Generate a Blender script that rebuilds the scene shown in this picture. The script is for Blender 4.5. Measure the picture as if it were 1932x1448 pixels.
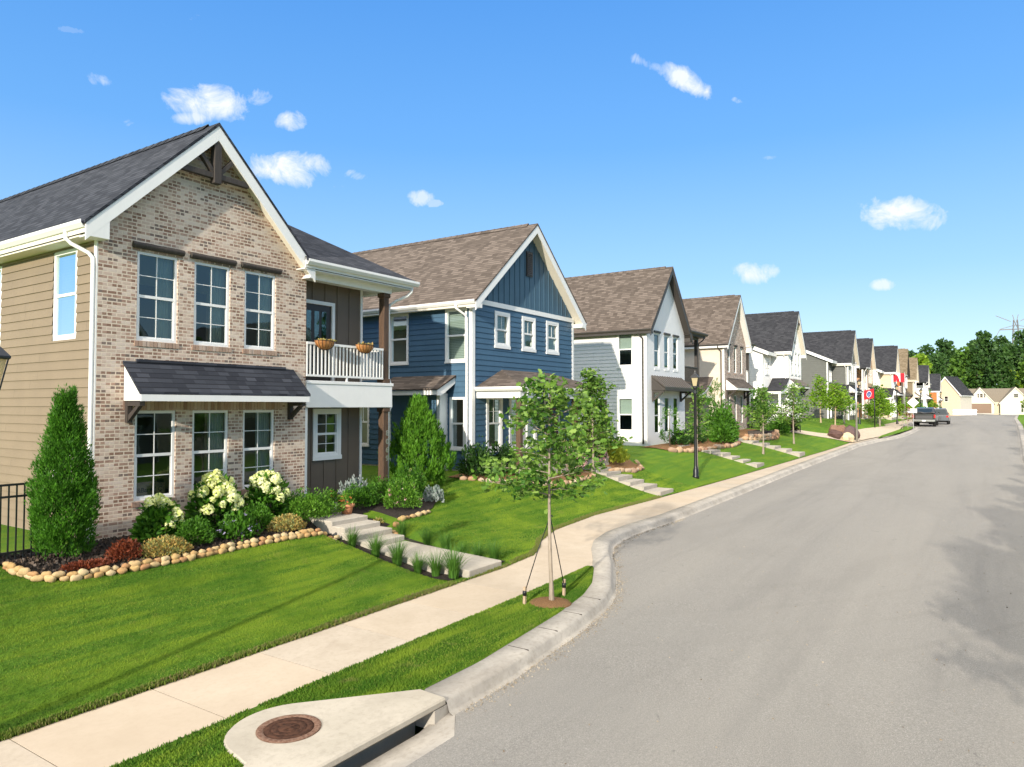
import bpy, math, random
import numpy as np
from mathutils import Vector, Matrix
random.seed(7)
RNG = np.random.default_rng(11)
R = math.radians
scene = bpy.context.scene
COL = scene.collection
for o in list(bpy.data.objects):
    bpy.data.objects.remove(o)

# ------------------------------------------------------------------ camera
YAW = 33.5            # degrees between the camera axis and the street (world +X)
cam_data = bpy.data.cameras.new('camera')
cam = bpy.data.objects.new('camera', cam_data)
COL.objects.link(cam)
cam.location = (0, 0, 3.4)
cam.rotation_euler = (R(90 + 1.8), 0, R(YAW - 90))
cam_data.sensor_width = 36
cam_data.lens = 1345 / 1932 * 36
cam_data.clip_end = 5000
scene.camera = cam

# ------------------------------------------------------------------ light
SUN_EL, SUN_AZ = 17.0, 12.0      # elevation; direction in which the light travels, from +X
sd = bpy.data.lights.new('sun', 'SUN')
sd.energy = 3.3
sd.angle = R(0.8)
sd.color = (1.0, 0.91, 0.78)
sun = bpy.data.objects.new('sun', sd)
COL.objects.link(sun)
D = Vector((math.cos(R(SUN_EL)) * math.cos(R(SUN_AZ)), math.cos(R(SUN_EL)) * math.sin(R(SUN_AZ)), -math.sin(R(SUN_EL))))
sun.rotation_euler = D.to_track_quat('-Z', 'Y').to_euler()
sun.location = (-30, -10, 30)

world = bpy.data.worlds.new('World')
scene.world = world
world.use_nodes = True
wn, wl = world.node_tree.nodes, world.node_tree.links
wn.clear()

def wmath(op, a, b=None, c=None):
    n = wn.new('ShaderNodeMath'); n.operation = op
    for i, v in enumerate((a, b, c)):
        if v is None: continue
        if isinstance(v, (int, float)): n.inputs[i].default_value = v
        else: wl.new(v, n.inputs[i])
    return n.outputs[0]

def wdot(vec, v):
    n = wn.new('ShaderNodeVectorMath'); n.operation = 'DOT_PRODUCT'
    wl.new(vec, n.inputs[0]); n.inputs[1].default_value = v
    return n.outputs['Value']

sky = wn.new('ShaderNodeTexSky')
sky.sky_type = 'NISHITA'
sky.sun_disc = False
sky.sun_elevation = R(SUN_EL)
sky.sun_rotation = R(90 - (SUN_AZ + 180))
sky.altitude = 200
sky.air_density = 1.0
sky.dust_density = 0.3
sky.ozone_density = 2.5
tc = wn.new('ShaderNodeTexCoord')
DIR = tc.outputs['Generated']
# sky colour by height over the physical sky; bright unseen zenith added as fill
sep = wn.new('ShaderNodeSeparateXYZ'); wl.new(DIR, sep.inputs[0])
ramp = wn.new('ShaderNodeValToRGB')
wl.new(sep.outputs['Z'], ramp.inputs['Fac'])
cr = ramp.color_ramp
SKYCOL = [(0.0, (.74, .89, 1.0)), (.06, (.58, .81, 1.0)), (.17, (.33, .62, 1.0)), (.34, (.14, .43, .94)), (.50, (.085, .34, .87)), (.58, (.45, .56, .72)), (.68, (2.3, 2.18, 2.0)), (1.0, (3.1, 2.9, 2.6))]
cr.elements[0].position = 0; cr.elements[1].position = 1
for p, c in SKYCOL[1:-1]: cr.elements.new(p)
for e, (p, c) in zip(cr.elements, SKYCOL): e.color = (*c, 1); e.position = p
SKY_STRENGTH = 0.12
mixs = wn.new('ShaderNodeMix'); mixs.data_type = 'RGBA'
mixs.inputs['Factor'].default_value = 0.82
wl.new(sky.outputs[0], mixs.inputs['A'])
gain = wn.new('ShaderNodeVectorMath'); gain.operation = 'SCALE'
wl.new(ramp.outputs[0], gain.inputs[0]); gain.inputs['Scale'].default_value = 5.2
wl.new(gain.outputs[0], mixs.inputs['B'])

# small fair-weather clouds, each at its own bearing in the sky
cyaw, cp = R(YAW), R(1.8)
fw = Vector((math.cos(cyaw) * math.cos(cp), math.sin(cyaw) * math.cos(cp), math.sin(cp)))
rt = Vector((math.sin(cyaw), -math.cos(cyaw), 0)); up = rt.cross(fw)
def bearing(px, py):
    return (fw + rt * ((px - 966) / 1345) - up * ((py - 724) / 1345)).normalized()
noise = wn.new('ShaderNodeTexNoise'); noise.inputs['Scale'].default_value = 26; noise.inputs['Detail'].default_value = 7
noise.inputs['Roughness'].default_value = .66; noise.inputs['Distortion'].default_value = .6
wl.new(DIR, noise.inputs['Vector'])
noise2 = wn.new('ShaderNodeTexNoise'); noise2.inputs['Scale'].default_value = 9; noise2.inputs['Detail'].default_value = 3
wl.new(DIR, noise2.inputs['Vector'])
nval = wmath('ADD', wmath('MULTIPLY', noise.outputs[0], 1.6), wmath('MULTIPLY', noise2.outputs[0], .8))
clouds = [  # centre in the picture's bearing units, half width, half height, density, tilt
    (405, 195, 78, 30, 1.0, .03), (488, 186, 34, 20, .8, -.25), (365, 222, 42, 14, .8, -.1), (547, 228, 38, 20, .85, 0),
    (540, 318, 78, 34, 1.0, .05), (500, 308, 40, 24, .7, 0), (675, 333, 36, 15, .65, .1), (790, 374, 30, 16, .65, 0),
    (186, 150, 28, 13, .6, .3), (246, 234, 20, 12, .3, 0), (1225, 122, 50, 13, .6, .35), (1285, 148, 58, 20, .95, .45), (1700, 402, 72, 28, 1.0, .08), (1745, 410, 36, 12, .7, 0),
    (1423, 518, 52, 22, .9, 0.05), (1667, 538, 26, 12, .7, 0), (1452, 298, 34, 8, .35, 0), (150, 60, 60, 8, .12, .2), (1392, 190, 20, 8, .3, .3), (820, 385, 22, 9, .35, 0), (640, 352, 22, 8, .35, 0), (364, 36, 22, 10, .3, 0)]
total = None
for px, py, hw, hh, dens, tilt in clouds:
    c = bearing(px, py)
    rx = rt - c * rt.dot(c); rx.normalize(); uy = rx.cross(c) * -1
    uy = c.cross(rx) * -1
    if uy.z < 0: uy = -uy
    ax = (rx * math.cos(tilt) - uy * math.sin(tilt)) / (hw / 1345 * 1.25); ay = (uy * math.cos(tilt) + rx * math.sin(tilt)) / (hh / 1345 * 1.35)
    a = wdot(DIR, ax); b = wdot(DIR, ay)
    r2 = wmath('ADD', wmath('MULTIPLY', a, a), wmath('MULTIPLY', b, b))
    front = wmath('GREATER_THAN', wdot(DIR, c), 0.5)
    v = wmath('SUBTRACT', nval, wmath('ADD', wmath('MULTIPLY', r2, 1.0), 1.25 - .55 * dens))
    v = wmath('MULTIPLY', wmath('MULTIPLY', v, 1.9), front)
    v = wmath('MINIMUM', wmath('MAXIMUM', v, 0.0), dens)
    total = v if total is None else wmath('MAXIMUM', total, v)
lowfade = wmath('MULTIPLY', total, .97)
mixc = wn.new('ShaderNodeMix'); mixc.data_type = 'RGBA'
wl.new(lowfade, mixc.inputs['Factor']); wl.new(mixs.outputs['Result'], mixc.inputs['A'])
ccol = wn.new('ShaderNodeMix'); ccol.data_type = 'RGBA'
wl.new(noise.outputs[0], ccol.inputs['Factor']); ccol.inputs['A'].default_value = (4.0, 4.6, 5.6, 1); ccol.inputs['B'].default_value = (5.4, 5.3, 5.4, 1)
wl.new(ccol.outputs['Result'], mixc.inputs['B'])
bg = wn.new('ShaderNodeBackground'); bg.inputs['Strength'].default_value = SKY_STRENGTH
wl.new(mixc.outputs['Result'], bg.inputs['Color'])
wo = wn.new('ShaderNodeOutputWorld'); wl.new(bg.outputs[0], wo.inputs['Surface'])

vs = scene.view_settings
vs.view_transform = 'Standard'; vs.look = 'None'; vs.exposure = 0.82; vs.gamma = 1
scene.render.engine = 'CYCLES'
scene.cycles.max_bounces = 6
scene.cycles.transparent_max_bounces = 8

# ------------------------------------------------------------------ materials
MATS = {}
class NT:
    def __init__(s, name):
        s.m = bpy.data.materials.new(name); s.m.use_nodes = True
        s.t = s.m.node_tree; s.t.nodes.clear(); s.l = s.t.links
        s.out = s.n('ShaderNodeOutputMaterial')
        MATS[name] = s.m
    def n(s, typ, **kw):
        nd = s.t.nodes.new(typ)
        for k, v in kw.items(): setattr(nd, k, v)
        return nd
    def set(s, nd, **kw):
        for k, v in kw.items():
            k = k.replace('_', ' ')
            if hasattr(v, 'is_linked') or isinstance(v, bpy.types.NodeSocket): s.l.new(v, nd.inputs[k])
            else: nd.inputs[k].default_value = v
        return nd
    def math(s, op, a, b=0.0, clamp=False):
        nd = s.n('ShaderNodeMath', operation=op); nd.use_clamp = clamp
        for i, v in enumerate((a, b)):
            if isinstance(v, (int, float)): nd.inputs[i].default_value = v
            else: s.l.new(v, nd.inputs[i])
        return nd.outputs[0]
    def mix(s, f, a, b, blend='MIX'):
        nd = s.n('ShaderNodeMix', data_type='RGBA', blend_type=blend)
        for k, v in (('Factor', f), ('A', a), ('B', b)):
            i = nd.inputs[k] if k == 'Factor' else [x for x in nd.inputs if x.name == k and x.type == 'RGBA'][0]
            if isinstance(v, bpy.types.NodeSocket): s.l.new(v, i)
            elif isinstance(v, (int, float)): i.default_value = v
            else: i.default_value = (*v, 1)
        return [o for o in nd.outputs if o.type == 'RGBA'][0]
    def noise(s, scale, detail=4, rough=.55, vec=None, dist=0.0):
        nd = s.n('ShaderNodeTexNoise'); nd.inputs['Scale'].default_value = scale; nd.inputs['Detail'].default_value = detail
        nd.inputs['Roughness'].default_value = rough; nd.inputs['Distortion'].default_value = dist
        if vec is not None: s.l.new(vec, nd.inputs['Vector'])
        return nd.outputs['Fac']
    def uv(s): return s.n('ShaderNodeUVMap').outputs[0]
    def pos(s): return s.n('ShaderNodeNewGeometry').outputs['Position']
    def obj(s): return s.n('ShaderNodeTexCoord').outputs['Object']
    def scale(s, vec, sc, loc=(0, 0, 0), rot=(0, 0, 0)):
        nd = s.n('ShaderNodeMapping'); s.l.new(vec, nd.inputs['Vector']); nd.inputs['Scale'].default_value = sc
        nd.inputs['Location'].default_value = loc; nd.inputs['Rotation'].default_value = rot
        return nd.outputs[0]
    def ramp(s, f, stops):
        nd = s.n('ShaderNodeValToRGB'); s.l.new(f, nd.inputs['Fac']); c = nd.color_ramp
        c.elements[0].position = stops[0][0]; c.elements[1].position = stops[-1][0]
        for p, _ in stops[1:-1]: c.elements.new(p)
        for e, (p, col) in zip(c.elements, stops): e.position = p; e.color = (*col, 1) if len(col) == 3 else col
        return nd.outputs[0]
    def maprange(s, v, a, b, c=0., d=1.):
        nd = s.n('ShaderNodeMapRange'); s.l.new(v, nd.inputs['Value'])
        for k, x in zip(('From Min', 'From Max', 'To Min', 'To Max'), (a, b, c, d)): nd.inputs[k].default_value = x
        return nd.outputs[0]
    def bump(s, h, strength=.4, dist=.01):
        nd = s.n('ShaderNodeBump'); nd.inputs['Strength'].default_value = strength; nd.inputs['Distance'].default_value = dist
        s.l.new(h, nd.inputs['Height']); return nd.outputs[0]
    def pbsdf(s, color, rough=.7, normal=None, metal=0., spec=.4, coat=0.):
        nd = s.n('ShaderNodeBsdfPrincipled')
        for k, v in (('Base Color', color), ('Roughness', rough), ('Metallic', metal), ('Specular IOR Level', spec), ('Coat Weight', coat)):
            if isinstance(v, bpy.types.NodeSocket): s.l.new(v, nd.inputs[k])
            elif isinstance(v, (int, float)): nd.inputs[k].default_value = v
            else: nd.inputs[k].default_value = (*v, 1)
        if normal is not None: s.l.new(normal, nd.inputs['Normal'])
        return nd.outputs[0]
    def done(s, sh): s.l.new(sh, s.out.inputs['Surface']); return s.m

def paint(name, col, rough=.5, var=.06, spec=.4, metal=0., grime=.0, nscale=3.0, boards=0):
    t = NT(name); p = t.obj()
    n1 = t.noise(nscale, 5, .6, p); n2 = t.noise(nscale * 14, 3, .6, p)
    f = t.math('ADD', t.math('MULTIPLY', n1, .7), t.math('MULTIPLY', n2, .3))
    lo = tuple(c * (1 - var * 1.6) for c in col); hi = tuple(min(1, c * (1 + var * 1.6)) for c in col)
    c = t.ramp(f, [(.3, lo), (.7, hi)])
    if grime:
        st = t.noise(1.0, 5, .7, t.scale(p, (9, 9, .7)))
        c = t.mix(t.maprange(st, .52, .8, 0, grime), c, tuple(x * .55 for x in col))
    if boards:      # butt joints and a slight tone of every board
        sx = t.n('ShaderNodeSeparateXYZ'); t.l.new(t.uv(), sx.inputs[0]); row = t.math('FLOOR', t.math('DIVIDE', t.math('ADD', sx.outputs['Y'], .01), boards))
        w = t.n('ShaderNodeTexWhiteNoise', noise_dimensions='1D'); t.l.new(row, w.inputs['W']); u = t.math('ADD', t.math('DIVIDE', sx.outputs['X'], 3.66), t.math('MULTIPLY', w.outputs['Value'], 5.3))
        cb = t.n('ShaderNodeCombineXYZ'); t.l.new(t.math('FLOOR', u), cb.inputs[0]); t.l.new(row, cb.inputs[1]); w2 = t.n('ShaderNodeTexWhiteNoise', noise_dimensions='2D'); t.l.new(cb.outputs[0], w2.inputs['Vector'])
        c = t.mix(t.math('MULTIPLY', w2.outputs['Value'], .16), c, tuple(x * .7 for x in col)); c = t.mix(t.math('MULTIPLY', t.math('LESS_THAN', t.math('FRACT', u), .0022), .6), c, tuple(x * .3 for x in col))
    return t.done(t.pbsdf(c, rough, t.bump(n2, .08, .002), metal, spec))

def brick(name, tones, mortar, bump=.6, paintwash=None):
    t = NT(name); uv = t.uv()
    BW, BH, MS = .178, .069, .0115
    b = t.n('ShaderNodeTexBrick'); t.l.new(uv, b.inputs['Vector'])
    b.offset = .5; b.squash = 1
    for k, v in (('Scale', 1), ('Mortar Size', MS), ('Mortar Smooth', .25), ('Bias', 0), ('Brick Width', BW), ('Row Height', BH)): b.inputs[k].default_value = v
    # id of each brick, for its own tone
    sx = t.n('ShaderNodeSeparateXYZ'); t.l.new(uv, sx.inputs[0])
    row = t.math('FLOOR', t.math('DIVIDE', sx.outputs['Y'], BH))
    half = t.math('MULTIPLY', t.math('FLOORED_MODULO', row, 2.0), .5)
    colm = t.math('FLOOR', t.math('ADD', t.math('DIVIDE', sx.outputs['X'], BW), half))
    cb = t.n('ShaderNodeCombineXYZ'); t.l.new(colm, cb.inputs[0]); t.l.new(row, cb.inputs[1])
    wnz = t.n('ShaderNodeTexWhiteNoise', noise_dimensions='2D'); t.l.new(cb.outputs[0], wnz.inputs['Vector'])
    k = len(tones)
    stops = []
    tone = t.n('ShaderNodeValToRGB'); t.l.new(wnz.outputs['Value'], tone.inputs['Fac']); r = tone.color_ramp; r.interpolation = 'CONSTANT'
    r.elements[0].position = 0; r.elements[1].position = tones[1][0]
    for p, _ in tones[2:]: r.elements.new(p)
    for e, (p, c) in zip(r.elements, tones): e.position = p; e.color = (*c, 1)
    n = t.noise(38, 4, .65, uv); n2 = t.noise(2.2, 4, .6, uv); n3 = t.noise(120, 2, .6, uv)
    col = t.mix(t.maprange(n, .45, .8, 0, .30), tone.outputs[0], tuple(min(1, x * 1.9 + .03) for x in tones[1][1]))
    col = t.mix(t.maprange(n3, .5, .9, 0, .25), col, mortar)
    col = t.mix(b.outputs['Fac'], col, mortar)
    col = t.mix(t.maprange(n2, .3, .7, 0, .22), col, tuple(x * .72 for x in mortar))
    if paintwash: col = t.mix(.93, col, paintwash)
    h = t.math('SUBTRACT', t.math('MULTIPLY', n, .25), b.outputs['Fac'])
    return t.done(t.pbsdf(col, .88, t.bump(h, bump, .008), 0, .25))

def shingles(name, a, b2, c3, sat=1.):
    t = NT(name); uv = t.uv()
    RH, BW = .135, .24
    sx = t.n('ShaderNodeSeparateXYZ'); t.l.new(uv, sx.inputs[0])
    rowf = t.math('DIVIDE', sx.outputs['Y'], RH); row = t.math('FLOOR', rowf); fr = t.math('FRACT', rowf)
    wr = t.n('ShaderNodeTexWhiteNoise', noise_dimensions='1D'); t.l.new(row, wr.inputs['W'])
    xs = t.math('ADD', t.math('DIVIDE', sx.outputs['X'], BW), t.math('MULTIPLY', wr.outputs['Value'], 7.3))
    cb = t.n('ShaderNodeCombineXYZ'); t.l.new(t.math('FLOOR', xs), cb.inputs[0]); t.l.new(row, cb.inputs[1])
    wz = t.n('ShaderNodeTexWhiteNoise', noise_dimensions='2D'); t.l.new(cb.outputs[0], wz.inputs['Vector'])
    n = t.noise(160, 3, .7, uv); n2 = t.noise(1.1, 4, .6, uv)
    col = t.ramp(t.math('ADD', t.math('MULTIPLY', wz.outputs['Value'], .6), t.math('MULTIPLY', n, .45)), [(.1, a), (.5, b2), (.95, c3)])
    col = t.mix(t.maprange(n2, .35, .75, 0, .12), col, b2)
    line = t.math('GREATER_THAN', t.math('ADD', fr, t.math('MULTIPLY', wz.outputs['Value'], .12)), .9)
    col = t.mix(t.math('MULTIPLY', line, .75), col, tuple(x * .35 for x in a))
    h = t.math('ADD', t.math('SUBTRACT', t.math('MULTIPLY', wz.outputs['Value'], .35), fr), t.math('MULTIPLY', n, .25))
    return t.done(t.pbsdf(col, .93, t.bump(h, .55, .012), 0, .2))

def foliage(name, cols, trans=.35, rough=.55, spec=.3):
    """leaf colours vary from leaf to leaf"""
    t = NT(name)
    g = t.n('ShaderNodeNewGeometry')
    oi = t.n('ShaderNodeObjectInfo')
    f = t.math('FRACT', t.math('ADD', g.outputs['Random Per Island'], t.math('MULTIPLY', oi.outputs['Random'], .0)))
    c = t.ramp(f, [(i / (len(cols) - 1), cc) for i, cc in enumerate(cols)])
    n = t.noise(.9, 2, .5, t.pos())
    c = t.mix(t.maprange(n, .35, .7, 0, .35), c, tuple(x * 1.5 for x in cols[-1]), 'MIX')
    p = t.pbsdf(c, rough, None, 0, spec)
    tr = t.n('ShaderNodeBsdfTranslucent'); t.l.new(c, tr.inputs['Color'])
    m = t.n('ShaderNodeMixShader'); m.inputs[0].default_value = trans; t.l.new(p, m.inputs[1]); t.l.new(tr.outputs[0], m.inputs[2])
    return t.done(m.outputs[0])

def plain(name, col, rough=.6, metal=0., spec=.4, emit=None, coat=0.):
    t = NT(name); sh = t.pbsdf(col, rough, None, metal, spec, coat)
    if emit:
        e = t.n('ShaderNodeEmission'); e.inputs['Color'].default_value = (*col, 1); e.inputs['Strength'].default_value = emit
        return t.done(e.outputs[0])
    return t.done(sh)

# trims, sidings
paint('white_trim', (.80, .79, .76), .45, .02, grime=.10)
paint('cream_soffit', (.74, .69, .58), .6, .03)
paint('tan_siding', (.25, .19, .125), .65, .05, grime=.10, nscale=1.2, boards=.178)
paint('brown_panel', (.135, .103, .076), .6, .05)
paint('blue_siding', (.055, .118, .185), .5, .07, grime=.12, nscale=1.5, boards=.178)
paint('blue_panel', (.054, .110, .160), .5, .06, grime=.2)
paint('white_siding', (.78, .77, .75), .5, .025, grime=.06, boards=.178)
paint('grey_siding', (.62, .63, .63), .55, .03)
paint('stucco', (.62, .54, .44), .85, .05)
paint('charcoal_siding', (.115, .118, .105), .6, .05, boards=.178)
paint('dark_trim', (.055, .048, .042), .5, .08)
paint('tan_brickish', (.55, .32, .18), .8, .1)
paint('orange_wood', (.55, .15, .03), .6, .12)
paint('olive_siding', (.21, .16, .10), .7, .06)
paint('cream_stone', (.66, .53, .36), .8, .06)
paint('cream_siding', (.66, .60, .50), .6, .03)
paint('garage_brown', (.20, .125, .075), .55, .05)
paint('taupe_roof', (.19, .16, .12), .9, .12, nscale=6)
paint('black_metal', (.012, .013, .015), .38, .1, .5)
paint('grey_metal', (.30, .30, .31), .4, .06, .5, .4)
paint('seam_metal', (.11, .095, .08), .4, .06, .5, .3)
paint('pylon_steel', (.19, .18, .175), .6, .05)
paint('concrete_foundation', (.42, .37, .30), .9, .08, grime=.3)
plain('interior_dark', (.10, .095, .085), .9)
plain('door_dark', (.035, .028, .024), .35)
plain('door_red', (.16, .012, .014), .4)
brick('mixed_brick', [(0, (.20, .105, .07)), (.14, (.37, .235, .175)), (.36, (.54, .41, .33)), (.62, (.28, .165, .12)), (.74, (.62, .51, .43)), (.92, (.13, .095, .085))], (.68, .57, .45), 0.7)
brick('red_brick_mix', [(0, (.25, .12, .085)), (.18, (.40, .27, .21)), (.45, (.55, .44, .37)), (.7, (.30, .17, .13)), (.86, (.16, .11, .10))], (.62, .54, .46), .6)
brick('painted_brick', [(0, (.7, .7, .7)), (.5, (.72, .72, .72))], (.66, .66, .66), .55, (.76, .76, .76))
brick('tan_brick', [(0, (.5, .25, .12)), (.3, (.62, .36, .2)), (.7, (.68, .42, .26))], (.62, .45, .32), .4)
shingles('charcoal_shingles', (.018, .020, .027), (.036, .040, .050), (.070, .075, .090))
shingles('brown_shingles', (.068, .054, .044), (.122, .098, .081), (.205, .167, .140))
shingles('black_shingles', (.022, .023, .027), (.040, .041, .046), (.065, .066, .072))
shingles('tan_shingles', (.13, .10, .06), (.20, .155, .10), (.28, .22, .15))

def wood(name, a, b2):
    t = NT(name); p = t.obj()
    n = t.noise(5, 6, .65, t.scale(p, (6, 6, .7)), .5); n2 = t.noise(60, 3, .6, t.scale(p, (1, 1, .12)))
    c = t.ramp(t.math('ADD', t.math('MULTIPLY', n, .7), t.math('MULTIPLY', n2, .35)), [(.35, a), (.72, b2)])
    return t.done(t.pbsdf(c, .7, t.bump(n2, .4, .004)))
wood('stained_wood', (.045, .032, .024), (.15, .082, .045))
wood('dark_stained_wood', (.030, .025, .022), (.070, .056, .046))
wood('pale_wood', (.35, .25, .16), (.55, .42, .28))
wood('bark', (.20, .16, .12), (.42, .35, .27))
wood('dark_bark', (.06, .05, .04), (.16, .13, .10))

def glass():
    t = NT('window_glass')
    fr = t.n('ShaderNodeFresnel'); fr.inputs['IOR'].default_value = 1.55
    gl = t.n('ShaderNodeBsdfGlossy'); gl.inputs['Roughness'].default_value = .02; gl.inputs['Color'].default_value = (.80, .95, .97, 1)
    wob = t.noise(1.3, 2, .5, t.obj()); t.l.new(t.bump(wob, .12, .02), gl.inputs['Normal'])
    tr = t.n('ShaderNodeBsdfTransparent'); tr.inputs['Color'].default_value = (.66, .76, .73, 1)
    m = t.n('ShaderNodeMixShader'); t.l.new(t.maprange(fr.outputs[0], 0, 1, .05, .95), m.inputs[0])
    t.l.new(tr.outputs[0], m.inputs[1]); t.l.new(gl.outputs[0], m.inputs[2])
    t.done(m.outputs[0])
glass()
def blindmat():
    t = NT('window_blind'); sx = t.n('ShaderNodeSeparateXYZ'); t.l.new(t.uv(), sx.inputs[0])
    f = t.math('FRACT', t.math('DIVIDE', sx.outputs['Y'], .055))
    c = t.ramp(f, [(0, (.10, .10, .09)), (.2, (.62, .62, .56)), (.85, (.66, .66, .60)), (1, (.12, .12, .11))])
    t.done(t.pbsdf(c, .7))
blindmat()
paint('curtain_cloth', (.62, .60, .52), .8, .06)

def lawnmat():
    t = NT('lawn_grass'); p = t.pos()
    fine = t.noise(85, 4, .7, p); mid = t.noise(9, 4, .65, p); big = t.noise(.9, 4, .6, p, .5)
    stripe = t.noise(1.5, 3, .55, t.scale(p, (.35, 2.6, 1), rot=(0, 0, R(18))))
    base = t.ramp(fine, [(.28, (.035, .09, .008)), (.5, (.095, .21, .016)), (.75, (.19, .32, .03))])
    base = t.mix(t.maprange(stripe, .38, .66, 0, .55), base, (.20, .29, .014))
    base = t.mix(t.maprange(big, .42, .72, 0, .5), base, (.055, .15, .007))
    base = t.mix(t.maprange(mid, .56, .82, 0, .45), base, (.23, .24, .05))
    h = t.math('ADD', fine, t.math('MULTIPLY', mid, .5))
    t.done(t.pbsdf(base, .85, t.bump(h, .9, .05), 0, .15))
lawnmat()
def bladesmat():
    t = NT('grass_blade'); p = t.pos(); g = t.n('ShaderNodeNewGeometry')
    c = t.ramp(g.outputs['Random Per Island'], [(0, (.035, .095, .010)), (.45, (.085, .19, .016)), (.8, (.15, .27, .024)), (1, (.28, .34, .06))])
    stripe = t.noise(1.5, 3, .55, t.scale(p, (.35, 2.6, 1), rot=(0, 0, R(18)))); big = t.noise(.9, 4, .6, p, .5); mid = t.noise(5, 4, .65, p)
    c = t.mix(t.maprange(stripe, .42, .58, 0, .85), c, (.235, .335, .03))
    c = t.mix(t.maprange(big, .45, .62, 0, .6), c, (.05, .15, .012))
    c = t.mix(t.maprange(mid, .58, .75, 0, .5), c, (.30, .30, .07))
    c = t.mix(t.maprange(t.noise(1.7, 5, .7, p, .8), .60, .72, 0, .55), c, (.26, .25, .08))
    ps = t.pbsdf(c, .6, None, 0, .25); tr = t.n('ShaderNodeBsdfTranslucent'); t.l.new(c, tr.inputs['Color'])
    m = t.n('ShaderNodeMixShader'); m.inputs[0].default_value = .35; t.l.new(ps, m.inputs[1]); t.l.new(tr.outputs[0], m.inputs[2]); t.done(m.outputs[0])
bladesmat()
foliage('dry_blade', [(.20, .15, .06), (.10, .17, .02), (.24, .19, .09), (.12, .20, .02)], .3)

def conc(name, a, b2, stain, joints=None):
    t = NT(name); p = t.pos()
    n = t.noise(1.3, 6, .62, p, .4); f = t.noise(110, 3, .7, p); m = t.noise(14, 5, .65, p)
    c = t.ramp(n, [(.32, a), (.68, b2)])
    c = t.mix(t.maprange(m, .48, .75, 0, .45), c, stain)
    c = t.mix(t.maprange(t.noise(.45, 5, .7, p, 1.0), .5, .72, 0, .5), c, stain)
    c = t.mix(t.maprange(f, .45, .8, 0, .22), c, tuple(x * .55 for x in a))
    # a broad tone for every slab of the pavement
    sx = t.n('ShaderNodeSeparateXYZ'); t.l.new(p, sx.inputs[0])
    if joints:
        w = t.n('ShaderNodeTexWhiteNoise', noise_dimensions='1D'); t.l.new(t.math('FLOOR', t.math('DIVIDE', t.math('SUBTRACT', sx.outputs['X'], joints[1]), joints[0])), w.inputs['W'])
        c = t.mix(t.math('MULTIPLY', w.outputs['Value'], .5), c, tuple(x * y for x, y in zip(b2, (.98, .90, .80))))
    return t.done(t.pbsdf(c, .9, t.bump(t.math('ADD', f, t.math('MULTIPLY', m, .4)), .25, .004), 0, .25))
conc('pavement_concrete', (.42, .355, .275), (.52, .45, .36), (.34, .28, .215), (1.45, .3))
conc('kerb_concrete', (.33, .305, .27), (.50, .46, .40), (.19, .165, .13))
conc('step_concrete', (.40, .36, .30), (.50, .455, .385), (.28, .25, .21))
conc('drain_concrete', (.40, .36, .29), (.50, .45, .37), (.28, .245, .195))

def roadmat():
    t = NT('asphalt'); p = t.pos()
    f = t.noise(75, 4, .85, p); g = t.noise(28, 4, .8, p); n = t.noise(.35, 5, .6, p, .6)
    tr = t.noise(.9, 4, .6, t.scale(p, (.12, 1.6, 1), rot=(0, 0, R(-3))), .8)
    c = t.ramp(f, [(.32, (.095, .092, .086)), (.5, (.255, .240, .215)), (.68, (.50, .485, .45))])
    c = t.mix(t.maprange(n, .35, .7, 0, .5), c, (.28, .268, .245))
    c = t.mix(t.maprange(tr, .5, .75, 0, .45), c, (.17, .163, .152))
    sy = t.n('ShaderNodeSeparateXYZ'); t.l.new(p, sy.inputs[0]); wob = t.math('MULTIPLY', t.noise(.5, 3, .6, p), .25)
    seam = t.math('LESS_THAN', t.math('ABSOLUTE', t.math('SUBTRACT', t.math('ADD', sy.outputs['Y'], wob), 1.75)), .012)
    c = t.mix(t.math('MULTIPLY', seam, .0), c, (.12, .11, .10))
    ring = t.n('ShaderNodeTexWave', wave_type='RINGS', rings_direction='Z'); t.l.new(t.scale(p, (.02, .05, 1), (-.9, -.45, 0)), ring.inputs['Vector']); ring.inputs['Scale'].default_value = 9; ring.inputs['Distortion'].default_value = 2.5; ring.inputs['Detail'].default_value = 3; ring.inputs['Detail Scale'].default_value = .6
    c = t.mix(t.math('MULTIPLY', t.maprange(ring.outputs['Fac'], .9, 1, 0, .14), t.maprange(t.noise(.12, 2, .5, p), .45, .6, 0, 1)), c, (.15, .14, .125))
    lane = t.noise(1, 3, .5, t.scale(p, (.03, .55, 1))); c = t.mix(t.maprange(lane, .4, .65, 0, .45), c, (.34, .318, .28))
    dk = t.noise(1, 5, .7, t.scale(p, (.10, .28, 1), (3, 1, 0)), .8); c = t.mix(t.maprange(dk, .48, .66, 0, .22), c, (.15, .142, .13))
    st = t.noise(3.5, 5, .75, p, 1.5); c = t.mix(t.maprange(st, .62, .70, 0, .22), c, (.12, .115, .105))
    sp = t.noise(2.4, 3, .6, p, 1.2)
    c = t.mix(t.maprange(sp, .70, .74, 0, .5), c, (.10, .098, .094))
    t.done(t.pbsdf(t.mix(t.maprange(g, .35, .7, 0, .5), c, (.155, .148, .137)), .88, t.bump(t.math('ADD', f, g), .6, .012), 0, .3))
roadmat()
def soilmat(name, a, b2, sc=60):
    t = NT(name); p = t.pos()
    f = t.noise(sc, 5, .75, p); v = t.n('ShaderNodeTexVoronoi'); v.inputs['Scale'].default_value = sc * .8; t.l.new(p, v.inputs['Vector'])
    c = t.ramp(t.math('ADD', t.math('MULTIPLY', f, .6), t.math('MULTIPLY', v.outputs['Distance'], .5)), [(.25, a), (.7, b2)])
    t.done(t.pbsdf(c, .95, t.bump(f, .9, .03), 0, .15))
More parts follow.
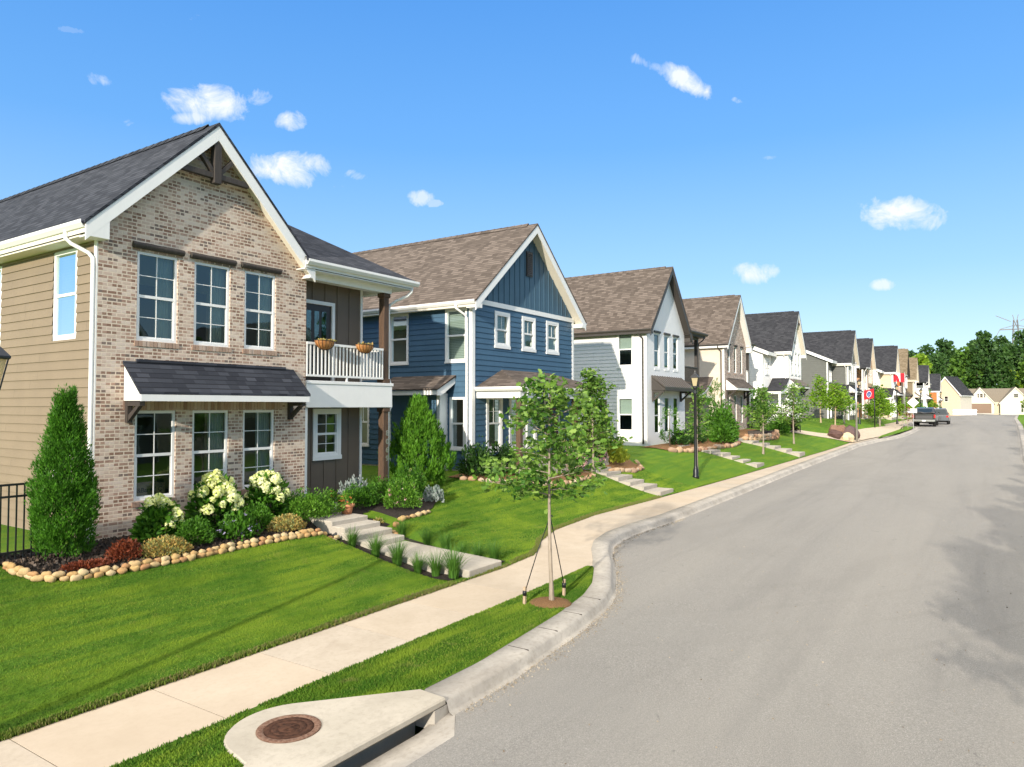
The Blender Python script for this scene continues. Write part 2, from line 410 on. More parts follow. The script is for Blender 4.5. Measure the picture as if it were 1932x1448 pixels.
soilmat('mulch', (.010, .009, .008), (.055, .045, .038))
soilmat('straw_mulch', (.10, .05, .022), (.30, .17, .08), 90)
soilmat('gutter_dirt', (.20, .165, .12), (.33, .28, .21), 70)
soilmat('sand_dirt', (.42, .34, .24), (.58, .49, .38), 12)
soilmat('rust_iron', (.035, .018, .013), (.095, .045, .028), 26)
soilmat('rust_ring', (.13, .055, .035), (.27, .17, .12), 40)

def stonemat(name, cols):
    t = NT(name); oi = t.n('ShaderNodeObjectInfo')
    n = t.noise(9, 5, .65, t.obj())
    c = t.ramp(oi.outputs['Random'], [(i / (len(cols) - 1), cc) for i, cc in enumerate(cols)])
    c = t.mix(t.maprange(n, .45, .75, 0, .55), c, tuple(x * .5 for x in cols[0]))
    t.done(t.pbsdf(c, .85, t.bump(n, .4, .01), 0, .25))
stonemat('river_stone', [(.40, .24, .09), (.50, .34, .15), (.54, .42, .24), (.44, .28, .12), (.40, .20, .10)])
stonemat('flag_stone', [(.40, .22, .12), (.52, .38, .24), (.30, .17, .11), (.56, .46, .34)])
stonemat('purple_rock', [(.095, .062, .062), (.13, .085, .08), (.11, .06, .05)])
stonemat('sand_rock', [(.62, .50, .32), (.60, .46, .3)])

foliage('oak_leaf', [(.018, .070, .005), (.040, .125, .010), (.075, .19, .015), (.24, .36, .07)], .25)
foliage('bright_leaf', [(.07, .17, .008), (.14, .28, .015), (.24, .38, .03)], .4)
foliage('arborvitae', [(.022, .085, .006), (.045, .15, .010), (.085, .23, .016)], .3)
foliage('juniper', [(.030, .10, .006), (.065, .19, .012), (.13, .29, .022)], .3)
foliage('shrub_leaf', [(.020, .08, .006), (.05, .15, .010), (.09, .22, .018)], .3)
foliage('dark_shrub_leaf', [(.010, .035, .006), (.022, .065, .010), (.035, .09, .014)], .25)
foliage('pale_shrub_leaf', [(.04, .13, .010), (.09, .23, .018), (.17, .33, .035)], .3)
foliage('yellow_leaf', [(.20, .30, .02), (.32, .38, .03), (.42, .45, .06)], .35)
foliage('sedum_leaf', [(.46, .32, .05), (.50, .26, .07), (.36, .34, .08), (.22, .27, .12)], .2)
foliage('rust_leaf', [(.16, .03, .015), (.25, .06, .02), (.10, .03, .015)], .2)
foliage('lavender_leaf', [(.14, .20, .16), (.22, .28, .24), (.28, .30, .30)], .2)
foliage('maroon_leaf', [(.030, .016, .014), (.06, .03, .02), (.03, .05, .012)], .2)
foliage('pine_needle', [(.018, .055, .012), (.034, .088, .018), (.065, .135, .028)], .2)
foliage('pine_needle_light', [(.045, .11, .014), (.08, .17, .022), (.12, .23, .030)], .25)
foliage('poplar_leaf', [(.10, .20, .012), (.18, .30, .02), (.26, .38, .03)], .35)
foliage('flower_cream', [(.46, .58, .08), (.66, .72, .18), (.78, .80, .36), (.84, .84, .58)], .3)
foliage('flower_pink', [(.75, .30, .32), (.82, .50, .48), (.86, .66, .60)], .3)
foliage('flower_lilac', [(.50, .38, .72), (.72, .66, .85)], .3)
foliage('flower_orange', [(.75, .22, .06), (.8, .45, .12), (.7, .12, .10)], .3)
foliage('mulch_chip', [(.008, .007, .006), (.025, .02, .017), (.05, .038, .03), (.12, .085, .06)], .0)
foliage('grit', [(.16, .12, .08), (.30, .25, .18), (.10, .085, .07), (.40, .35, .27)], .0)
foliage('coir', [(.40, .16, .05), (.52, .24, .08)], .1)

# ------------------------------------------------------------------ mesh helpers
class Frame:
    """a local frame: s along d, w outwards along n, z up"""
    def __init__(s, o, d, n): s.o, s.d, s.n = Vector(o), Vector(d).normalized(), Vector(n).normalized()
    def __call__(s, a, w, z): return s.o + s.d * a + s.n * w + Vector((0, 0, z))
WORLD = Frame((0, 0, 0), (1, 0, 0), (0, 1, 0))

class MB:
    def __init__(s): s.v, s.f, s.sm = [], [], []
    def poly(s, pts, smooth=False):
        k = len(s.v); s.v += [tuple(p) for p in pts]; s.f.append(tuple(range(k, k + len(pts)))); s.sm.append(smooth); return s
    def box(s, F, a0, a1, w0, w1, z0, z1):
        k = len(s.v)
        for a in (a0, a1):
            for w in (w0, w1):
                for z in (z0, z1): s.v.append(tuple(F(a, w, z)))
        fl = F.d.cross(F.n).z * (a1 - a0) * (w1 - w0) * (z1 - z0) < 0
        for f in ((0, 1, 3, 2), (4, 6, 7, 5), (0, 4, 5, 1), (2, 3, 7, 6), (0, 2, 6, 4), (1, 5, 7, 3)):
            s.f.append(tuple(k + i for i in (f[::-1] if fl else f))); s.sm.append(False)
        return s
    def beam(s, p, q, wd, ht, up=(0, 0, 1)):
        """a square timber from p to q"""
        p, q = Vector(p), Vector(q); d = (q - p).normalized(); u = Vector(up)
        x = d.cross(u); x = x.normalized() if x.length > 1e-4 else Vector((1, 0, 0)); y = x.cross(d)
        k = len(s.v)
        for e in (p, q):
            for a, b in ((-1, -1), (1, -1), (1, 1), (-1, 1)): s.v.append(tuple(e + x * a * wd / 2 + y * b * ht / 2))
        for f in ((0, 1, 2, 3), (7, 6, 5, 4), (0, 4, 5, 1), (1, 5, 6, 2), (2, 6, 7, 3), (3, 7, 4, 0)): s.f.append(tuple(k + i for i in f)); s.sm.append(False)
        return s
    def prism(s, pts, off):
        """polygon pts extruded by the vector off"""
        off = Vector(off); n = len(pts); k = len(s.v); pts = [Vector(p) for p in pts]
        nn = Vector((0, 0, 0))
        for i in range(n): nn += pts[i].cross(pts[(i + 1) % n])
        if nn.dot(off) > 0: pts = pts[::-1]
        s.v += [tuple(p) for p in pts] + [tuple(p + off) for p in pts]
        s.f.append(tuple(range(k, k + n))); s.f.append(tuple(range(k + 2 * n - 1, k + n - 1, -1))); s.sm += [False, False]
        for i in range(n):
            j = (i + 1) % n; s.f.append((k + j, k + i, k + n + i, k + n + j)); s.sm.append(False)
        return s
    def tube(s, path, rad, n=8, cap=True, smooth=True):
        path = [Vector(p) for p in path]; k = len(s.v); m = len(path)
        if isinstance(rad, (int, float)): rad = [rad] * m
        x = None
        for i, p in enumerate(path):
            d = (path[min(i + 1, m - 1)] - path[max(i - 1, 0)]).normalized()
            if x is None: x = d.cross(Vector((0, 0, 1)) if abs(d.z) < .9 else Vector((1, 0, 0))).normalized()
            x = (x - d * x.dot(d)).normalized(); y = d.cross(x)
            for j in range(n):
                a = 2 * math.pi * j / n; s.v.append(tuple(p + (x * math.cos(a) + y * math.sin(a)) * rad[i]))
        for i in range(m - 1):
            for j in range(n):
                a, b = k + i * n + j, k + i * n + (j + 1) % n; s.f.append((a, b, b + n, a + n)); s.sm.append(smooth)
        if cap:
            s.f.append(tuple(k + j for j in range(n))[::-1]); s.f.append(tuple(k + (m - 1) * n + j for j in range(n))); s.sm += [False, False]
        return s
    def lathe(s, c, prof, n=20, smooth=True, cap=True):
        c = Vector(c); k = len(s.v); m = len(prof)
        for r, z in prof:
            for j in range(n):
                a = 2 * math.pi * j / n; s.v.append((c.x + r * math.cos(a), c.y + r * math.sin(a), c.z + z))
        for i in range(m - 1):
            for j in range(n):
                a, b = k + i * n + j, k + i * n + (j + 1) % n; s.f.append((a, b, b + n, a + n)); s.sm.append(smooth)
        if cap:
            s.f.append(tuple(k + j for j in range(n))[::-1]); s.f.append(tuple(k + (m - 1) * n + j for j in range(n))); s.sm += [False, False]
        return s
    def build(s, name, mat, parent=None, bevel=0):
        me = bpy.data.meshes.new(name); me.from_pydata(s.v, [], s.f)
        me.polygons.foreach_set('use_smooth', s.sm)
        auto_uv(me)
        return link(name, me, mat, parent, bevel)

def auto_uv(me):
    n = len(me.loops)
    if not n: return
    vi = np.empty(n, dtype=np.int32); me.loops.foreach_get('vertex_index', vi)
    co = np.empty(len(me.vertices) * 3); me.vertices.foreach_get('co', co); co = co.reshape(-1, 3)[vi]
    pn = np.empty(len(me.polygons) * 3); me.polygons.foreach_get('normal', pn); pn = pn.reshape(-1, 3)
    lt = np.empty(len(me.polygons), dtype=np.int32); me.polygons.foreach_get('loop_total', lt)
    nn = np.repeat(pn, lt, axis=0)
    t = np.stack([-nn[:, 1], nn[:, 0], np.zeros(n)], 1); L = np.linalg.norm(t, axis=1)
    flat = L < .15
    t[flat] = (1, 0, 0); L[flat] = 1; t /= L[:, None]
    neg = (t[:, 0] + t[:, 1] * .5) < 0
    t[neg] *= -1
    b = np.cross(nn, t); b[neg] *= -1
    uv = np.stack([(co * t).sum(1), (co * b).sum(1)], 1)
    lay = me.uv_layers.new(name='UVMap'); lay.data.foreach_set('uv', uv.astype(np.float32).ravel())

def link(name, me, mat, parent=None, bevel=0):
    o = bpy.data.objects.new(name, me); COL.objects.link(o)
    if mat and not me.materials: me.materials.append(MATS[mat] if isinstance(mat, str) else mat)
    if parent: o.parent = parent
    if bevel:
        m = o.modifiers.new('bevel', 'BEVEL'); m.width = bevel; m.segments = 1; m.limit_method = 'ANGLE'
    return o

def tag(o, label=None, cat=None, group=None, kind=None):
    if label: o['label'] = label
    if cat: o['category'] = cat
    if group: o['group'] = group
    if kind: o['kind'] = kind
    return o
def thing(name, label, cat, loc=(0, 0, 0), rz=0, group=None):
    o = bpy.data.objects.new(name, None); COL.objects.link(o)
    o.location = loc; o.rotation_euler = (0, 0, rz); o.empty_display_size = .2
    return tag(o, label, cat, group)
def dup(root, loc, rz=0, sc=1, label=None, group=None):
    def cp(o, par):
        c = o.copy(); COL.objects.link(c); c.parent = par
        for ch in list(o.children): cp(ch, c)
        return c
    r = cp(root, None); r.location = loc; r.rotation_euler = (0, 0, rz)
    r.scale = (sc, sc, sc) if isinstance(sc, (int, float)) else sc
    if label: r['label'] = label
    if group: r['group'] = group
    return r

def inst(tv, tf, P, M, S=None):
    """one mesh of many copies of a small template (leaves, blades); M are N rotation matrices"""
    tv = np.asarray(tv, float); N = len(P); k = len(tv)
    V = np.einsum('nij,kj->nki', M, tv)
    if S is not None: V *= (S[:, None, None] if S.ndim == 1 else S[:, None, :])
    V = (V + P[:, None, :]).reshape(-1, 3)
    me = bpy.data.meshes.new('leaves')
    me.vertices.add(N * k); me.vertices.foreach_set('co', V.astype(np.float32).ravel())
    lt = np.array([len(f) for f in tf]); fl = np.concatenate([np.array(f) for f in tf])
    loops = (fl[None, :] + (np.arange(N) * k)[:, None]).ravel(); tot = np.tile(lt, N)
    st = np.concatenate([[0], np.cumsum(tot)[:-1]])
    me.loops.add(len(loops)); me.loops.foreach_set('vertex_index', loops.astype(np.int32))
    me.polygons.add(len(tot)); me.polygons.foreach_set('loop_start', st.astype(np.int32)); me.polygons.foreach_set('loop_total', tot.astype(np.int32))
    me.update(calc_edges=True); me.validate()
    return me
def norm(a): return a / np.maximum(np.linalg.norm(a, axis=-1, keepdims=True), 1e-9)
def axes(dirs, ref=None):
    """rotation matrices whose y column follows dirs, with a random roll"""
    y = norm(dirs); r = norm(RNG.normal(size=y.shape)) if ref is None else norm(ref)
    x = norm(np.cross(y, r)); z = np.cross(x, y)
    return np.stack([x, y, z], axis=2)
LEAF = ([(0, 0, 0), (.26, .32, .06), (.20, .72, .03), (0, 1, -.06), (-.20, .72, .03), (-.26, .32, .06)], [(0, 1, 2, 3), (0, 3, 4, 5)])
OAK = ([(0, 0, 0), (.14, .22, .03), (.30, .42, .07), (.17, .52, .03), (.27, .74, .05), (0, 1, -.05), (-.27, .74, .05), (-.17, .52, .03), (-.30, .42, .07), (-.14, .22, .03)], [(0, 1, 2, 3, 4, 5), (0, 5, 6, 7, 8, 9)])
QUAD = ([(-.5, 0, 0), (.5, 0, 0), (.35, 1, .1), (-.35, 1, .1)], [(0, 1, 2, 3)])
SPRAY = ([(0, 0, 0), (.16, .5, .03), (.05, .55, 0), (0, 1.05, 0), (-.05, .55, 0), (-.18, .45, .03)], [(0, 1, 2, 3), (0, 3, 4, 5)])
BLADE = ([(-.5, 0, 0), (.5, 0, 0), (.12, 1, 0)], [(0, 1, 2)])

# ------------------------------------------------------------------ the lie of the land
def pl(x, pts): return float(np.interp(x, [p[0] for p in pts], [p[1] for p in pts]))
ZS = [(-60, .0), (-20, .10), (0, .12), (10, .16), (27, .38), (50, .75), (84, 1.5), (120, 1.6), (200, 1.65), (400, 3)]
RX = [(-60, 5.0), (5.1, 5.0), (7.4, 4.97), (9.8, 5.17), (10.9, 5.33), (11.7, 5.57), (12.4, 5.90), (13.6, 6.48), (14.5, 6.98), (15.3, 7.33), (16.3, 7.52), (17.5, 7.52), (19.5, 7.38), (35, 7.35), (53, 7.06), (58, 6.5), (62, 5.75), (66, 5.35), (77, 5.0), (79, 5.3), (81.5, 6.7), (150, 6.8), (178, 7.2)]
YE = [(-60, 7.95), (10.4, 8.06), (11.8, 8.02), (13.1, 8.13), (13.8, 8.4), (14.4, 8.75), (15.8, 9.18), (18.4, 9.36), (22.2, 9.13), (30, 8.72), (46.4, 8.02), (56, 7.75), (76, 7.5), (82, 8.6), (150, 8.4), (178, 8.8)]
R2 = [(-60, -1.0), (20, -1.25), (48, -1.7), (62, -2.1), (89, -2.75), (125, -3.5), (178, -5.5)]
HB = [(-60, .7), (0, .85), (8, .90), (14, .98), (18, 1.30), (26, 1.36), (32, 1.45), (38, 1.5), (44, 1.70), (52, 1.9), (60, 2.15), (75, 2.25), (90, 2.3), (105, 2.0), (130, 1.8), (200, 1.75), (400, 3)]
def zst(x): return pl(x, ZS)
def groundz(x, y):
    ye = pl(x, YE); s = zst(x)
    if y <= ye: return s + .02
    t = min(1., (y - ye) / (12.9 - ye))
    t = t * t * (3 - 2 * t) * .45 + t * .55 if x < 27 else (1 - (1 - t) ** 1.7) * .6 + t * .4
    dip = .17 * max(0, min(1, (x - 10.2) / .15, (12.3 - x) / .15)) * max(0, min(1, (12.5 - y) / .3)) * (1 if y < 10.7 else 1.2) if 10 < x < 12.5 else 0
    return s + .02 - dip * min(1, t * 6) + (pl(x, HB) - s - .02) * t + .03 * math.sin(x * .9 + y) * t * (1 - t)

def strip(name, mat, xs, fa, fb, n=1, label=None, cat=None, kind='structure'):
    """a sheet between two edge curves fa(x), fb(x) that give (y, z)"""
    m = MB(); rows = []
    for x in xs:
        a, b = Vector((x, *fa(x))), Vector((x, *fb(x)))
        rows.append([a.lerp(b, i / n) for i in range(n + 1)])
    k = 0
    for r in rows: m.v += [tuple(p) for p in r]
    w = n + 1
    for i in range(len(rows) - 1):
        for j in range(n):
            m.f.append((i * w + j, (i + 1) * w + j, (i + 1) * w + j + 1, i * w + j + 1)); m.sm.append(True)
    o = m.build(name, mat); tag(o, label, cat, None, kind); return o
def rng(a, b, st): return [a + (b - a) * i / max(1, int((b - a) / st)) for i in range(int((b - a) / st) + 1)]
XS = sorted(set(rng(-60, 4, 4) + rng(4, 22, .25) + rng(22, 70, 1) + rng(70, 178, 4)))

# far ground, one sheet out to the horizon
g = MB(); N = 60
for i in range(N + 1):
    for j in range(N + 1):
        x = (i / N * 2 - 1); y = (j / N * 2 - 1)
        x = 1800 * x * abs(x); y = 1800 * y * abs(y)
        g.v.append((x, y, -.9 + max(0, min(1.6, x * .012)) ))
for i in range(N):
    for j in range(N):
        k = i * (N + 1) + j; g.f.append((k, k + N + 1, k + N + 2, k + 1)); g.sm.append(True)
tag(g.build('ground', 'lawn_grass'), kind='structure')

RD = [(-60, 5.0), (3.0, 5.0), (3.4, 4.62), (5.9, 4.62), (6.4, 5.0)]
def rd(x): return pl(x, RD) if x < 6.4 else pl(x, RX)
strip('road', 'asphalt', sorted(set(XS + [3.0, 3.4, 5.9, 6.4])), lambda x: (pl(x, R2), zst(x) - .15), lambda x: (rd(x), zst(x) - .15), 8)
strip('gutter_apron', 'kerb_concrete', [3.0, 3.4, 4, 4.6, 5.2, 5.9, 6.4], lambda x: (rd(x), zst(x) - .15), lambda x: (5.1, zst(x) - .15 - (.09 if 3.1 < x < 6.2 else .0)), 3)
# the cross street at the far end
c = MB(); c.poly([(176, -60, zst(178) - .146), (188, -60, zst(178) - .146), (188, 60, zst(178) - .146), (176, 60, zst(178) - .146)]); tag(c.build('cross_street', 'asphalt'), kind='structure')

# rolled kerb: one continuous profile along the left edge of the road, broken where the drain inlet stands
def kerb(xs, edge, sgn, name='kerb', wd=.42):
    m = MB(); P = [Vector((x, pl(x, edge))) for x in xs]; prof = [(-.07, -.160), (-.03, -.146), (.0, -.13), (.035, -.035), (.075, -.004), (.13, .004), (wd, .004), (wd + .01, -.2)]
    rows = []
    for i, p in enumerate(P):
        d = (P[min(i + 1, len(P) - 1)] - P[max(i - 1, 0)]).normalized(); nrm = Vector((-d.y, d.x)) * sgn
        rows.append([(p.x + nrm.x * a, p.y + nrm.y * a, zst(p.x + nrm.x * a) + b + .006) for a, b in prof])
    w = len(prof)
    for r in rows: m.v += r
    for i in range(len(rows) - 1):
        for j in range(w - 1):
            f = (i * w + j, (i + 1) * w + j, (i + 1) * w + j + 1, i * w + j + 1)
            m.f.append(f if sgn > 0 else f[::-1]); m.sm.append(j not in (1,))
    return tag(m.build(name, 'kerb_concrete'), kind='structure')
kx = sorted(set([6.275] + [x for x in XS if x > 6.3]))
kerb([x for x in XS if x < 3.8], RX, 1)
kerb(kx, RX, 1)
kerb(XS, R2, -1)
# expansion joints cut in the kerb
jm = MB()
for x in [8.1, 9.0, 9.9, 10.8]:
    y = pl(x, RX); jm.box(Frame((x, y, zst(x)), (1, 0, 0), (0, 1, 0)), -.006, .006, .07, .40, .0, .0115)
tag(jm.build('kerb_joint', 'mulch'), kind='structure')
# dirt washed into the gutter
def bandstrip(name, mat, xs, edge, a, b, dz):
    m = MB(); rows = []
    for i, x in enumerate(xs):
        y = pl(x, edge); d = Vector((.4, pl(x + .2, edge) - pl(x - .2, edge))).normalized(); n_ = Vector((-d.y, d.x))
        ja = random.uniform(-.03, .03); e = .5 + .5 * math.sin(i * .37) * math.sin(i * .13 + 1)
        if i in (0, len(xs) - 1): e = 0
        pa = (x + n_.x * a, y + n_.y * a); aa = a + (b - a) * e + ja * e; pb = (x + n_.x * aa, y + n_.y * aa)
        rows.append([(*pa, zst(pa[0]) + dz), (*pb, zst(pb[0]) + dz)])
    for r in rows: m.v += r
    for i in range(len(rows) - 1): m.f.append((2 * i, 2 * i + 2, 2 * i + 3, 2 * i + 1)[::-1]); m.sm.append(True)
    return tag(m.build(name, mat), kind='structure')

# sidewalk: slab by slab with open joints, then continuous beyond the bulb-out
def kb(x): return pl(x, RX) + .44
def ypk(x):     # outer edge of the sidewalk
    return 6.62 if x < 12.55 else max(6.62, kb(x) - .01)
def sidewalk():
    x = -30.0; w = 1.45; off = .30
    m = MB(); xs = [off + w * i for i in range(-22, 112)]
    for i in range(len(xs) - 1):
        a, b = xs[i] + .005, xs[i + 1] - .005
        if a > 160: break
        sub = rng(a, b, .3)
        for p, q in zip(sub[:-1], sub[1:]):
            m.poly([(p, ypk(p), zst(p)), (q, ypk(q), zst(q)), (q, pl(q, YE), zst(q)), (p, pl(p, YE), zst(p))])
        for e in (a, b): m.poly([(e, ypk(e), zst(e)), (e, pl(e, YE), zst(e)), (e, pl(e, YE), zst(e) - .03), (e, ypk(e), zst(e) - .03)])
    tag(m.build('sidewalk', 'pavement_concrete'), kind='structure')
    strip('sidewalk_bed', 'mulch', XS, lambda x: (ypk(x) - .02, zst(x) - .028), lambda x: (pl(x, YE) + .02, zst(x) - .028))
sidewalk()
# parkway grass between kerb and sidewalk (near), then again by the parked truck
def pkin(x):
    return kb(x) - .015 if x > 6.3 else kb(x)
strip('parkway_lawn', 'lawn_grass', rng(-60, 2.9, 2) + [2.9], lambda x: (kb(x), zst(x) + .012), lambda x: (6.62, zst(x) + .012), 2)
pks = rng(2.9, 12.7, .2)
def pk_a(x): return 5.3 if x < 6.27 else kb(x) - .015
strip('parkway_lawn', 'lawn_grass', pks, lambda x: (min(6.61, pk_a(x)), zst(x) + .012), lambda x: (6.62, zst(x) + .012), 3)
# the lawns that rise to the houses
m = MB(); T = [0, .03, .08, .16, .26, .38, .5, .62, .75, .88, 1.0]; rows = []
for x in XS:
    ye = pl(x, YE); rows.append([(x, ye + (13.3 - ye) * t, groundz(x, ye + (13.3 - ye) * t)) for t in T] + [(x, y, groundz(x, y) - (.0 if y < 40 else .3)) for y in (14.5, 17, 22, 30, 45)] + [(x, 70, -1)])
w = len(rows[0])
for r in rows: m.v += r
for i in range(len(rows) - 1):
    for j in range(w - 1): m.f.append((i * w + j, (i + 1) * w + j, (i + 1) * w + j + 1, i * w + j + 1)); m.sm.append(True)
tag(m.build('front_lawn', 'lawn_grass'), kind='structure')
strip('verge', 'lawn_grass', XS, lambda x: (-30, zst(x) - .2), lambda x: (pl(x, R2) - .43, zst(x) - .005), 4)

# ------------------------------------------------------------------ house parts
def wall(root, name, mat, F, z0, z1, left, right, holes=(), lap=0, zb=(), reveal=.0, parent=None, battens=0, w=0.):
    """a wall in the plane of frame F between left(z) and right(z), with openings, as plain sheet or lapped boards"""
    m = MB(); cuts = {round(z0, 4), round(z1, 4)} | {round(z, 4) for z in zb if z0 < z < z1}
    for h in holes: cuts |= {round(z, 4) for z in h[2:4] if z0 < z < z1}
    if lap:
        z = z0 + lap
        while z < z1: cuts.add(round(z, 4)); z += lap
    cuts = sorted(cuts)
    def off(z, low):
        if not lap: return w
        f = ((z - z0) / lap) % 1.0
        if low and (f > .999): f = 0
        if not low and f < .001: f = 1
        return w + .021 * (1 - f)
    for a, b in zip(cuts[:-1], cuts[1:]):
        if b - a < 1e-3: continue
        mid = (a + b) / 2
        iv = [((left(a), left(b)), (right(a), right(b)))]
        for h in holes:
            if h[2] < mid < h[3]:
                nv = []
                for (la, lb), (ra, rb) in iv:
                    if la >= h[1] or ra <= h[0]: nv.append(((la, lb), (ra, rb))); continue
                    if h[0] > la: nv.append(((la, lb), (h[0], h[0])))
                    if h[1] < ra: nv.append(((h[1], h[1]), (ra, rb)))
                iv = nv
        oa, ob = off(a, True), off(b, False)
        rowstart = lap and abs(((a - z0) / lap + .5) % 1.0 - .5) < .01
        for (la, lb), (ra, rb) in iv:
            if ra - la < 1e-4 and rb - lb < 1e-4: continue
            m.poly([F(la, oa, a), F(ra, oa, a), F(rb, ob, b), F(lb, ob, b)] if F.d.cross(Vector((0, 0, 1))).dot(F.n) > 0 else [F(ra, oa, a), F(la, oa, a), F(lb, ob, b), F(rb, ob, b)])
            if rowstart: m.poly([F(la, oa, a), F(la, w - .004, a), F(ra, w - .004, a), F(ra, oa, a)])
    if reveal:
        for h in holes:
            a0, a1, b0, b1 = h[:4]; r = -reveal
            for q in ([(a0, 0, b0), (a0, r, b0), (a0, r, b1), (a0, 0, b1)], [(a1, 0, b0), (a1, 0, b1), (a1, r, b1), (a1, r, b0)],
                      [(a0, 0, b0), (a1, 0, b0), (a1, r, b0), (a0, r, b0)], [(a0, 0, b1), (a0, r, b1), (a1, r, b1), (a1, 0, b1)]): m.poly([F(*t) for t in q])
    if battens:
        s = left(z0) + battens * .6; 
        while s < right(z0) - .1:
            # height limits of this batten
            zz = [z for z in np.linspace(z0, z1, 60) if left(z) <= s - .02 and right(z) >= s + .02]
            if zz:
                lo, hi = min(zz), max(zz); segs = [(lo, hi)]
                for h in holes:
                    if h[0] - .05 < s < h[1] + .05:
                        segs = [q for p in segs for q in ((p[0], min(p[1], h[2])), (max(p[0], h[3]), p[1])) if q[1] - q[0] > .05]
                for p in segs: m.box(F, s - .02, s + .02, w - .003, w + .018, p[0], p[1])
            s += battens
    return m.build(name, mat, parent or root)

def cst(v): return lambda z: v

def window(root, F, s0, s1, z0, z1, grid=(2, 2), inset=.0, fmat='white_trim', trim=0., cover=None, fw_=.055, hung=True, lowgrid=True, detail=True):
    """a sash window: frame with glazing bars; the pane and what hangs behind it are sub-parts"""
    m = MB(); w0, w1 = -inset - .05, -inset + (.03 if trim else .0)
    if trim:
        m.box(F, s0 - trim, s0, .004, .036, z0 - trim, z1 + trim); m.box(F, s1, s1 + trim, .004, .036, z0 - trim, z1 + trim)
        m.box(F, s0, s1, .004, .036, z1, z1 + trim); m.box(F, s0 - trim - .015, s1 + trim + .015, .002, .052, z0 - trim - .02, z0)
    m.box(F, s0, s0 + fw_, w0, w1, z0, z1); m.box(F, s1 - fw_, s1, w0, w1, z0, z1)
    m.box(F, s0 + fw_, s1 - fw_, w0, w1, z0, z0 + fw_); m.box(F, s0 + fw_, s1 - fw_, w0, w1, z1 - fw_, z1)
    zm = (z0 + z1) / 2; a, b = s0 + fw_, s1 - fw_
    if hung:
        m.box(F, a, b, w0 + .01, w1 - .008, zm - .028, zm + .028)
        # the lower sash sits a little behind
        m.box(F, a, a + .025, w0, w1 - .02, z0 + fw_, zm - .028); m.box(F, b - .025, b, w0, w1 - .02, z0 + fw_, zm - .028); m.box(F, a + .025, b - .025, w0, w1 - .02, z0 + fw_, z0 + fw_ + .03)
    gw = -inset - .030
    sashes = [(zm, z1 - fw_), (z0 + fw_, zm)] if hung else [(z0 + fw_, z1 - fw_)]
    for si, (p, q) in enumerate(sashes):
        if si == 1 and not lowgrid: continue
        for i in range(1, grid[0]): x = a + (b - a) * i / grid[0]; m.box(F, x - .008, x + .008, gw + .003, gw + .013, p, q)
        for i in range(1, grid[1]): z = p + (q - p) * i / grid[1]; m.box(F, a, b, gw + .004, gw + .012, z - .008, z + .008)
    o = m.build('window', fmat, root)
    g_ = MB(); g_.poly([F(a - .01, gw, z0 + .02), F(b + .01, gw, z0 + .02), F(b + .01, gw, z1 - .02), F(a - .01, gw, z1 - .02)]); g_.build('pane', 'window_glass', o)
    if detail:
        if cover and cover.startswith('blind'):
            frac = float(cover[5:] or 1); c = MB(); zb = z1 - (z1 - z0) * frac
            c.poly([F(a, gw - .09, zb), F(b, gw - .09, zb), F(b, gw - .09, z1), F(a, gw - .09, z1)]); c.build('blind', 'window_blind', o)
        if cover == 'curtain':
            c = MB(); n = 12; x0, x1 = b - (b - a) * .44, b + .05
            for i in range(n):
                p, q = x0 + (x1 - x0) * i / n, x0 + (x1 - x0) * (i + 1) / n; wp, wq = gw - .13 + .03 * (i % 2), gw - .13 + .03 * ((i + 1) % 2)
                c.poly([F(p, wp, z0 - .05), F(q, wq, z0 - .05), F(q, wq, z1 + .03), F(p, wp, z1 + .03)], True)
            c.build('curtain', 'curtain_cloth', o)
    return o

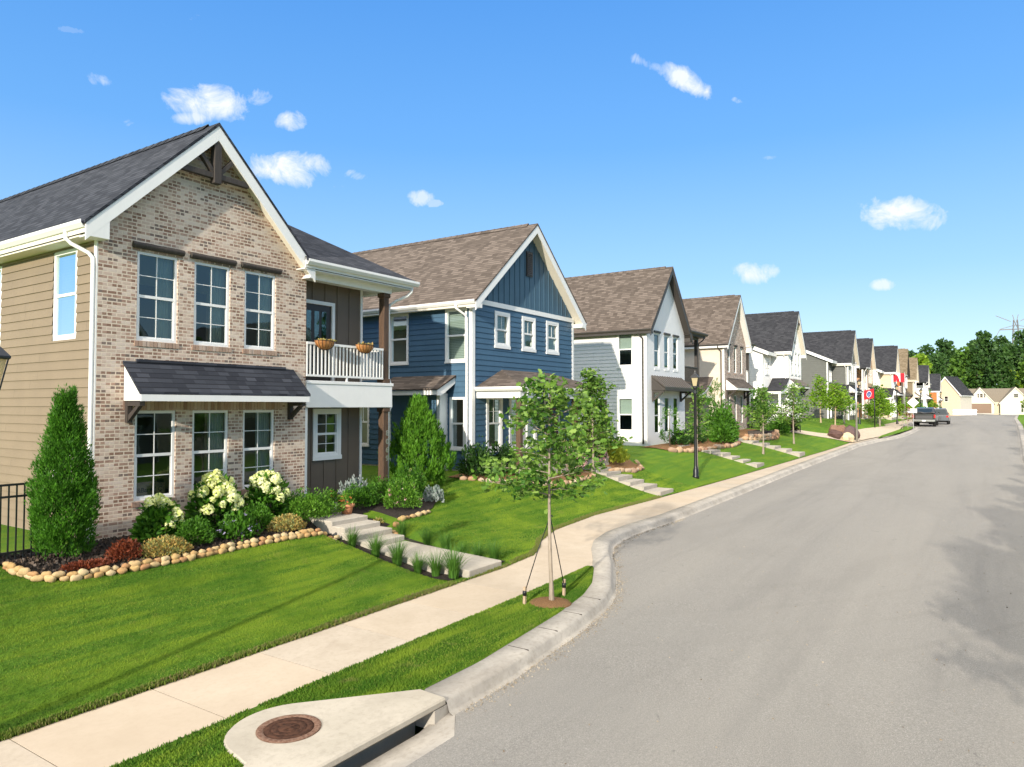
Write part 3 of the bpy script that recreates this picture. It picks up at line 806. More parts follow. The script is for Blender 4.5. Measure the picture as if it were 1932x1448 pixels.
def gable_roof(root, F, xl, xa, xr, zl, za, zr, y0, y1, shm, trimm='white_trim', th=.13, rake=.26, soff='cream_soffit', ridge=True, wallw=(0, 0), back=True, cut=None):
    """F.d runs across the gable; depth runs along -F.n from y0 (front edge) to y1"""
    m = MB(); P = lambda s, y, z: F(s, -y, z)
    def slab(m, a, b, lift, thick, ya, yb):
        (sa, za_), (sb, zb_) = a, b; d = Vector((sb - sa, zb_ - za_)).normalized(); nx, nz = -d.y, d.x
        if nz < 0: nx, nz = -nx, -nz
        q = [(sa + nx * lift, za_ + nz * lift), (sb + nx * lift, zb_ + nz * lift), (sb + nx * (lift - thick), zb_ + nz * (lift - thick)), (sa + nx * (lift - thick), za_ + nz * (lift - thick))]
        m.prism([P(x, ya, z) for x, z in q], P(0, yb, 0) - P(0, ya, 0))
    # top shingles: two slopes meeting in the ridge line
    t = .05
    def fold(m, h0, h1, ya, yb, ext=.0):
        L, A, R_ = Vector((xl, zl)), Vector((xa, za)), Vector((xr, zr))
        kl = (A - L).normalized(); kr = (R_ - A).normalized(); L = L - kl * ext; R_ = R_ + kr * ext
        vl = 1 / max(.2, kl.x); vr = 1 / max(.2, kr.x)
        va = max(vl, vr) if abs(vl - vr) < .3 else (vl + vr) / 2
        pts = [(L.x, L.y + h1 * vl), (A.x, A.y + h1 * va), (R_.x, R_.y + h1 * vr), (R_.x, R_.y + h0 * vr), (A.x, A.y + h0 * va), (L.x, L.y + h0 * vl)]
        k = len(m.v)
        for y in (ya, yb):
            for x, z in pts: m.v.append(tuple(P(x, y, z)))
        fs = [(0, 1, 4, 5), (1, 2, 3, 4), (6, 11, 10, 7), (7, 10, 9, 8), (0, 6, 7, 1), (1, 7, 8, 2), (2, 8, 9, 3), (3, 9, 10, 4), (4, 10, 11, 5), (5, 11, 6, 0)]
        fl = F.d.cross(Vector((0, 0, 1))).dot(F.n) < 0
        for f in fs: m.f.append(tuple(k + i for i in (f if not fl else f[::-1]))); m.sm.append(False)
    fold(m, -t, 0, y0, y1, .03)
    roof = m.build('roof', shm, root)
    # rake boards on the gable end, then soffit boards under the overhang
    r = MB(); fold(r, -t - rake, -t - .004, y0 + .012, y0 + .045)
    r.build('rake_board', trimm, root)
    if back: r = MB(); fold(r, -t - rake, -t - .004, y1 - .045, y1 - .012); r.build('rake_board', trimm, root)
    s_ = MB(); fold(s_, -t - .12, -t - .008, y0 + .048, y1 - .05); s_.build('soffit', soff, root)
    if ridge:
        c = MB(); A = [(xa - .13, za - .10), (xa, za + .035), (xa + .13, za - .10)]
        sl = (za - zl) / (xa - xl); sr = (za - zr) / (xr - xa)
        A = [(xa - .13, za - .13 * sl + .02), (xa, za + .045), (xa + .13, za - .13 * sr + .02)]
        n = max(2, int((y1 - y0) / .3)); 
        for i in range(n):
            a, b = y0 + .4 + (y1 - y0 - .4) * i / n, y0 + .4 + (y1 - y0 - .4) * (i + 1) / n
            for (p, q) in ((A[0], A[1]), (A[1], A[2])): m2 = c.poly([P(p[0], a, p[1] + .012), P(p[0], b, p[1]), P(q[0], b, q[1]), P(q[0], a, q[1] + .012)])
        c.build('ridge_cap', shm, roof)
    return roof

def gutter(root, p, q, out, mat='white_trim', h=.13, wd=.12):
    """an open gutter from p to q, out = outward direction"""
    p, q, o = Vector(p), Vector(q), Vector(out).normalized(); m = MB()
    prof = [(0, 0), (0, -h), (wd * .55, -h), (wd, -h * .45), (wd, 0), (wd - .012, 0), (wd - .012, -h * .4), (wd * .5, -h + .015), (.012, -h + .015), (.012, 0)]
    m.prism([p + o * a + Vector((0, 0, b)) for a, b in prof], q - p)
    return m.build('gutter', mat, root)
def downspout(root, pts, mat='white_trim', w=.075, d=.055):
    m = MB()
    m.tube(pts, w * .52, 8, True, True)
    return m.build('downspout', mat, root)

def shed_awning(root, F, s0, s1, ztop, zbot, depth, roofm, trimm='white_trim', brm='dark_stained_wood', seams=False, br=True, boxh=.17, brin=.1, brh=.42):
    """bracketed roof over the ground floor windows"""
    top = zbot + boxh; 
    m = MB(); m.poly([F(s0, .01, ztop), F(s0, depth, top), F(s1, depth, top), F(s1, .01, ztop)][::-1])
    m.poly([F(s0, .01, ztop - .05), F(s1, .01, ztop - .05), F(s1, depth, top - .05), F(s0, depth, top - .05)][::-1])
    m.poly([F(s0, depth, top), F(s0, depth, top - .05), F(s1, depth, top - .05), F(s1, depth, top)]); m.poly([F(s0, .01, ztop), F(s0, .01, ztop - .05), F(s0, depth, top - .05), F(s0, depth, top)]); m.poly([F(s1, .01, ztop), F(s1, depth, top), F(s1, depth, top - .05), F(s1, .01, ztop - .05)])
    if seams:
        x = s0 + .1
        while x < s1:
            m.prism([F(x - .012, .015, ztop + .004), F(x - .012, depth + .01, top + .004), F(x - .012, depth + .01, top + .035), F(x - .012, .015, ztop + .035)], F.d * .024); x += .33
    else:
        m.box(F, s0 + .25, s1 - .25, .004, .05, ztop - .02, ztop + .045)
    aw = m.build('awning_roof', roofm, root)
    b = MB(); e = .03
    for s in (s0 + e, s1 - e - .025): b.prism([F(s, .012, ztop - .075), F(s, depth - .03, top - .075), F(s, depth - .03, zbot), F(s, .012, zbot)], F.d * .025)
    b.box(F, s0 + e, s1 - e, depth - .028, depth - .002, zbot - .01, top - .055); b.box(F, s0 + e + .026, s1 - e - .026, .012, depth - .03, zbot - .004, zbot + .016)
    b.build('awning_box', trimm, aw)
    if br:
        for s in (s0 + brin, s1 - brin - .10):
            k = MB(); k.box(F, s, s + .10, .005, .095, zbot - brh, zbot - .006); k.box(F, s, s + .10, .096, depth - .1, zbot - .10, zbot - .006)
            k.prism([F(s + .012, .096, zbot - brh + .03), F(s + .012, .096, zbot - brh + .15), F(s + .012, depth - .26, zbot - .102), F(s + .012, depth - .15, zbot - .102)], F.d * .076)
            k.build('bracket', brm, aw)
    return aw

def rowlock(root, F, s0, s1, z, mat, h=.10, out=.02):
    """bricks set on edge under or over an opening"""
    m = MB(); n = int((s1 - s0) / .075)
    for i in range(n):
        a = s0 + (s1 - s0) * i / n; m.box(F, a + .004, a + (s1 - s0) / n - .004, -.02, out + random.uniform(-.004, .003), z, z + h)
    return m.build('brick_sill', mat, root)
for nm, c in (('edge_brick', [(.28, .17, .12), (.46, .34, .26), (.34, .21, .15), (.52, .41, .33)]), ('white_edge_brick', [(.74, .74, .73), (.78, .78, .77)])):
    t = NT(nm); g_ = t.n('ShaderNodeNewGeometry'); t.done(t.pbsdf(t.ramp(g_.outputs['Random Per Island'], [(i / (len(c) - 1), x) for i, x in enumerate(c)]), .9, t.bump(t.noise(60, 3, .6, t.obj()), .4, .004), 0, .2))

def railing(root, F, s0, s1, z0, h=.92, mat='white_trim', step=.115, w=0.):
    m = MB(); m.box(F, s0, s1, w - .03, w + .03, z0 + h - .06, z0 + h); m.box(F, s0, s1, w - .022, w + .022, z0 + .08, z0 + .13)
    n = int((s1 - s0) / step)
    for i in range(n + 1):
        a = s0 + (s1 - s0) * i / n; a = min(max(a, s0 + .02), s1 - .02); m.box(F, a - .017, a + .017, w - .017, w + .017, z0 + .131, z0 + h - .061)
    m.box(F, (s0 + s1) / 2 - .02, (s0 + s1) / 2 + .02, w - .02, w + .02, z0 - .02, z0 + .079)
    return m.build('railing', mat, root)

def post(root, x, y, z0, z1, wd=.19, mat='stained_wood', collar=.0, bevel=.012, cap=None):
    m = MB(); m.box(Frame((x, y, 0), (1, 0, 0), (0, -1, 0)), -wd / 2, wd / 2, -wd / 2, wd / 2, z0, z1)
    if collar:
        for z in (z0, z1 - collar): m.box(Frame((x, y, 0), (1, 0, 0), (0, -1, 0)), -wd / 2 - .03, wd / 2 + .03, -wd / 2 - .03, wd / 2 + .03, z + .002, z + collar - .002)
    return m.build('post', mat, root, bevel)

def text_mesh(root, txt, size, F, s, w, z, mat, ext=.008, name='lettering', flip=False):
    cu = bpy.data.curves.new('t', 'FONT'); cu.body = txt; cu.size = size; cu.extrude = ext; cu.offset = size * .025; cu.align_x = 'CENTER'; cu.align_y = 'CENTER'
    o = bpy.data.objects.new('t', cu); COL.objects.link(o); bpy.context.view_layer.update()
    me = bpy.data.meshes.new_from_object(o.evaluated_get(bpy.context.evaluated_depsgraph_get())); bpy.data.objects.remove(o)
    d = F.d
    for v in me.vertices:
        p = F(s, w, z) + d * v.co.x + Vector((0, 0, v.co.y)) + F.n * v.co.z; v.co = p
    me.materials.clear()
    return link(name, me, mat, root)

def FRONT(y=0, x=0): return Frame((x, y, 0), (1, 0, 0), (0, -1, 0))
def SIDE(x=0): return Frame((x, 0, 0), (0, 1, 0), (-1, 0, 0))      # the wall turned to the camera; s = depth behind the front

def corner_board(root, F, s0, s1, z0, z1, mat='white_trim', out=.03):
    m = MB(); m.box(F, s0, s1, .003, out, z0, z1); return m.build('corner_board', mat, root)

def hip_wing_roof(root, x0, x1, y0, y1, ze, rise, run, shm, trimm='white_trim', gut=True, gm='white_trim'):
    """low roof over the porch wing: slopes back from the front eave and down to the right side"""
    m = MB(); a = (x0, y0, ze); b = (x1, y0, ze); c = (x1, y1, ze); d = (x1 - run, y0 + run, ze + rise); e = (x1 - run, y1, ze + rise); f = (x0, y0 + run, ze + rise); g_ = (x0, y1, ze + rise)
    m.poly([a, b, d, f]); m.poly([b, c, e, d]); m.poly([f, d, e, g_])
    lo = .05; A, B_, C_ = (x0, y0, ze - lo), (x1, y0, ze - lo), (x1, y1, ze - lo)
    m.poly([a, A, B_, b]); m.poly([b, B_, C_, c]); m.poly([A, (x0, y1, ze - lo), C_, B_])
    m.build('wing_roof', shm, root)
    t = MB(); t.box(WORLD, x0, x1 - .03, y0 + .03, y0 + .06, ze - .22, ze - lo - .003); t.box(WORLD, x1 - .06, x1 - .03, y0 + .061, y1, ze - .26, ze - lo - .003); t.box(WORLD, x0, x1 - .061, y0 + .061, y1, ze - .258, ze - .235)
    t.build('fascia', trimm, root)
    if gut: gutter(root, (x0, y0 + .028, ze - .03), (x1 + .1, y0 + .028, ze - .03), (0, -1, 0), gm)

# ------------------------------------------------------------------ house 1: brick gable, tan siding
def house_one():
    r = thing('brick_house', 'tan-sided house with mixed-brick front gable, charcoal shingle roof and white-railed balcony', 'house', (6.72, 13.65, .88))
    F, S = FRONT(), SIDE()
    xa, za, xl, zl, xr, zr = 2.27, 8.50, -.36, 5.88, 4.90, 5.88
    ZT = lambda x: zl + (za - zl) * (x - xl) / (xa - xl) if x < xa else zr + (za - zr) * (xr - x) / (xr - xa)
    th = .14 * 1.41
    up = [(.735, 1.575), (1.935, 2.785), (3.145, 3.985)]
    holes = [(a, b, 3.79, 5.54) for a, b in up] + [(a, b, .68, 2.43) for a, b in up]
    W = 4.87
    def lf(z): return max(0, xl + (z + th - zl) / (za - zl) * (xa - xl))
    def rf(z): return min(W, xr - (z + th - zr) / (za - zr) * (xr - xa))
    ztop = za - th - .01
    wall(r, 'brick_wall', 'mixed_brick', F, -.35, ztop, lf, rf, holes, zb=[ZT(0) - th, ZT(W) - th] + list(np.linspace(6.3, ztop, 4)), reveal=.09)
    for i, (a, b) in enumerate(up):
        window(r, F, a + .003, b - .003, 3.793, 5.537, (2, 2), .03, cover='curtain')
        w_ = window(r, F, a + .003, b - .003, .683, 2.427, (2, 2), .03, cover=None if i == 0 else 'curtain')
        rowlock(r, F, a - .04, b + .04, 3.68, 'edge_brick'); rowlock(r, F, a - .04, b + .04, .57, 'edge_brick')
        m = MB(); m.prism([F(a - .11, .003, 5.58), F(a - .11, .003, 5.70), F(a - .11, .055, 5.70), F(a - .11, .085, 5.66), F(a - .11, .085, 5.63), F(a - .11, .055, 5.58)], F.d * (b - a + .22)); m.build('lintel', 'dark_stained_wood', r, .01)
    m = MB(); n = 48     # soldier course over the ground floor openings
    for i in range(n): a = .5 + (4.2 - .5) * i / n; m.box(F, a + .004, a + 3.7 / n - .004, -.02, .008, 2.44, 2.44 + .19)
    m.build('brick_sill', 'edge_brick', r)
    # carton seen behind the first ground floor window
    m = MB(); m.box(F, .82, 1.46, -.36, -.16, .70, .98); c = m.build('carton', 'cardboard', r); text_mesh(c, '&Barrel C', .125, F, 1.14, -.157, .86, 'dark_ink', .001)
    # left side wall, lapped tan siding
    sw = [(.76, 1.70, 3.80, 5.56), (4.05, 4.95, 3.80, 5.56), (8.2, 9.1, 3.80, 5.56), (.80, 1.62, .74, 2.43), (5.2, 6.1, .74, 2.43)]
    wall(r, 'siding', 'tan_siding', S, .02, 5.75, cst(.10), cst(17), [(a + .0, b - .0, c, d) for a, b, c, d in sw], lap=.178)
    for a, b, c, d in sw: window(r, S, a + .003, b - .003, c + .003, d - .003, (1, 1), .0, trim=.0, cover='blind1.0' if d > 4 else 'blind0.4', fw_=.075)
    m = MB(); m.box(S, .1, 17, -.1, .012, -.4, .02); m.build('foundation', 'concrete_foundation', r)
    m = MB(); m.box(S, .004, .10, -.05, .026, -.3, 5.95); m.build('corner_board', 'white_trim', r)
    m = MB(); m.box(WORLD, 4.875, 4.88 + .08, .02, .06, -.1, 2.47); m.build('corner_board', 'white_trim', r)
    # roof and its trim
    gable_roof(r, F, xl, xa, xr, zl, za, zr, -.30, 17.3, 'charcoal_shingles', rake=.22)
    m = MB(); m.box(S, -.02, 17.2, .004, .33, 5.60, 5.63); m.build('soffit', 'cream_soffit', r)
    # boxed return at the foot of the gable, left and right
    for x0, x1 in ((-.335, .055), (W - .14, W + .02)):
        m = MB(); m.prism([F(x0, -.0, 5.58), F(x1, -.0, 5.58), F(x1, -.0, ZT(max(x1 if x1 < 1 else x0, 0)) - .30), F(x0, -.0, ZT(max(x0, xl) if x0 < 1 else min(x1, xr)) - .30)], F.n * .287); m.build('eave_return', 'white_trim', r)
    gutter(r, (-.325, -.26, 5.86), (-.325, 17.2, 5.86), (-1, 0, 0))
    downspout(r, [(-.38, .42, 5.75), (-.38, .42, 5.62), (-.31, .36, 5.52), (-.10, .15, 5.36), (-.065, .06, 5.26), (-.065, .045, 5.1), (-.065, .045, 2.5), (-.065, .045, .12), (-.14, .0, .02)])
    # timber truss in the peak
    m = MB(); y = -.20; zc = 7.36
    zz = lambda x: ZT(x) - .33
    xL = xl + (zc + .34 - zl) / (za - zl) * (xa - xl); xR = xr - (zc + .34 - zr) / (za - zr) * (xr - xa)
    m.box(FRONT(y), xL + .02, xR - .02, -.05, .05, zc - .06, zc + .06)
    m.box(FRONT(y), xa - .085, xa + .085, -.075, .075, zc - .16, za - .42)
    m.beam((xa - .08, y, zc + .08), (xa - .5, y, zc + .54), .09, .10, (0, 1, 0)); m.beam((xa + .08, y, zc + .08), (xa + .5, y, zc + .54), .09, .10, (0, 1, 0))
    m.build('gable_truss', 'dark_stained_wood', r, .008)
    shed_awning(r, F, .48, 4.50, 3.38, 2.62, .62, 'charcoal_shingles', brin=.06)
    # recessed wing with porch and balcony
    G = FRONT(.55); XW = 7.20
    ph = [(5.66, 6.42, 1.24, 2.36)]
    wall(r, 'panel_wall', 'brown_panel', G, .06, 2.60, cst(W), cst(XW), ph, battens=.42)
    window(r, G, *ph[0][:2], *ph[0][2:], (2, 2), .0, trim=.09)
    dr = [(5.20, 6.18, 3.1, 5.12)]
    wall(r, 'panel_wall', 'brown_panel', G, 3.1, 5.9, cst(W), cst(XW), dr, battens=.42)
    m = MB(); m.box(G, 5.20, 6.18, -.06, -.02, 3.1, 5.12); d_ = m.build('door', 'door_dark', r)
    m = MB()
    for a in (5.36, 5.62, 5.86): m.box(G, a, a + .15, -.019, -.012, 3.75, 4.95)
    m.build('pane', 'window_glass', d_)
    m = MB(); m.box(G, 5.11, 5.20, -.05, .03, 3.1, 5.21); m.box(G, 6.18, 6.27, -.05, .03, 3.1, 5.21); m.box(G, 5.20, 6.18, -.05, .03, 5.12, 5.21); m.build('door_frame', 'white_trim', d_)
    m = MB(); m.box(G, XW - .001, XW + .07, -.07, .03, .06, 5.9); m.build('corner_board', 'white_trim', r)
    m = MB(); m.box(WORLD, XW - .03, XW - .001, .62, 17, -.3, 5.9); m.build('side_wall', 'tan_siding', r)
    m = MB(); m.box(FRONT(0), W + .012, 7.86, -.1, .03, 2.48, 3.06); m.box(FRONT(0), W + .008, 7.90, -.1, .05, 3.06, 3.14); m.box(WORLD, 7.78, 7.86, .101, 3, 2.48, 3.14); m.box(WORLD, W + .01, 7.779, .101, .54, 2.90, 3.05); m.box(WORLD, XW + .08, 7.779, .541, 3, 2.90, 3.05)
    m.build('balcony_deck', 'white_trim', r, .006)
    railing(r, FRONT(-.0), W + .02, 7.52, 3.16); m = None
    railing(r, Frame((7.68, .1, 0), (0, 1, 0), (1, 0, 0)), .05, 2.6, 3.16)
    post(r, 7.68, .12, .05, 2.475, .20, collar=.12); post(r, 7.68, .12, 3.145, 5.62, .20, collar=.12)
    text = [('8', 1.52 + .25), ('0', 1.29 + .25), ('6', 1.06 + .25), ('9', .83 + .25)]
    for ch, z in text: text_mesh(r, ch, .20, Frame((7.68, .02, 0), (1, 0, 0), (0, -1, 0)), .045, .004, z, 'silver_metal', .006, 'house_number')
    m = MB(); m.box(FRONT(0), W + .02, 7.86, -.25, -.0, 5.62, 5.80); m.box(WORLD, 7.62, 7.86, .251, 5, 5.62, 5.80); m.build('porch_beam', 'white_trim', r)
    hip_wing_roof(r, W - .3, 8.42, -.36, 8, 6.03, 1.7, 2.9, 'charcoal_shingles')
    downspout(r, [(8.36, -.30, 5.85), (8.36, -.28, 5.72), (8.28, -.20, 5.6), (8.02, -.02, 5.45), (7.90, .10, 5.33), (7.885, .14, 5.2), (7.885, .14, 3.3), (7.96, .12, 3.1), (7.96, .10, 2.5), (7.885, .14, 2.35), (7.885, .14, -.02)])
    m = MB(); m.box(WORLD, W + .06, 8.0, -.02, 3.4, -.4, .05); m.box(WORLD, W + .1, W + 1.25, -.75, -.021, -.4, -.07); m.build('porch_slab', 'step_concrete', r, .01)
    # planters of coir hung on the rail
    m = MB(); m.box(WORLD, .02, W - .02, .12, 16.9, 2.75, 2.95); m.box(WORLD, .02, W - .02, .12, 16.9, -.1, .05); m.box(WORLD, .3, W - .3, 3.6, 3.7, .05, 5.5); m.build('interior', 'interior_dark', r)
    return r
plain('cardboard', (.30, .20, .11), .8); plain('dark_ink', (.02, .02, .02), .6); plain('silver_metal', (.55, .55, .54), .3, .9)
house_one()

# ------------------------------------------------------------------ house 2: blue
def house_two():
    r = thing('blue_house', 'blue lapped-siding house with brown shingle roof and white trim', 'house', (18.3, 13.65, 1.35))
    F, S = FRONT(), SIDE(); W = 6.75; xa, za, xl, zl, xr, zr = 3.375, 8.60, -.34, 5.42, 7.09, 5.42
    ZT = lambda x: zl + (za - zl) * (x - xl) / (xa - xl) if x < xa else zr + (za - zr) * (xr - x) / (xr - xa)
    th = .19; BZ = 5.46
    lf = lambda z: max(0, xl + (z + th - zl) / (za - zl) * (xa - xl)); rf = lambda z: min(W, xr - (z + th - zr) / (za - zr) * (xr - xa))
    up = [(1.33, 2.07, 4.10, 5.16), (3.02, 3.76, 4.10, 5.16), (4.70, 5.46, 4.10, 5.16)]
    low = [(.85, 1.62, .62, 2.32), (2.2, 2.95, .62, 2.32), (3.1, 3.85, .62, 2.32)]
    wall(r, 'siding', 'blue_siding', F, .0, BZ, lf, rf, up + low, lap=.178)
    wall(r, 'gable_panel', 'blue_panel', F, BZ, za - th - .01, lf, rf, [], battens=.33, zb=np.linspace(5.6, 8, 4))
    for h in up: window(r, F, *h, grid=(2, 1), trim=.085, cover='blind1.0', lowgrid=False)
    for h in low: window(r, F, *h, grid=(2, 2), trim=.085, lowgrid=False)
    m = MB(); m.box(F, .0, W, .0, .035, BZ - .09, BZ + .07); m.build('band_board', 'white_trim', r)
    for a, b in ((-.002, .13), (W - .13, W + .002)): corner_board(r, F, a, b, -.05, BZ - .091)
    v = MB(); v.box(F, 3.22, 3.62, .02, .05, 6.72, 7.62); 
    for i in range(12): z = 6.78 + i * .066; v.prism([F(3.26, .05, z), F(3.26, .075, z), F(3.26, .055, z + .055), F(3.26, .05, z + .055)], F.d * .32)
    v.build('gable_vent', 'dark_trim', r)
    m = MB(); m.box(F, 4.55, 5.5, -.06, .01, .1, 2.2); d_ = m.build('door', 'door_red', r); m = MB(); m.box(F, 4.45, 4.55, 0, .04, .1, 2.3); m.box(F, 5.5, 5.6, 0, .04, .1, 2.3); m.box(F, 4.55, 5.5, 0, .04, 2.2, 2.3); m.build('door_frame', 'white_trim', d_)
    # side towards the brick house
    sw = [(.22, 1.04, 3.50, 5.18), (2.72, 3.52, 3.50, 5.18), (5.0, 5.7, 3.50, 5.10), (.28, .85, .66, 2.30), (4.55, 5.15, .66, 2.30), (5.25, 5.85, .66, 2.30)]
    sw = [(a + .0, b, c, d) for a, b, c, d in sw]
    wall(r, 'siding', 'blue_siding', S, .0, 5.35, cst(.0), cst(16), sw, lap=.178)
    for h in sw: window(r, S, *h, grid=(1, 1) if h[2] > 2 or h[0] < 1 else (2, 1), trim=.035, cover='blind1.0' if h[2] > 2 else None, lowgrid=False, fw_=.045)
    corner_board(r, S, -.03, .10, -.05, 5.4)
    m = MB(); m.box(S, -.0, 16, -.1, .010, -.7, .0); m.box(F, .0, W, -.1, .010, -.7, .0); m.build('foundation', 'concrete_foundation', r)
    downspout(r, [(-.40, .35, 5.28), (-.40, .35, 5.18), (-.32, .28, 5.1), (-.12, .2, 4.98), (-.07, .16, 4.88), (-.07, .16, .15), (-.14, .12, .02)])
    # little shed roof over the side entry bay
    m = MB(); B = SIDE(-.42); m.box(B, .98, 1.10, -.42, .0, -.3, 2.45); m.build('corner_board', 'white_trim', r); m = MB(); m.box(B, 3.12, 3.24, -.42, .0, -.3, 2.45); m.build('corner_board', 'white_trim', r)
    wall(r, 'siding', 'blue_siding', SIDE(-.38), .0, 2.5, cst(1.10), cst(3.12), [], lap=.178)
    a = SIDE(); m = MB(); m.poly([a(.62, .02, 3.05), a(.62, .95, 2.60), a(3.35, .95, 2.60), a(3.35, .02, 3.05)]); m.poly([a(.62, .02, 3.0), a(3.35, .02, 3.0), a(3.35, .95, 2.56), a(.62, .95, 2.56)]); m.poly([a(.62, .95, 2.6), a(.62, .95, 2.56), a(3.35, .95, 2.56), a(3.35, .95, 2.6)])
    e = m.build('entry_roof', 'brown_shingles', r)
    m = MB(); m.prism([a(.66, .02, 2.99), a(.66, .93, 2.54), a(.66, .93, 2.38), a(.66, .72, 2.38), a(.66, .02, 2.78)], a.d * .03); m.box(a, .70, 3.3, .88, .91, 2.40, 2.54); m.box(a, .70, 3.3, .43, .87, 2.46, 2.48); m.build('fascia', 'white_trim', e)
    # roof
    gable_roof(r, F, xl, xa, xr, zl, za, zr, -.42, 16.4, 'brown_shingles', rake=.22)
    for x0, x1 in ((-.315, .0), (W + .0, W + .315)):
        m = MB(); m.box(F, x0, x1, .0, .405, 5.16, 5.30); m.build('eave_return', 'white_trim', r)
    gutter(r, (-.31, -.40, 5.40), (-.31, 16.3, 5.40), (-1, 0, 0)); gutter(r, (W + .31, -.40, 5.40), (W + .31, 16.3, 5.40), (1, 0, 0))
    m = MB(); m.box(S, -.0, 16.2, .004, .31, 5.22, 5.24); m.build('soffit', 'cream_soffit', r)
    downspout(r, [(W + .07, .12, 5.2), (W + .07, .12, .1)])
    # front porch with a low hipped roof
    x0, x1, y0 = .18, 6.35, -1.75; ze, zt = 2.66, 3.28
    m = MB(); A, B_, C_, E = (x0, 0, ze), (x0, y0, ze), (x1, y0, ze), (x1, 0, ze); P, Q = (x0 + 1.5, -.01, zt), (x1 - 1.5, -.01, zt)
    m.poly([B_, C_, Q, P]); m.poly([A, B_, P]); m.poly([C_, E, Q]); m.poly([A, E, C_, B_])
    pr = m.build('porch_roof', 'brown_shingles', r)
    m = MB(); m.box(WORLD, x0 + .05, x1 - .05, y0 + .06, y0 + .2, 2.30, 2.62); m.box(WORLD, x0 + .05, x0 + .19, y0 + .201, -.01, 2.30, 2.62); m.box(WORLD, x1 - .19, x1 - .05, y0 + .201, -.01, 2.30, 2.62); m.box(WORLD, x0 + .19, x1 - .19, y0 + .201, -.01, 2.58, 2.60); m.build('porch_beam', 'white_trim', r)
    gutter(r, (x0, y0 + .01, ze - .005), (x1, y0 + .01, ze - .005), (0, -1, 0)); gutter(r, (x0 + .01, y0 - .1, ze - .005), (x0 + .01, -.05, ze - .005), (-1, 0, 0))
    for x in (x0 + .13, 3.9, x1 - .13): post(r, x, y0 + .14, .1, 2.298, .17, 'stained_wood')
    downspout(r, [(x0 + .32, y0 - .04, 2.55), (x0 + .34, y0 - .0, 2.42), (x0 + .36, y0 + .02, 2.3), (x0 + .36, y0 + .02, .1)])
    m = MB(); m.box(WORLD, x0 + .5, x1, y0 + .0, -.012, -.5, .10); m.build('porch_slab', 'step_concrete', r)
    m = MB(); m.box(WORLD, .1, W - .1, .3, 15.8, 2.7, 2.9); m.box(WORLD, .1, W - .1, .3, 15.8, -.1, .0); m.box(WORLD, .3, W - .3, 3.6, 3.7, .05, 5.2); m.build('interior', 'interior_dark', r)
house_two()

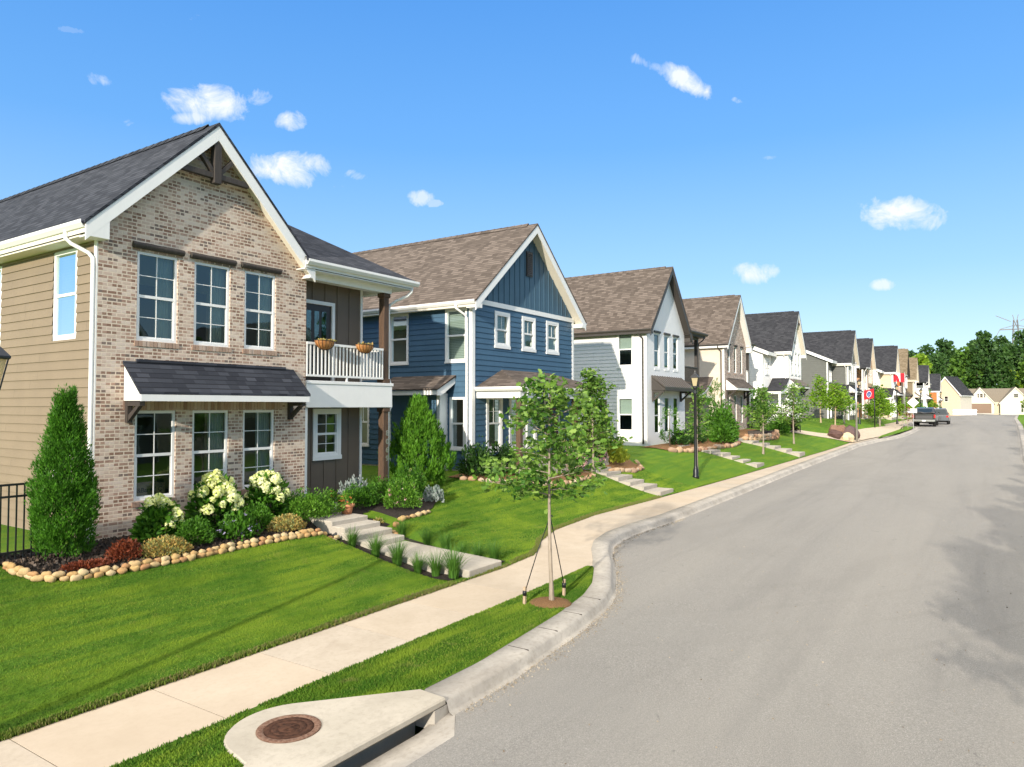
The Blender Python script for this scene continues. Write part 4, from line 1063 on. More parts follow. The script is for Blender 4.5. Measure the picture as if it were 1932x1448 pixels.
# ------------------------------------------------------------------ the rest of the row, built from the same parts
def row_house(name, label, loc, rz=0, W=5.3, he=5.85, rise=3.0, L=13, wallm='painted_brick', sidem='white_siding', roofm='brown_shingles', trim='white_trim', wing='balcony', wingw=3.0, wingm='dark_trim',
              up=((.95, 1.62), (2.28, 2.95), (3.55, 4.22)), uz=(3.85, 5.58), lz=(.55, 2.40), awn='shingle', awm=None, lap=.178, sidewin=(), truss=False, front='brick', detail=True, wframe='white_trim', panes=(1, 1), fnd=True, awtrim=None, brk='dark_stained_wood',
              sideparts=None, vent=False, overs=.33, rakeov=.38, wingdepth=1.3, wingwallm=None, postm='dark_stained_wood', railm='white_trim', spout=None, soff=None, ybody=None):
    r = thing(name, label, 'house', loc, rz); F, S = FRONT(), SIDE()
    spout = spout or trim; ss = (he - (he - overs)) ; xa = W / 2; sl = rise / xa
    xl, xr = -overs, W + overs; zl = he - overs * sl + .18; za = zl + (xa + overs) * sl; th = .10 + .05 * sl + .05
    lf = lambda z: max(0, xl + (z + th - zl) / sl); rf = lambda z: min(W, xr - (z + th - zl) / sl)
    holes = [(a, b, *uz) for a, b in up] + ([(a, b, *lz) for a, b in up] if lz else [])
    tr = .0 if front == 'brick' else .07
    wall(r, 'front_wall', wallm, F, -.3 if front == 'brick' else .0, za - th - .01, lf, rf, holes, zb=[he], reveal=.07 if front == 'brick' else 0, battens=.36 if front == 'batten' else 0, lap=lap if front == 'lap' else 0)
    for i, h in enumerate(holes): window(r, F, *[h[0] + .003, h[1] - .003, h[2] + .003, h[3] - .003], panes, .02 if front == 'brick' else 0, wframe, tr, 'blind1.0' if detail and i % 3 == 1 else None, detail=detail, lowgrid=False)
    if front == 'brick' and detail:
        for a, b in up:
            m = MB(); m.box(F, a - .08, b + .08, .002, .07, uz[1] + .03, uz[1] + .13); m.build('lintel', brk, r)
            rowlock(r, F, a - .03, b + .03, uz[0] - .11, 'white_edge_brick' if wallm == 'painted_brick' else 'edge_brick')
    wall(r, 'side_wall', sidem, S, .0, he - .02, cst(.0), cst(L), [tuple(h) for h in sidewin], lap=lap)
    for h in sidewin: window(r, S, *h, (1, 1), .0, wframe, .07, 'blind0.5', detail=detail)
    b_ = MB(); b_.box(WORLD, W - .02, W, .02, L, -.3, he); b_.box(WORLD, .02, W - .02, L - .02, L, -.3, he + .3); b_.build('rear_wall', sidem, r)
    if fnd: m = MB(); m.box(S, .0, L, -.1, .008, -.8, .0); m.box(F, 0, W, -.1, -.005, -.8, .0); m.build('foundation', 'concrete_foundation', r)
    gable_roof(r, F, xl, xa, xr, zl, za, zl, -rakeov, L + .3, roofm, trim, rake=.2, soff=soff or trim)
    gutter(r, (xl + .03, -rakeov + .02, zl - .03), (xl + .03, L, zl - .03), (-1, 0, 0), spout, .11, .10)
    m = MB(); m.box(S, -rakeov + .05, L, .003, overs - .02, zl - .24, zl - .215); m.box(S, -rakeov + .05, L, overs - .05, overs - .02, zl - .214, zl - .05); m.build('soffit', trim, r)
    m = MB(); m.box(F, xl + .03, .0, .0, rakeov - .05, zl - .26, zl - .06); m.box(F, W, xr - .03, .0, rakeov - .05, zl - .26, zl - .06); m.build('eave_return', trim, r)
    if front != 'brick': corner_board(r, F, -.002, .11, -.1, he - .05, trim if trim != 'dark_trim' else 'white_trim')
    corner_board(r, S, -.02, .09, -.1, he - .05, 'white_trim' if wallm in ('painted_brick',) else (trim if trim != 'dark_trim' else wingm))
    downspout(r, [(xl + .0, .30, zl - .12), (xl + .0, .30, zl - .24), (-.18, .24, zl - .36), (-.07, .18, zl - .48), (-.07, .18, .1)], spout)
    if vent: m = MB(); m.box(F, xa - .12, xa + .12, .01, .05, he + .55, he + 1.35); m.build('gable_vent', 'dark_trim', r)
    if truss:
        m = MB(); z = za - 1.0; hw = (za - z - .3) / sl; m.box(FRONT(-rakeov + .12), xa - hw, xa + hw, -.05, .05, z - .06, z + .06); m.box(FRONT(-rakeov + .12), xa - .07, xa + .07, -.07, .07, z - .12, za - .35); m.build('gable_truss', 'dark_stained_wood', r)
    if awn:
        a0, a1 = up[0][0] - .42, up[-1][1] + .42
        shed_awning(r, F, a0, a1, 3.45, 2.72, .72, awm or roofm, awtrim or trim, brk, seams=(awn == 'metal'), brh=.55, brin=.08)
    if wing == 'balcony':
        G = FRONT(wingdepth); X0, X1 = W, W + wingw; wm = wingwallm or wingm
        wall(r, 'wing_wall', wm, G, .0, he, cst(X0), cst(X1), [(X0 + .5, X0 + 1.3, 4.0, 5.2), (X0 + .5, X0 + 1.3, .3, 2.3)], battens=.36)
        window(r, G, X0 + .5, X0 + 1.3, 4.0, 5.2, (1, 1), 0, wframe, .07, detail=False)
        m = MB(); m.box(G, X0 + .5, X0 + 1.3, -.06, -.02, .3, 2.3); m.build('door', 'door_dark', r)
        m = MB(); m.box(WORLD, X1 - .03, X1 - .002, wingdepth + .002, L - 1, -.3, he); m.build('rear_wall', sidem, r)
        m = MB(); m.box(WORLD, X0 + .01, X1 + .05, -.02, wingdepth - .01, 2.75, 3.2); m.build('balcony_deck', wingm, r)
        railing(r, FRONT(.0), X0 + .03, X1 - .15, 3.22, mat=railm, step=.13)
        for z in ((.05, 2.74), (3.21, he - .21)): post(r, X1 - .08, .1, *z, .18, postm, bevel=0)
        m = MB(); m.box(WORLD, X0 + .01, X1 + .05, 0, .2, he - .2, he - .02); m.build('porch_beam', trim, r)
        hip_wing_roof(r, X0 - .1, X1 + .35, -.35, L - 1, he + .18, 1.2, 2.2, roofm, trim, gm=spout)
        downspout(r, [(X1 + .3, -.3, he + .0), (X1 + .2, -.2, he - .2), (X1 + .02, .0, he - .4), (X1 + .02, .0, .1)], spout)
        m = MB(); m.box(WORLD, X0 + .02, X1, -.01, wingdepth - .01, -.4, .04); m.build('porch_slab', 'step_concrete', r)
    if sideparts: sideparts(r, W, he, zl)
    m = MB(); m.box(WORLD, .1, W - .1, .35, L - .3, 2.75, 2.9); m.box(WORLD, .1, W - .1, .35, L - .3, -.1, .0); m.build('interior', 'interior_dark', r)
    return r

def swoop(xc, x0, y0, y1, zt, zb, roofm, wallm='white_siding', trim='white_trim', posts=True, slope_front=0.5):
    """a side entry porch whose roof sweeps down in a curve away from the tall gable; seen from the near side"""
    def f(r, W, he, zl):
        n = 10; pts = []
        for i in range(n + 1):
            t = i / n; pts.append((x0 * t, zb + (zt - zb) * (1 - t) ** 1.7))
        m = MB()
        for (a, za), (b, zb_) in zip(pts[:-1], pts[1:]):
            m.poly([(a - .0, y0, za), (b, y0, zb_), (b, y1, zb_), (a, y1, za)][::-1], True)
            m.poly([(a, y0, za - .05), (b, y0, zb_ - .05), (b, y1, zb_ - .05), (a, y1, za - .05)], True)
            m.poly([(a, y0, za), (a, y0, za - .05), (b, y0, zb_ - .05), (b, y0, zb_)])
        m.poly([(x0, y0, zb), (x0, y0, zb - .05), (x0, y1, zb - .05), (x0, y1, zb)])
        e = m.build('porch_roof', roofm, r)
        m = MB()
        for (a, za), (b, zb_) in zip(pts[:-1], pts[1:]):
            m.prism([(a, y0 + .02, za - .06), (b, y0 + .02, zb_ - .06), (b, y0 + .02, zb_ - .22), (a, y0 + .02, za - .22)], (0, .03, 0))
        m.box(WORLD, x0 + .02, x0 + .05, y0 + .02, y1, zb - .22, zb - .06)
        m.build('fascia', trim, e)
        m = MB()
        for (a, za), (b, zb_) in zip(pts[:-1], pts[1:]):
            m.poly([(a, y0 + .08, za - .1), (b, y0 + .08, zb_ - .1), (b, y0 + .08, 2.35), (a, y0 + .08, 2.35)][::-1])
        s = .0
        while s > x0 + .1: m.box(FRONT(y0 + .08), s - .02, s + .02, 0, .02, 2.35, np.interp(-s, [-p[0] for p in pts], [p[1] for p in pts]) - .12); s -= .3
        m.build('gable_panel', wallm, e)
        m = MB(); m.box(WORLD, x0 + .06, -.01, y0 + .06, y0 + .2, 2.2, 2.35); m.box(WORLD, x0 + .06, x0 + .2, y0 + .2, y1, 2.2, 2.4); m.build('porch_beam', trim, e)
        if posts:
            post(r, x0 + .16, y0 + .16, -.1, 2.2, .15, trim, bevel=0); post(r, x0 + .16, y1 - .16, -.1, 2.2, .15, trim, bevel=0)
        m = MB(); m.box(WORLD, x0, -.02, y0 + .05, y1, -.5, .0); m.build('porch_slab', 'step_concrete', r)
    return f

def rear_block(x0, yb, L, wallm, trim='white_trim', roofm='black_shingles', lap=.178, zf=5.05, sl=.42, win=True, corner='white_trim'):
    """the wider back part of the house: its roof falls towards the street"""
    def f(r, W, he, zl):
        S = SIDE(x0); z1 = lambda y: zf + (y - yb) * sl; top = zf + 4.5 * sl
        m = MB(); m.prism([(x0, yb, -.3), (x0, L, -.3), (x0, L, top - .1), (x0, yb + 4.5, top), (x0, yb, zf)], (.05, 0, 0)); m.build('side_wall', wallm, r) if not lap else None
        if lap: wall(r, 'side_wall', wallm, S, 0., top, lambda z: yb if z < zf else yb + (z - zf) / sl, cst(L), [], lap=lap, zb=[zf])
        G = FRONT(yb); hs = [(x0 + .75, x0 + 1.25, 3.75, 4.75), (x0 + 1.35, x0 + 1.85, 3.75, 4.75)] if win else []
        wall(r, 'front_wall', wallm, G, -.3, zf - .05, cst(x0), cst(0), hs, battens=.34)
        for h in hs: window(r, G, *h, (1, 1), 0, 'white_trim', .06, detail=False)
        m = MB(); m.prism([(x0 - .3, yb - .45, z1(yb - .45)), (x0 - .3, yb + 4.5, top), (x0 - .3, L, top), (x0 - .3, L, top - .14), (x0 - .3, yb + 4.5, top - .14), (x0 - .3, yb - .45, z1(yb - .45) - .14)], (-x0 + 2.2, 0, 0)); rf = m.build('roof', roofm, r)
        m = MB(); m.prism([(x0 - .33, yb - .47, z1(yb - .47) - .03), (x0 - .33, yb + 4.5, top - .03), (x0 - .33, yb + 4.5, top - .32), (x0 - .33, yb - .47, z1(yb - .47) - .32)], (.028, 0, 0)); m.box(WORLD, x0 - .3, -.36, yb - .49, yb - .46, z1(yb - .47) - .30, z1(yb - .47) - .04); m.build('fascia', trim, r)
        m = MB(); m.box(WORLD, x0 - .025, x0 + .09, yb - .025, yb + .1, -.3, zf - .2); m.build('corner_board', corner, r)
        m = MB(); m.box(WORLD, x0 + .02, 0, yb + .05, L, -.6, -.02); m.build('foundation', 'concrete_foundation', r)
    return f
def left_balcony(x0, wallm, trim='white_trim', roofm='black_shingles'):
    def f(r, W, he, zl):
        wall(r, 'wing_wall', wallm, FRONT(1.7), -.3, 5.4, cst(x0), cst(0), [(x0 + .5, x0 + 1.2, .1, 2.1), (x0 + .5, x0 + 1.2, 3.3, 5.0)])
        for z in (.1, 3.3): window(r, FRONT(1.7), x0 + .5, x0 + 1.2, z, z + 1.75, (1, 1), 0, 'white_trim', .06, detail=False)
        m = MB(); m.box(WORLD, x0, 0, 1.75, 12, -.3, 5.4); m.build('wing', wallm, r)
        m = MB(); m.box(WORLD, x0, -.01, .05, 1.69, 2.6, 3.05); m.build('balcony_deck', trim, r); railing(r, FRONT(.1), x0 + .1, -.05, 3.06); railing(r, Frame((x0 + .05, 0, 0), (0, 1, 0), (-1, 0, 0)), .15, 1.6, 3.06)
        for z in ((-.2, 2.59), (3.06, 5.3)): post(r, x0 + .1, .12, *z, .17, trim, bevel=0)
        m = MB(); m.poly([(x0 - .3, -.3, 5.45), (0, -.3, 5.45), (0, 3, 6.6), (x0 - .3, 3, 6.6)]); m.poly([(x0 - .3, -.3, 5.35), (0, -.3, 5.35), (0, 12, 5.35), (x0 - .3, 12, 5.35)]); m.poly([(x0 - .3, -.3, 5.35), (x0 - .3, -.3, 5.45), (x0 - .3, 3, 6.6), (x0 - .3, 12, 6.6), (x0 - .3, 12, 5.35)]); m.poly([(x0 - .3, -.3, 5.35), (0, -.3, 5.35), (0, -.3, 5.45), (x0 - .3, -.3, 5.45)]); m.poly([(x0 - .3, 3, 6.6), (0, 3, 6.6), (0, 12, 6.6), (x0 - .3, 12, 6.6)]); m.build('wing_roof', roofm, r)
        gutter(r, (x0 - .3, -.31, 5.46), (0, -.31, 5.46), (0, -1, 0)); downspout(r, [(x0 - .1, -.3, 5.3), (x0 - .02, -.1, 5.0), (x0 - .02, -.05, .1)])
        m = MB(); m.box(WORLD, x0, -.01, .0, 1.69, -.5, .05); m.build('porch_slab', 'step_concrete', r)
    return f
def both(*fs):
    def f(*a):
        for g_ in fs: g_(*a)
    return f
row_house('white_house', 'white house with painted-brick gable, dark trim and a dark metal awning, brown shingle roof', (32.5, 13.65, 1.45), W=5.25, he=5.92, rise=3.05, trim='dark_trim', awn='metal', awm='seam_metal', awtrim='dark_trim', brk='dark_trim',
          sidewin=[(.72, 1.52, 3.9, 5.6), (.72, 1.52, .7, 2.35)], wing='balcony', wingw=2.3, wingm='dark_trim', wingwallm='grey_siding', railm='dark_trim', postm='dark_trim', spout='dark_trim', soff='dark_trim', wframe='white_trim')
row_house('brick_house', 'narrow house with red and grey mixed-brick gable, cream stucco side and brown roof', (44.9, 13.65, 1.70), W=5.0, he=5.85, rise=3.0, wallm='red_brick_mix', sidem='stucco', lap=0, sidewin=[], wing='balcony', wingw=.6, spout='dark_trim', wingm='white_siding',
          sideparts=swoop(0, -2.6, .7, 4.6, 3.55, 2.45, 'brown_shingles', 'stucco'), up=((.75, 1.25), (2.2, 2.7), (3.6, 4.1)))
row_house('white_house', 'white house with board-and-batten gable, black shingle roof, curved porch roof and timber peak truss', (58.4, 12.75, 2.10), W=4.9, he=5.8, rise=3.0, wallm='white_siding', sidem='white_siding', roofm='black_shingles', front='batten', lap=0, wing=None, awn='metal', awm='seam_metal', awtrim='white_trim', truss=True,
          sideparts=both(swoop(0, -2.7, -.1, 1.2, 3.5, 2.45, 'black_shingles'), rear_block(-2.7, 1.25, 13, 'white_siding', zf=5.65)), soff='cream_siding', wframe='white_trim', vent=True)
row_house('grey_house', 'charcoal grey sided house with black roof and white corner trim, behind the boulders', (76.0, 11.0, 2.0), W=4.9, he=5.8, rise=3.0, wallm='charcoal_siding', sidem='charcoal_siding', roofm='black_shingles', front='batten', wing=None, sideparts=both(swoop(0, -2.6, -.1, 1.35, 3.5, 2.45, 'black_shingles', 'charcoal_siding'), rear_block(-2.6, 1.4, 13, 'charcoal_siding', zf=6.0, sl=.45)), soff='cream_siding', awtrim='white_trim', detail=False)
row_house('brick_house', 'tan brick house with white balcony, beyond the charcoal grey house', (87.0, 10.7, 2.05), W=4.8, he=5.8, rise=3.0, wallm='tan_brick', sidem='tan_brickish', lap=0, roofm='black_shingles', wing=None, detail=False, trim='white_trim', up=((1.2, 2.0), (2.2, 3.0), (3.2, 4.0)), soff='cream_siding',
          sideparts=left_balcony(-2.6, 'tan_brickish'))
row_house('white_house', 'cream house with curved porch roof, behind the leaning red and white flag', (99, 9.3, 2.0), W=4.8, he=5.8, rise=3.0, wallm='white_siding', sidem='cream_stone', lap=0, front='batten', roofm='black_shingles', wing=None, detail=False, sideparts=both(swoop(0, -2.6, -.1, 1.35, 3.6, 2.5, 'black_shingles', 'white_siding'), rear_block(-2.6, 1.4, 12, 'white_siding', lap=0, zf=5.9)), soff='cream_siding')
row_house('brown_house', 'house with tan shingle roof, dark gable and orange wood porch', (109, 8.9, 2.05), W=4.2, he=5.8, rise=3.2, wallm='dark_trim', sidem='orange_wood', lap=0, front='batten', roofm='tan_shingles', wing=None, detail=False, trim='dark_trim', sideparts=left_balcony(-1.6, 'orange_wood', 'dark_trim', 'tan_shingles'))
row_house('olive_house', 'olive brown house with tan shingle roof, between the orange porch and the white balconies', (122, 8.7, 1.95), W=4.6, he=5.6, rise=3.0, wallm='cream_siding', sidem='olive_siding', lap=0, front='batten', roofm='tan_shingles', wing=None, detail=False, trim='cream_siding')
row_house('black_roofed_house', 'white gabled house with black roof and dark balcony posts, before the orange clad house', (136, 8.0, 1.85), W=4.8, he=5.2, rise=3.0, wallm='white_siding', sidem='white_siding', lap=0, front='batten', roofm='black_shingles', wing='balcony', wingw=2.4, wingm='grey_siding', detail=False, sideparts=left_balcony(-2.4, 'grey_siding'))
row_house('orange_clad_house', 'far white house with black roof and an orange clad wing', (156, 7.2, 1.75), W=4.8, he=4.7, rise=2.9, wallm='white_siding', sidem='orange_wood', lap=0, front='batten', roofm='black_shingles', wing=None, detail=False)

# ------------------------------------------------------------------ plants
def rand_dirs(n): return norm(RNG.normal(size=(n, 3)))
def leaf_obj(name, mat, P, dirs, size, parent, tpl=LEAF, ref=None, wscale=None):
    S = np.asarray(size, float)
    if wscale is not None: S = np.stack([S * wscale, S, S], 1)
    me = inst(tpl[0], tpl[1], P, axes(dirs, ref), S); me.materials.append(MATS[mat]); o = bpy.data.objects.new(name, me); COL.objects.link(o)
    if parent: o.parent = parent
    return o

def tree(name, label, loc, h, hb, prof, n_br, per, leaf, mat, bark='bark', cat='tree', group=None, tr=.035, spread=.13, rise=.55, tpl=OAK, stem=None, seed=0, lean=(0, 0), limbs=True, vary=.28):
    """prof(t) gives the crown radius from its foot (0) to its tip (1)"""
    rs = random.Random(seed + 5); r = thing(name, label, cat, loc, 0, group); m = MB()
    top = Vector((lean[0], lean[1], h)); pts = []; n = 9
    for i in range(n + 1):
        t = i / n; pts.append(Vector((lean[0] * t + .03 * math.sin(t * 7 + seed) * h / 4, lean[1] * t + .03 * math.cos(t * 5 + seed) * h / 4, h * t * .97)))
    rad = [tr * (1 - .78 * i / n) * (1.35 if i == 0 else 1) for i in range(n + 1)]
    m.tube([Vector((0, 0, -.08))] + pts, [tr * 1.5] + rad, 10)
    P, Dr, SZ = [], [], []
    def at(z):
        f = min(n - 1e-3, z / (h * .97) * n); i = int(f); return pts[i].lerp(pts[i + 1], f - i)
    for b in range(n_br):
        t = (b + rs.random() * .8) / n_br; z = hb + (h - hb) * t * .93; base = at(z); az = b * 2.399 + rs.uniform(-.4, .4)
        L = prof(t) * rs.uniform(1 - vary, 1.15); el = rise * (.6 + .8 * t) + rs.uniform(-.15, .15)
        d = Vector((math.cos(az) * math.cos(el), math.sin(az) * math.cos(el), math.sin(el)))
        bp = [base + d * L * s + Vector((0, 0, -.10 * L * s * s + rs.uniform(-.02, .02) * L)) for s in (0, .3, .6, 1)]
        if limbs: m.tube(bp, [tr * .34 * (1 - .5 * t), tr * .2, tr * .12, tr * .05], 5)
        k = max(2, int(L / .17))
        for j in range(k):
            s = .22 + .78 * (j + rs.random() * .5) / k; i = min(2, int(s * 3)); c = bp[i].lerp(bp[i + 1], s * 3 - i) if i < 2 else bp[2].lerp(bp[3], min(1, (s - .6) / .4))
            az2 = az + rs.choice((-1, 1)) * rs.uniform(.5, 1.2); tw = Vector((math.cos(az2), math.sin(az2), rs.uniform(-.1, .5))) * rs.uniform(.05, .30) * (prof(t) * .6 + .15)
            e = c + tw
            if limbs: m.tube([c, e], [tr * .12, tr * .05], 4, False)
            for q in range(per):
                cc = c.lerp(e, rs.uniform(.3, 1.1)); P.append((cc.x + rs.gauss(0, spread * .5), cc.y + rs.gauss(0, spread * .5), cc.z + rs.gauss(0, spread * .42)))
                Dr.append((math.cos(az2) + rs.gauss(0, .8), math.sin(az2) + rs.gauss(0, .8), rs.gauss(.05, .55))); SZ.append(leaf * rs.uniform(.6, 1.2))
    m.build('trunk', bark, r)
    leaf_obj('crown', mat, np.array(P), np.array(Dr), np.array(SZ), r, tpl)
    return r

def cone_conifer(name, label, loc, h, rad, n, size, mat, cat='shrub', group=None, seed=0, prof=None, up=1.1, wsc=.9, lumps=7, trunkh=.3):
    r = thing(name, label, cat, loc, 0, group); rg = np.random.default_rng(seed)
    prof = prof or (lambda t: np.where(t < .25, .78 + t * .88, (1 - ((t - .25) / .75) ** 1.25)) )
    npl = max(30, n // 48)
    pt = rg.random(npl) ** .9; pa = rg.random(npl) * 2 * np.pi; pr = rad * prof(pt) * (1 + .10 * np.sin(pa * 3 + pt * 9 + seed) + rg.normal(size=npl) * .07) * (1 - .5 * rg.random(npl) ** 2.2)
    k = rg.integers(0, npl, n); q = rg.random(n); pl_ = .17 * h ** .5 * (.7 + .7 * rg.random(npl))
    out = q * .30 * pl_[k] * (up < 1.3) + q * .38 * pl_[k] * (up >= 1.3); th = rg.random(n) * 6.283; w_ = .055 * h ** .5 * np.sin(np.pi * np.clip(q * .8 + .2, 0, 1)) ** .8 * rg.random(n) ** .5
    P = np.stack([(pr[k] * .88 + out) * np.cos(pa[k]) + w_ * np.cos(th), (pr[k] * .88 + out) * np.sin(pa[k]) + w_ * np.sin(th), pt[k] * h * .90 + q * pl_[k]], 1)
    d = np.stack([np.cos(pa[k]) * .35 + np.cos(th) * .55, np.sin(pa[k]) * .35 + np.sin(th) * .55, np.full(n, up)], 1) + rg.normal(size=(n, 3)) * .2
    leaf_obj('foliage', mat, P, d, size * (.55 + .6 * rg.random(n)) * (1 - .25 * pt[k]), r, SPRAY, None, wsc)
    m = MB(); m.tube([(0, 0, -.1), (0, 0, h * .85)], [rad * .09, .01], 8); m.build('stem', 'dark_bark', r)
    return r

def bush(name, label, loc, rx, ry, h, n, size, mat, cat='shrub', group=None, seed=0, tpl=LEAF, flowers=None, up=.5, lumpy=.2, wsc=None, root=None, shell=.5):
    """flowers: (material, count, size, where) set on the outside of the leaves"""
    r = root or thing(name, label, cat, loc, 0, group); rg = np.random.default_rng(seed + 3)
    def pts(n, sh):
        d = rg.normal(size=(n, 3)); d[:, 2] = np.abs(d[:, 2]); d = norm(d)
        az = np.arctan2(d[:, 1], d[:, 0]); l = 1 + lumpy * (np.sin(az * 3 + seed) * .6 + np.sin(az * 7 + d[:, 2] * 6 + seed * 2) * .5 + np.sin(d[:, 2] * 11 + az * 2) * .4)
        k = (1 - sh * rg.random(n) ** 1.6) * l
        return d, np.stack([d[:, 0] * rx * k, d[:, 1] * ry * k, .04 + d[:, 2] * h * k * .96], 1)
    d, P = pts(n, shell)
    dd = d + rg.normal(size=(n, 3)) * .55; dd[:, 2] += up
    leaf_obj('foliage', mat, P, dd, size * (.6 + .7 * rg.random(n)), r, tpl, None, wsc)
    if flowers:
        fm, cnt, fs, hi = flowers; d, P = pts(cnt, .03); P[:, 2] = np.maximum(P[:, 2], h * hi * (.7 + .3 * rg.random(cnt)))
        K = 9; Q = np.repeat(P, K, 0) + rg.normal(size=(cnt * K, 3)) * fs * .35; q = np.repeat(d, K, 0) + rg.normal(size=(cnt * K, 3)) * .8
        leaf_obj('blossom', fm, Q, q, np.full(cnt * K, fs * .7), r, LEAF, None, 1.4)
    m = MB()
    for i in range(5):
        a = i * 1.3 + seed; m.tube([(0, 0, -.05), (rx * .3 * math.cos(a), ry * .3 * math.sin(a), h * .5)], [.012, .005], 5)
    m.build('stem', 'dark_bark', r)
    return r

def flower_head(seed):
    rg = np.random.default_rng(seed); n = 70; t = rg.random(n); az = rg.random(n) * 6.283
    rr = .075 * np.sin(np.pi * np.clip(.25 + t * .75, 0, 1)) ** .6 + .01
    P = np.stack([rr * np.cos(az), rr * np.sin(az), t * .15 - .04], 1); d = np.stack([np.cos(az), np.sin(az), rg.random(n) * 1.2 - .1], 1)
    ref = rg.normal(size=(n, 3)); T = ([(-.5, -.5, 0), (.5, -.5, 0), (.5, .5, .12), (-.5, .5, .12)], [(0, 1, 2, 3)])
    A = axes(d, ref); A = A[:, :, [0, 2, 1]]; A[:, :, 0] *= -1
    me = inst(T[0], T[1], P, A, np.full(n, .042)); me.materials.append(MATS['flower_cream']); return me
HEADS = [flower_head(i) for i in range(4)]
def hydrangea(label, loc, rx, h, nheads, seed, n=900):
    r = bush('hydrangea', label, loc, rx, rx * .8, h, n, .13, 'shrub_leaf', 'shrub', 'hydrangeas flowering under the brick gable windows', seed, up=.1, lumpy=.12)
    rs = random.Random(seed)
    for i in range(nheads):
        az = rs.uniform(0, 6.28); t = rs.random() ** .55; el = .25 + t * 1.25
        k = rs.uniform(.92, 1.08); x, y, z = rx * math.cos(az) * math.cos(el) * k, rx * .85 * math.sin(az) * math.cos(el) * k, h * math.sin(el) * k + .03
        if y > rx * .45: y = -y
        o = bpy.data.objects.new('flower_head', HEADS[i % 4]); COL.objects.link(o); o.parent = r; o.location = (x, y, max(z, .18)); o.rotation_euler = (rs.uniform(-.7, .7), rs.uniform(-.7, .7), rs.uniform(0, 6)); s = rs.uniform(.75, 1.2); o.scale = (s, s, s)
    return r

def tuft_mesh(seed, n=110, h=.40, r=.17):
    rg = np.random.default_rng(seed); V, Fc = [], []
    for i in range(n):
        az = rg.random() * 6.283; b = rg.random() ** .5 * .05; L = h * (.65 + .5 * rg.random()); out = r * (.2 + 1.1 * rg.random()); w = .004
        px, py = math.cos(az), math.sin(az); k = len(V)
        for s in (0, .35, .7, 1):
            x = b + out * s * s; z = L * (s - .28 * s * s * (out / r)); ww = w * (1 - s * .95)
            V += [(px * x - py * ww, py * x + px * ww, z), (px * x + py * ww, py * x - px * ww, z)]
        for j in range(3): Fc.append((k + 2 * j, k + 2 * j + 1, k + 2 * j + 3, k + 2 * j + 2))
    me = bpy.data.meshes.new('tuft'); me.from_pydata(V, [], Fc); me.materials.append(MATS['tuft_blade']); return me
foliage('tuft_blade', [(.035, .10, .012), (.06, .16, .02), (.10, .22, .03)], .3)

TG = (0, 0)
def G(x, y, dz=0.): return (x, y, groundz(x, y) + dz)

# --- in front of the brick house
foliage_arb = lambda t: np.interp(t, [0, .1, .35, .5, .65, .8, .9, 1], [.86, .96, 1.0, .80, .62, .34, .16, .02])
cone_conifer('arborvitae', 'tall dark green arborvitae at the brick corner beside the black fence', G(5.78, 12.70), 2.80, .43, 34000, .10, 'arborvitae', 'shrub', seed=1, prof=foliage_arb)
cone_conifer('juniper', 'bright green upright juniper with feathery tips, in front of the blue side wall', G(15.85, 13.75, -.05), 2.55, 1.08, 21000, .17, 'juniper', 'shrub', seed=4, prof=lambda t: np.where(t < .3, .70 + t * 1.0, np.maximum(.05, 1 - ((t - .3) / .7) ** .95)), up=1.4, wsc=.7, lumps=9)
hydrangea('small cream-flowered hydrangea, the nearest to the arborvitae', G(7.45, 12.75), .40, .72, 20, 2, 900)
hydrangea('largest hydrangea, covered in cream and white flower heads, below the middle window', G(8.75, 12.95), .55, .98, 44, 5, 1400)
hydrangea('hydrangea with a dense row of lime-cream flower heads below the third window', G(10.0, 13.0), .50, .95, 36, 9, 1300)
bush('spirea', 'wide loose green spirea shrub beside the front steps', G(10.80, 12.6), .74, .58, .52, 5200, .055, 'pale_shrub_leaf', 'shrub', seed=2, up=.8, lumpy=.25)
bush('boxwood', 'round dark green boxwood in front of the two left hydrangeas', G(7.85, 12.25), .33, .30, .44, 2200, .05, 'shrub_leaf', 'shrub', 'small round boxwoods in the bed', 5, up=.4)
bush('boxwood', 'round dark green boxwood below the right-hand hydrangea', G(9.35, 12.45), .36, .33, .50, 2200, .05, 'shrub_leaf', 'shrub', 'small round boxwoods in the bed', 6, up=.4)
bush('butterfly_bush', 'low bush with narrow leaves and lilac flowers between the two boxwoods', G(8.65, 12.1), .36, .32, .42, 900, .10, 'shrub_leaf', 'shrub', seed=8, flowers=('flower_lilac', 12, .05, .5), wsc=.6)
bush('sedum', 'golden and grey mound of sedum near the red-brown shrub', G(7.1, 11.98), .46, .36, .28, 2600, .045, 'sedum_leaf', 'plant', seed=11, lumpy=.1, up=.9)
bush('sedum', 'orange-gold mound of sedum near the right end of the stone edging', G(9.75, 12.0), .40, .32, .29, 2400, .045, 'sedum_leaf', 'plant', seed=12, lumpy=.1, up=.9)
bush('barberry', 'small red-brown barberry shrub alone in the mulch', G(6.5, 12.1), .26, .24, .28, 1300, .05, 'rust_leaf', 'shrub', seed=13, up=.6)
bush('creeping_thyme', 'flat dry brown ground plant at the foot of the arborvitae', G(5.85, 12.05), .40, .26, .07, 1300, .04, 'rust_leaf', 'plant', seed=14, lumpy=.1)
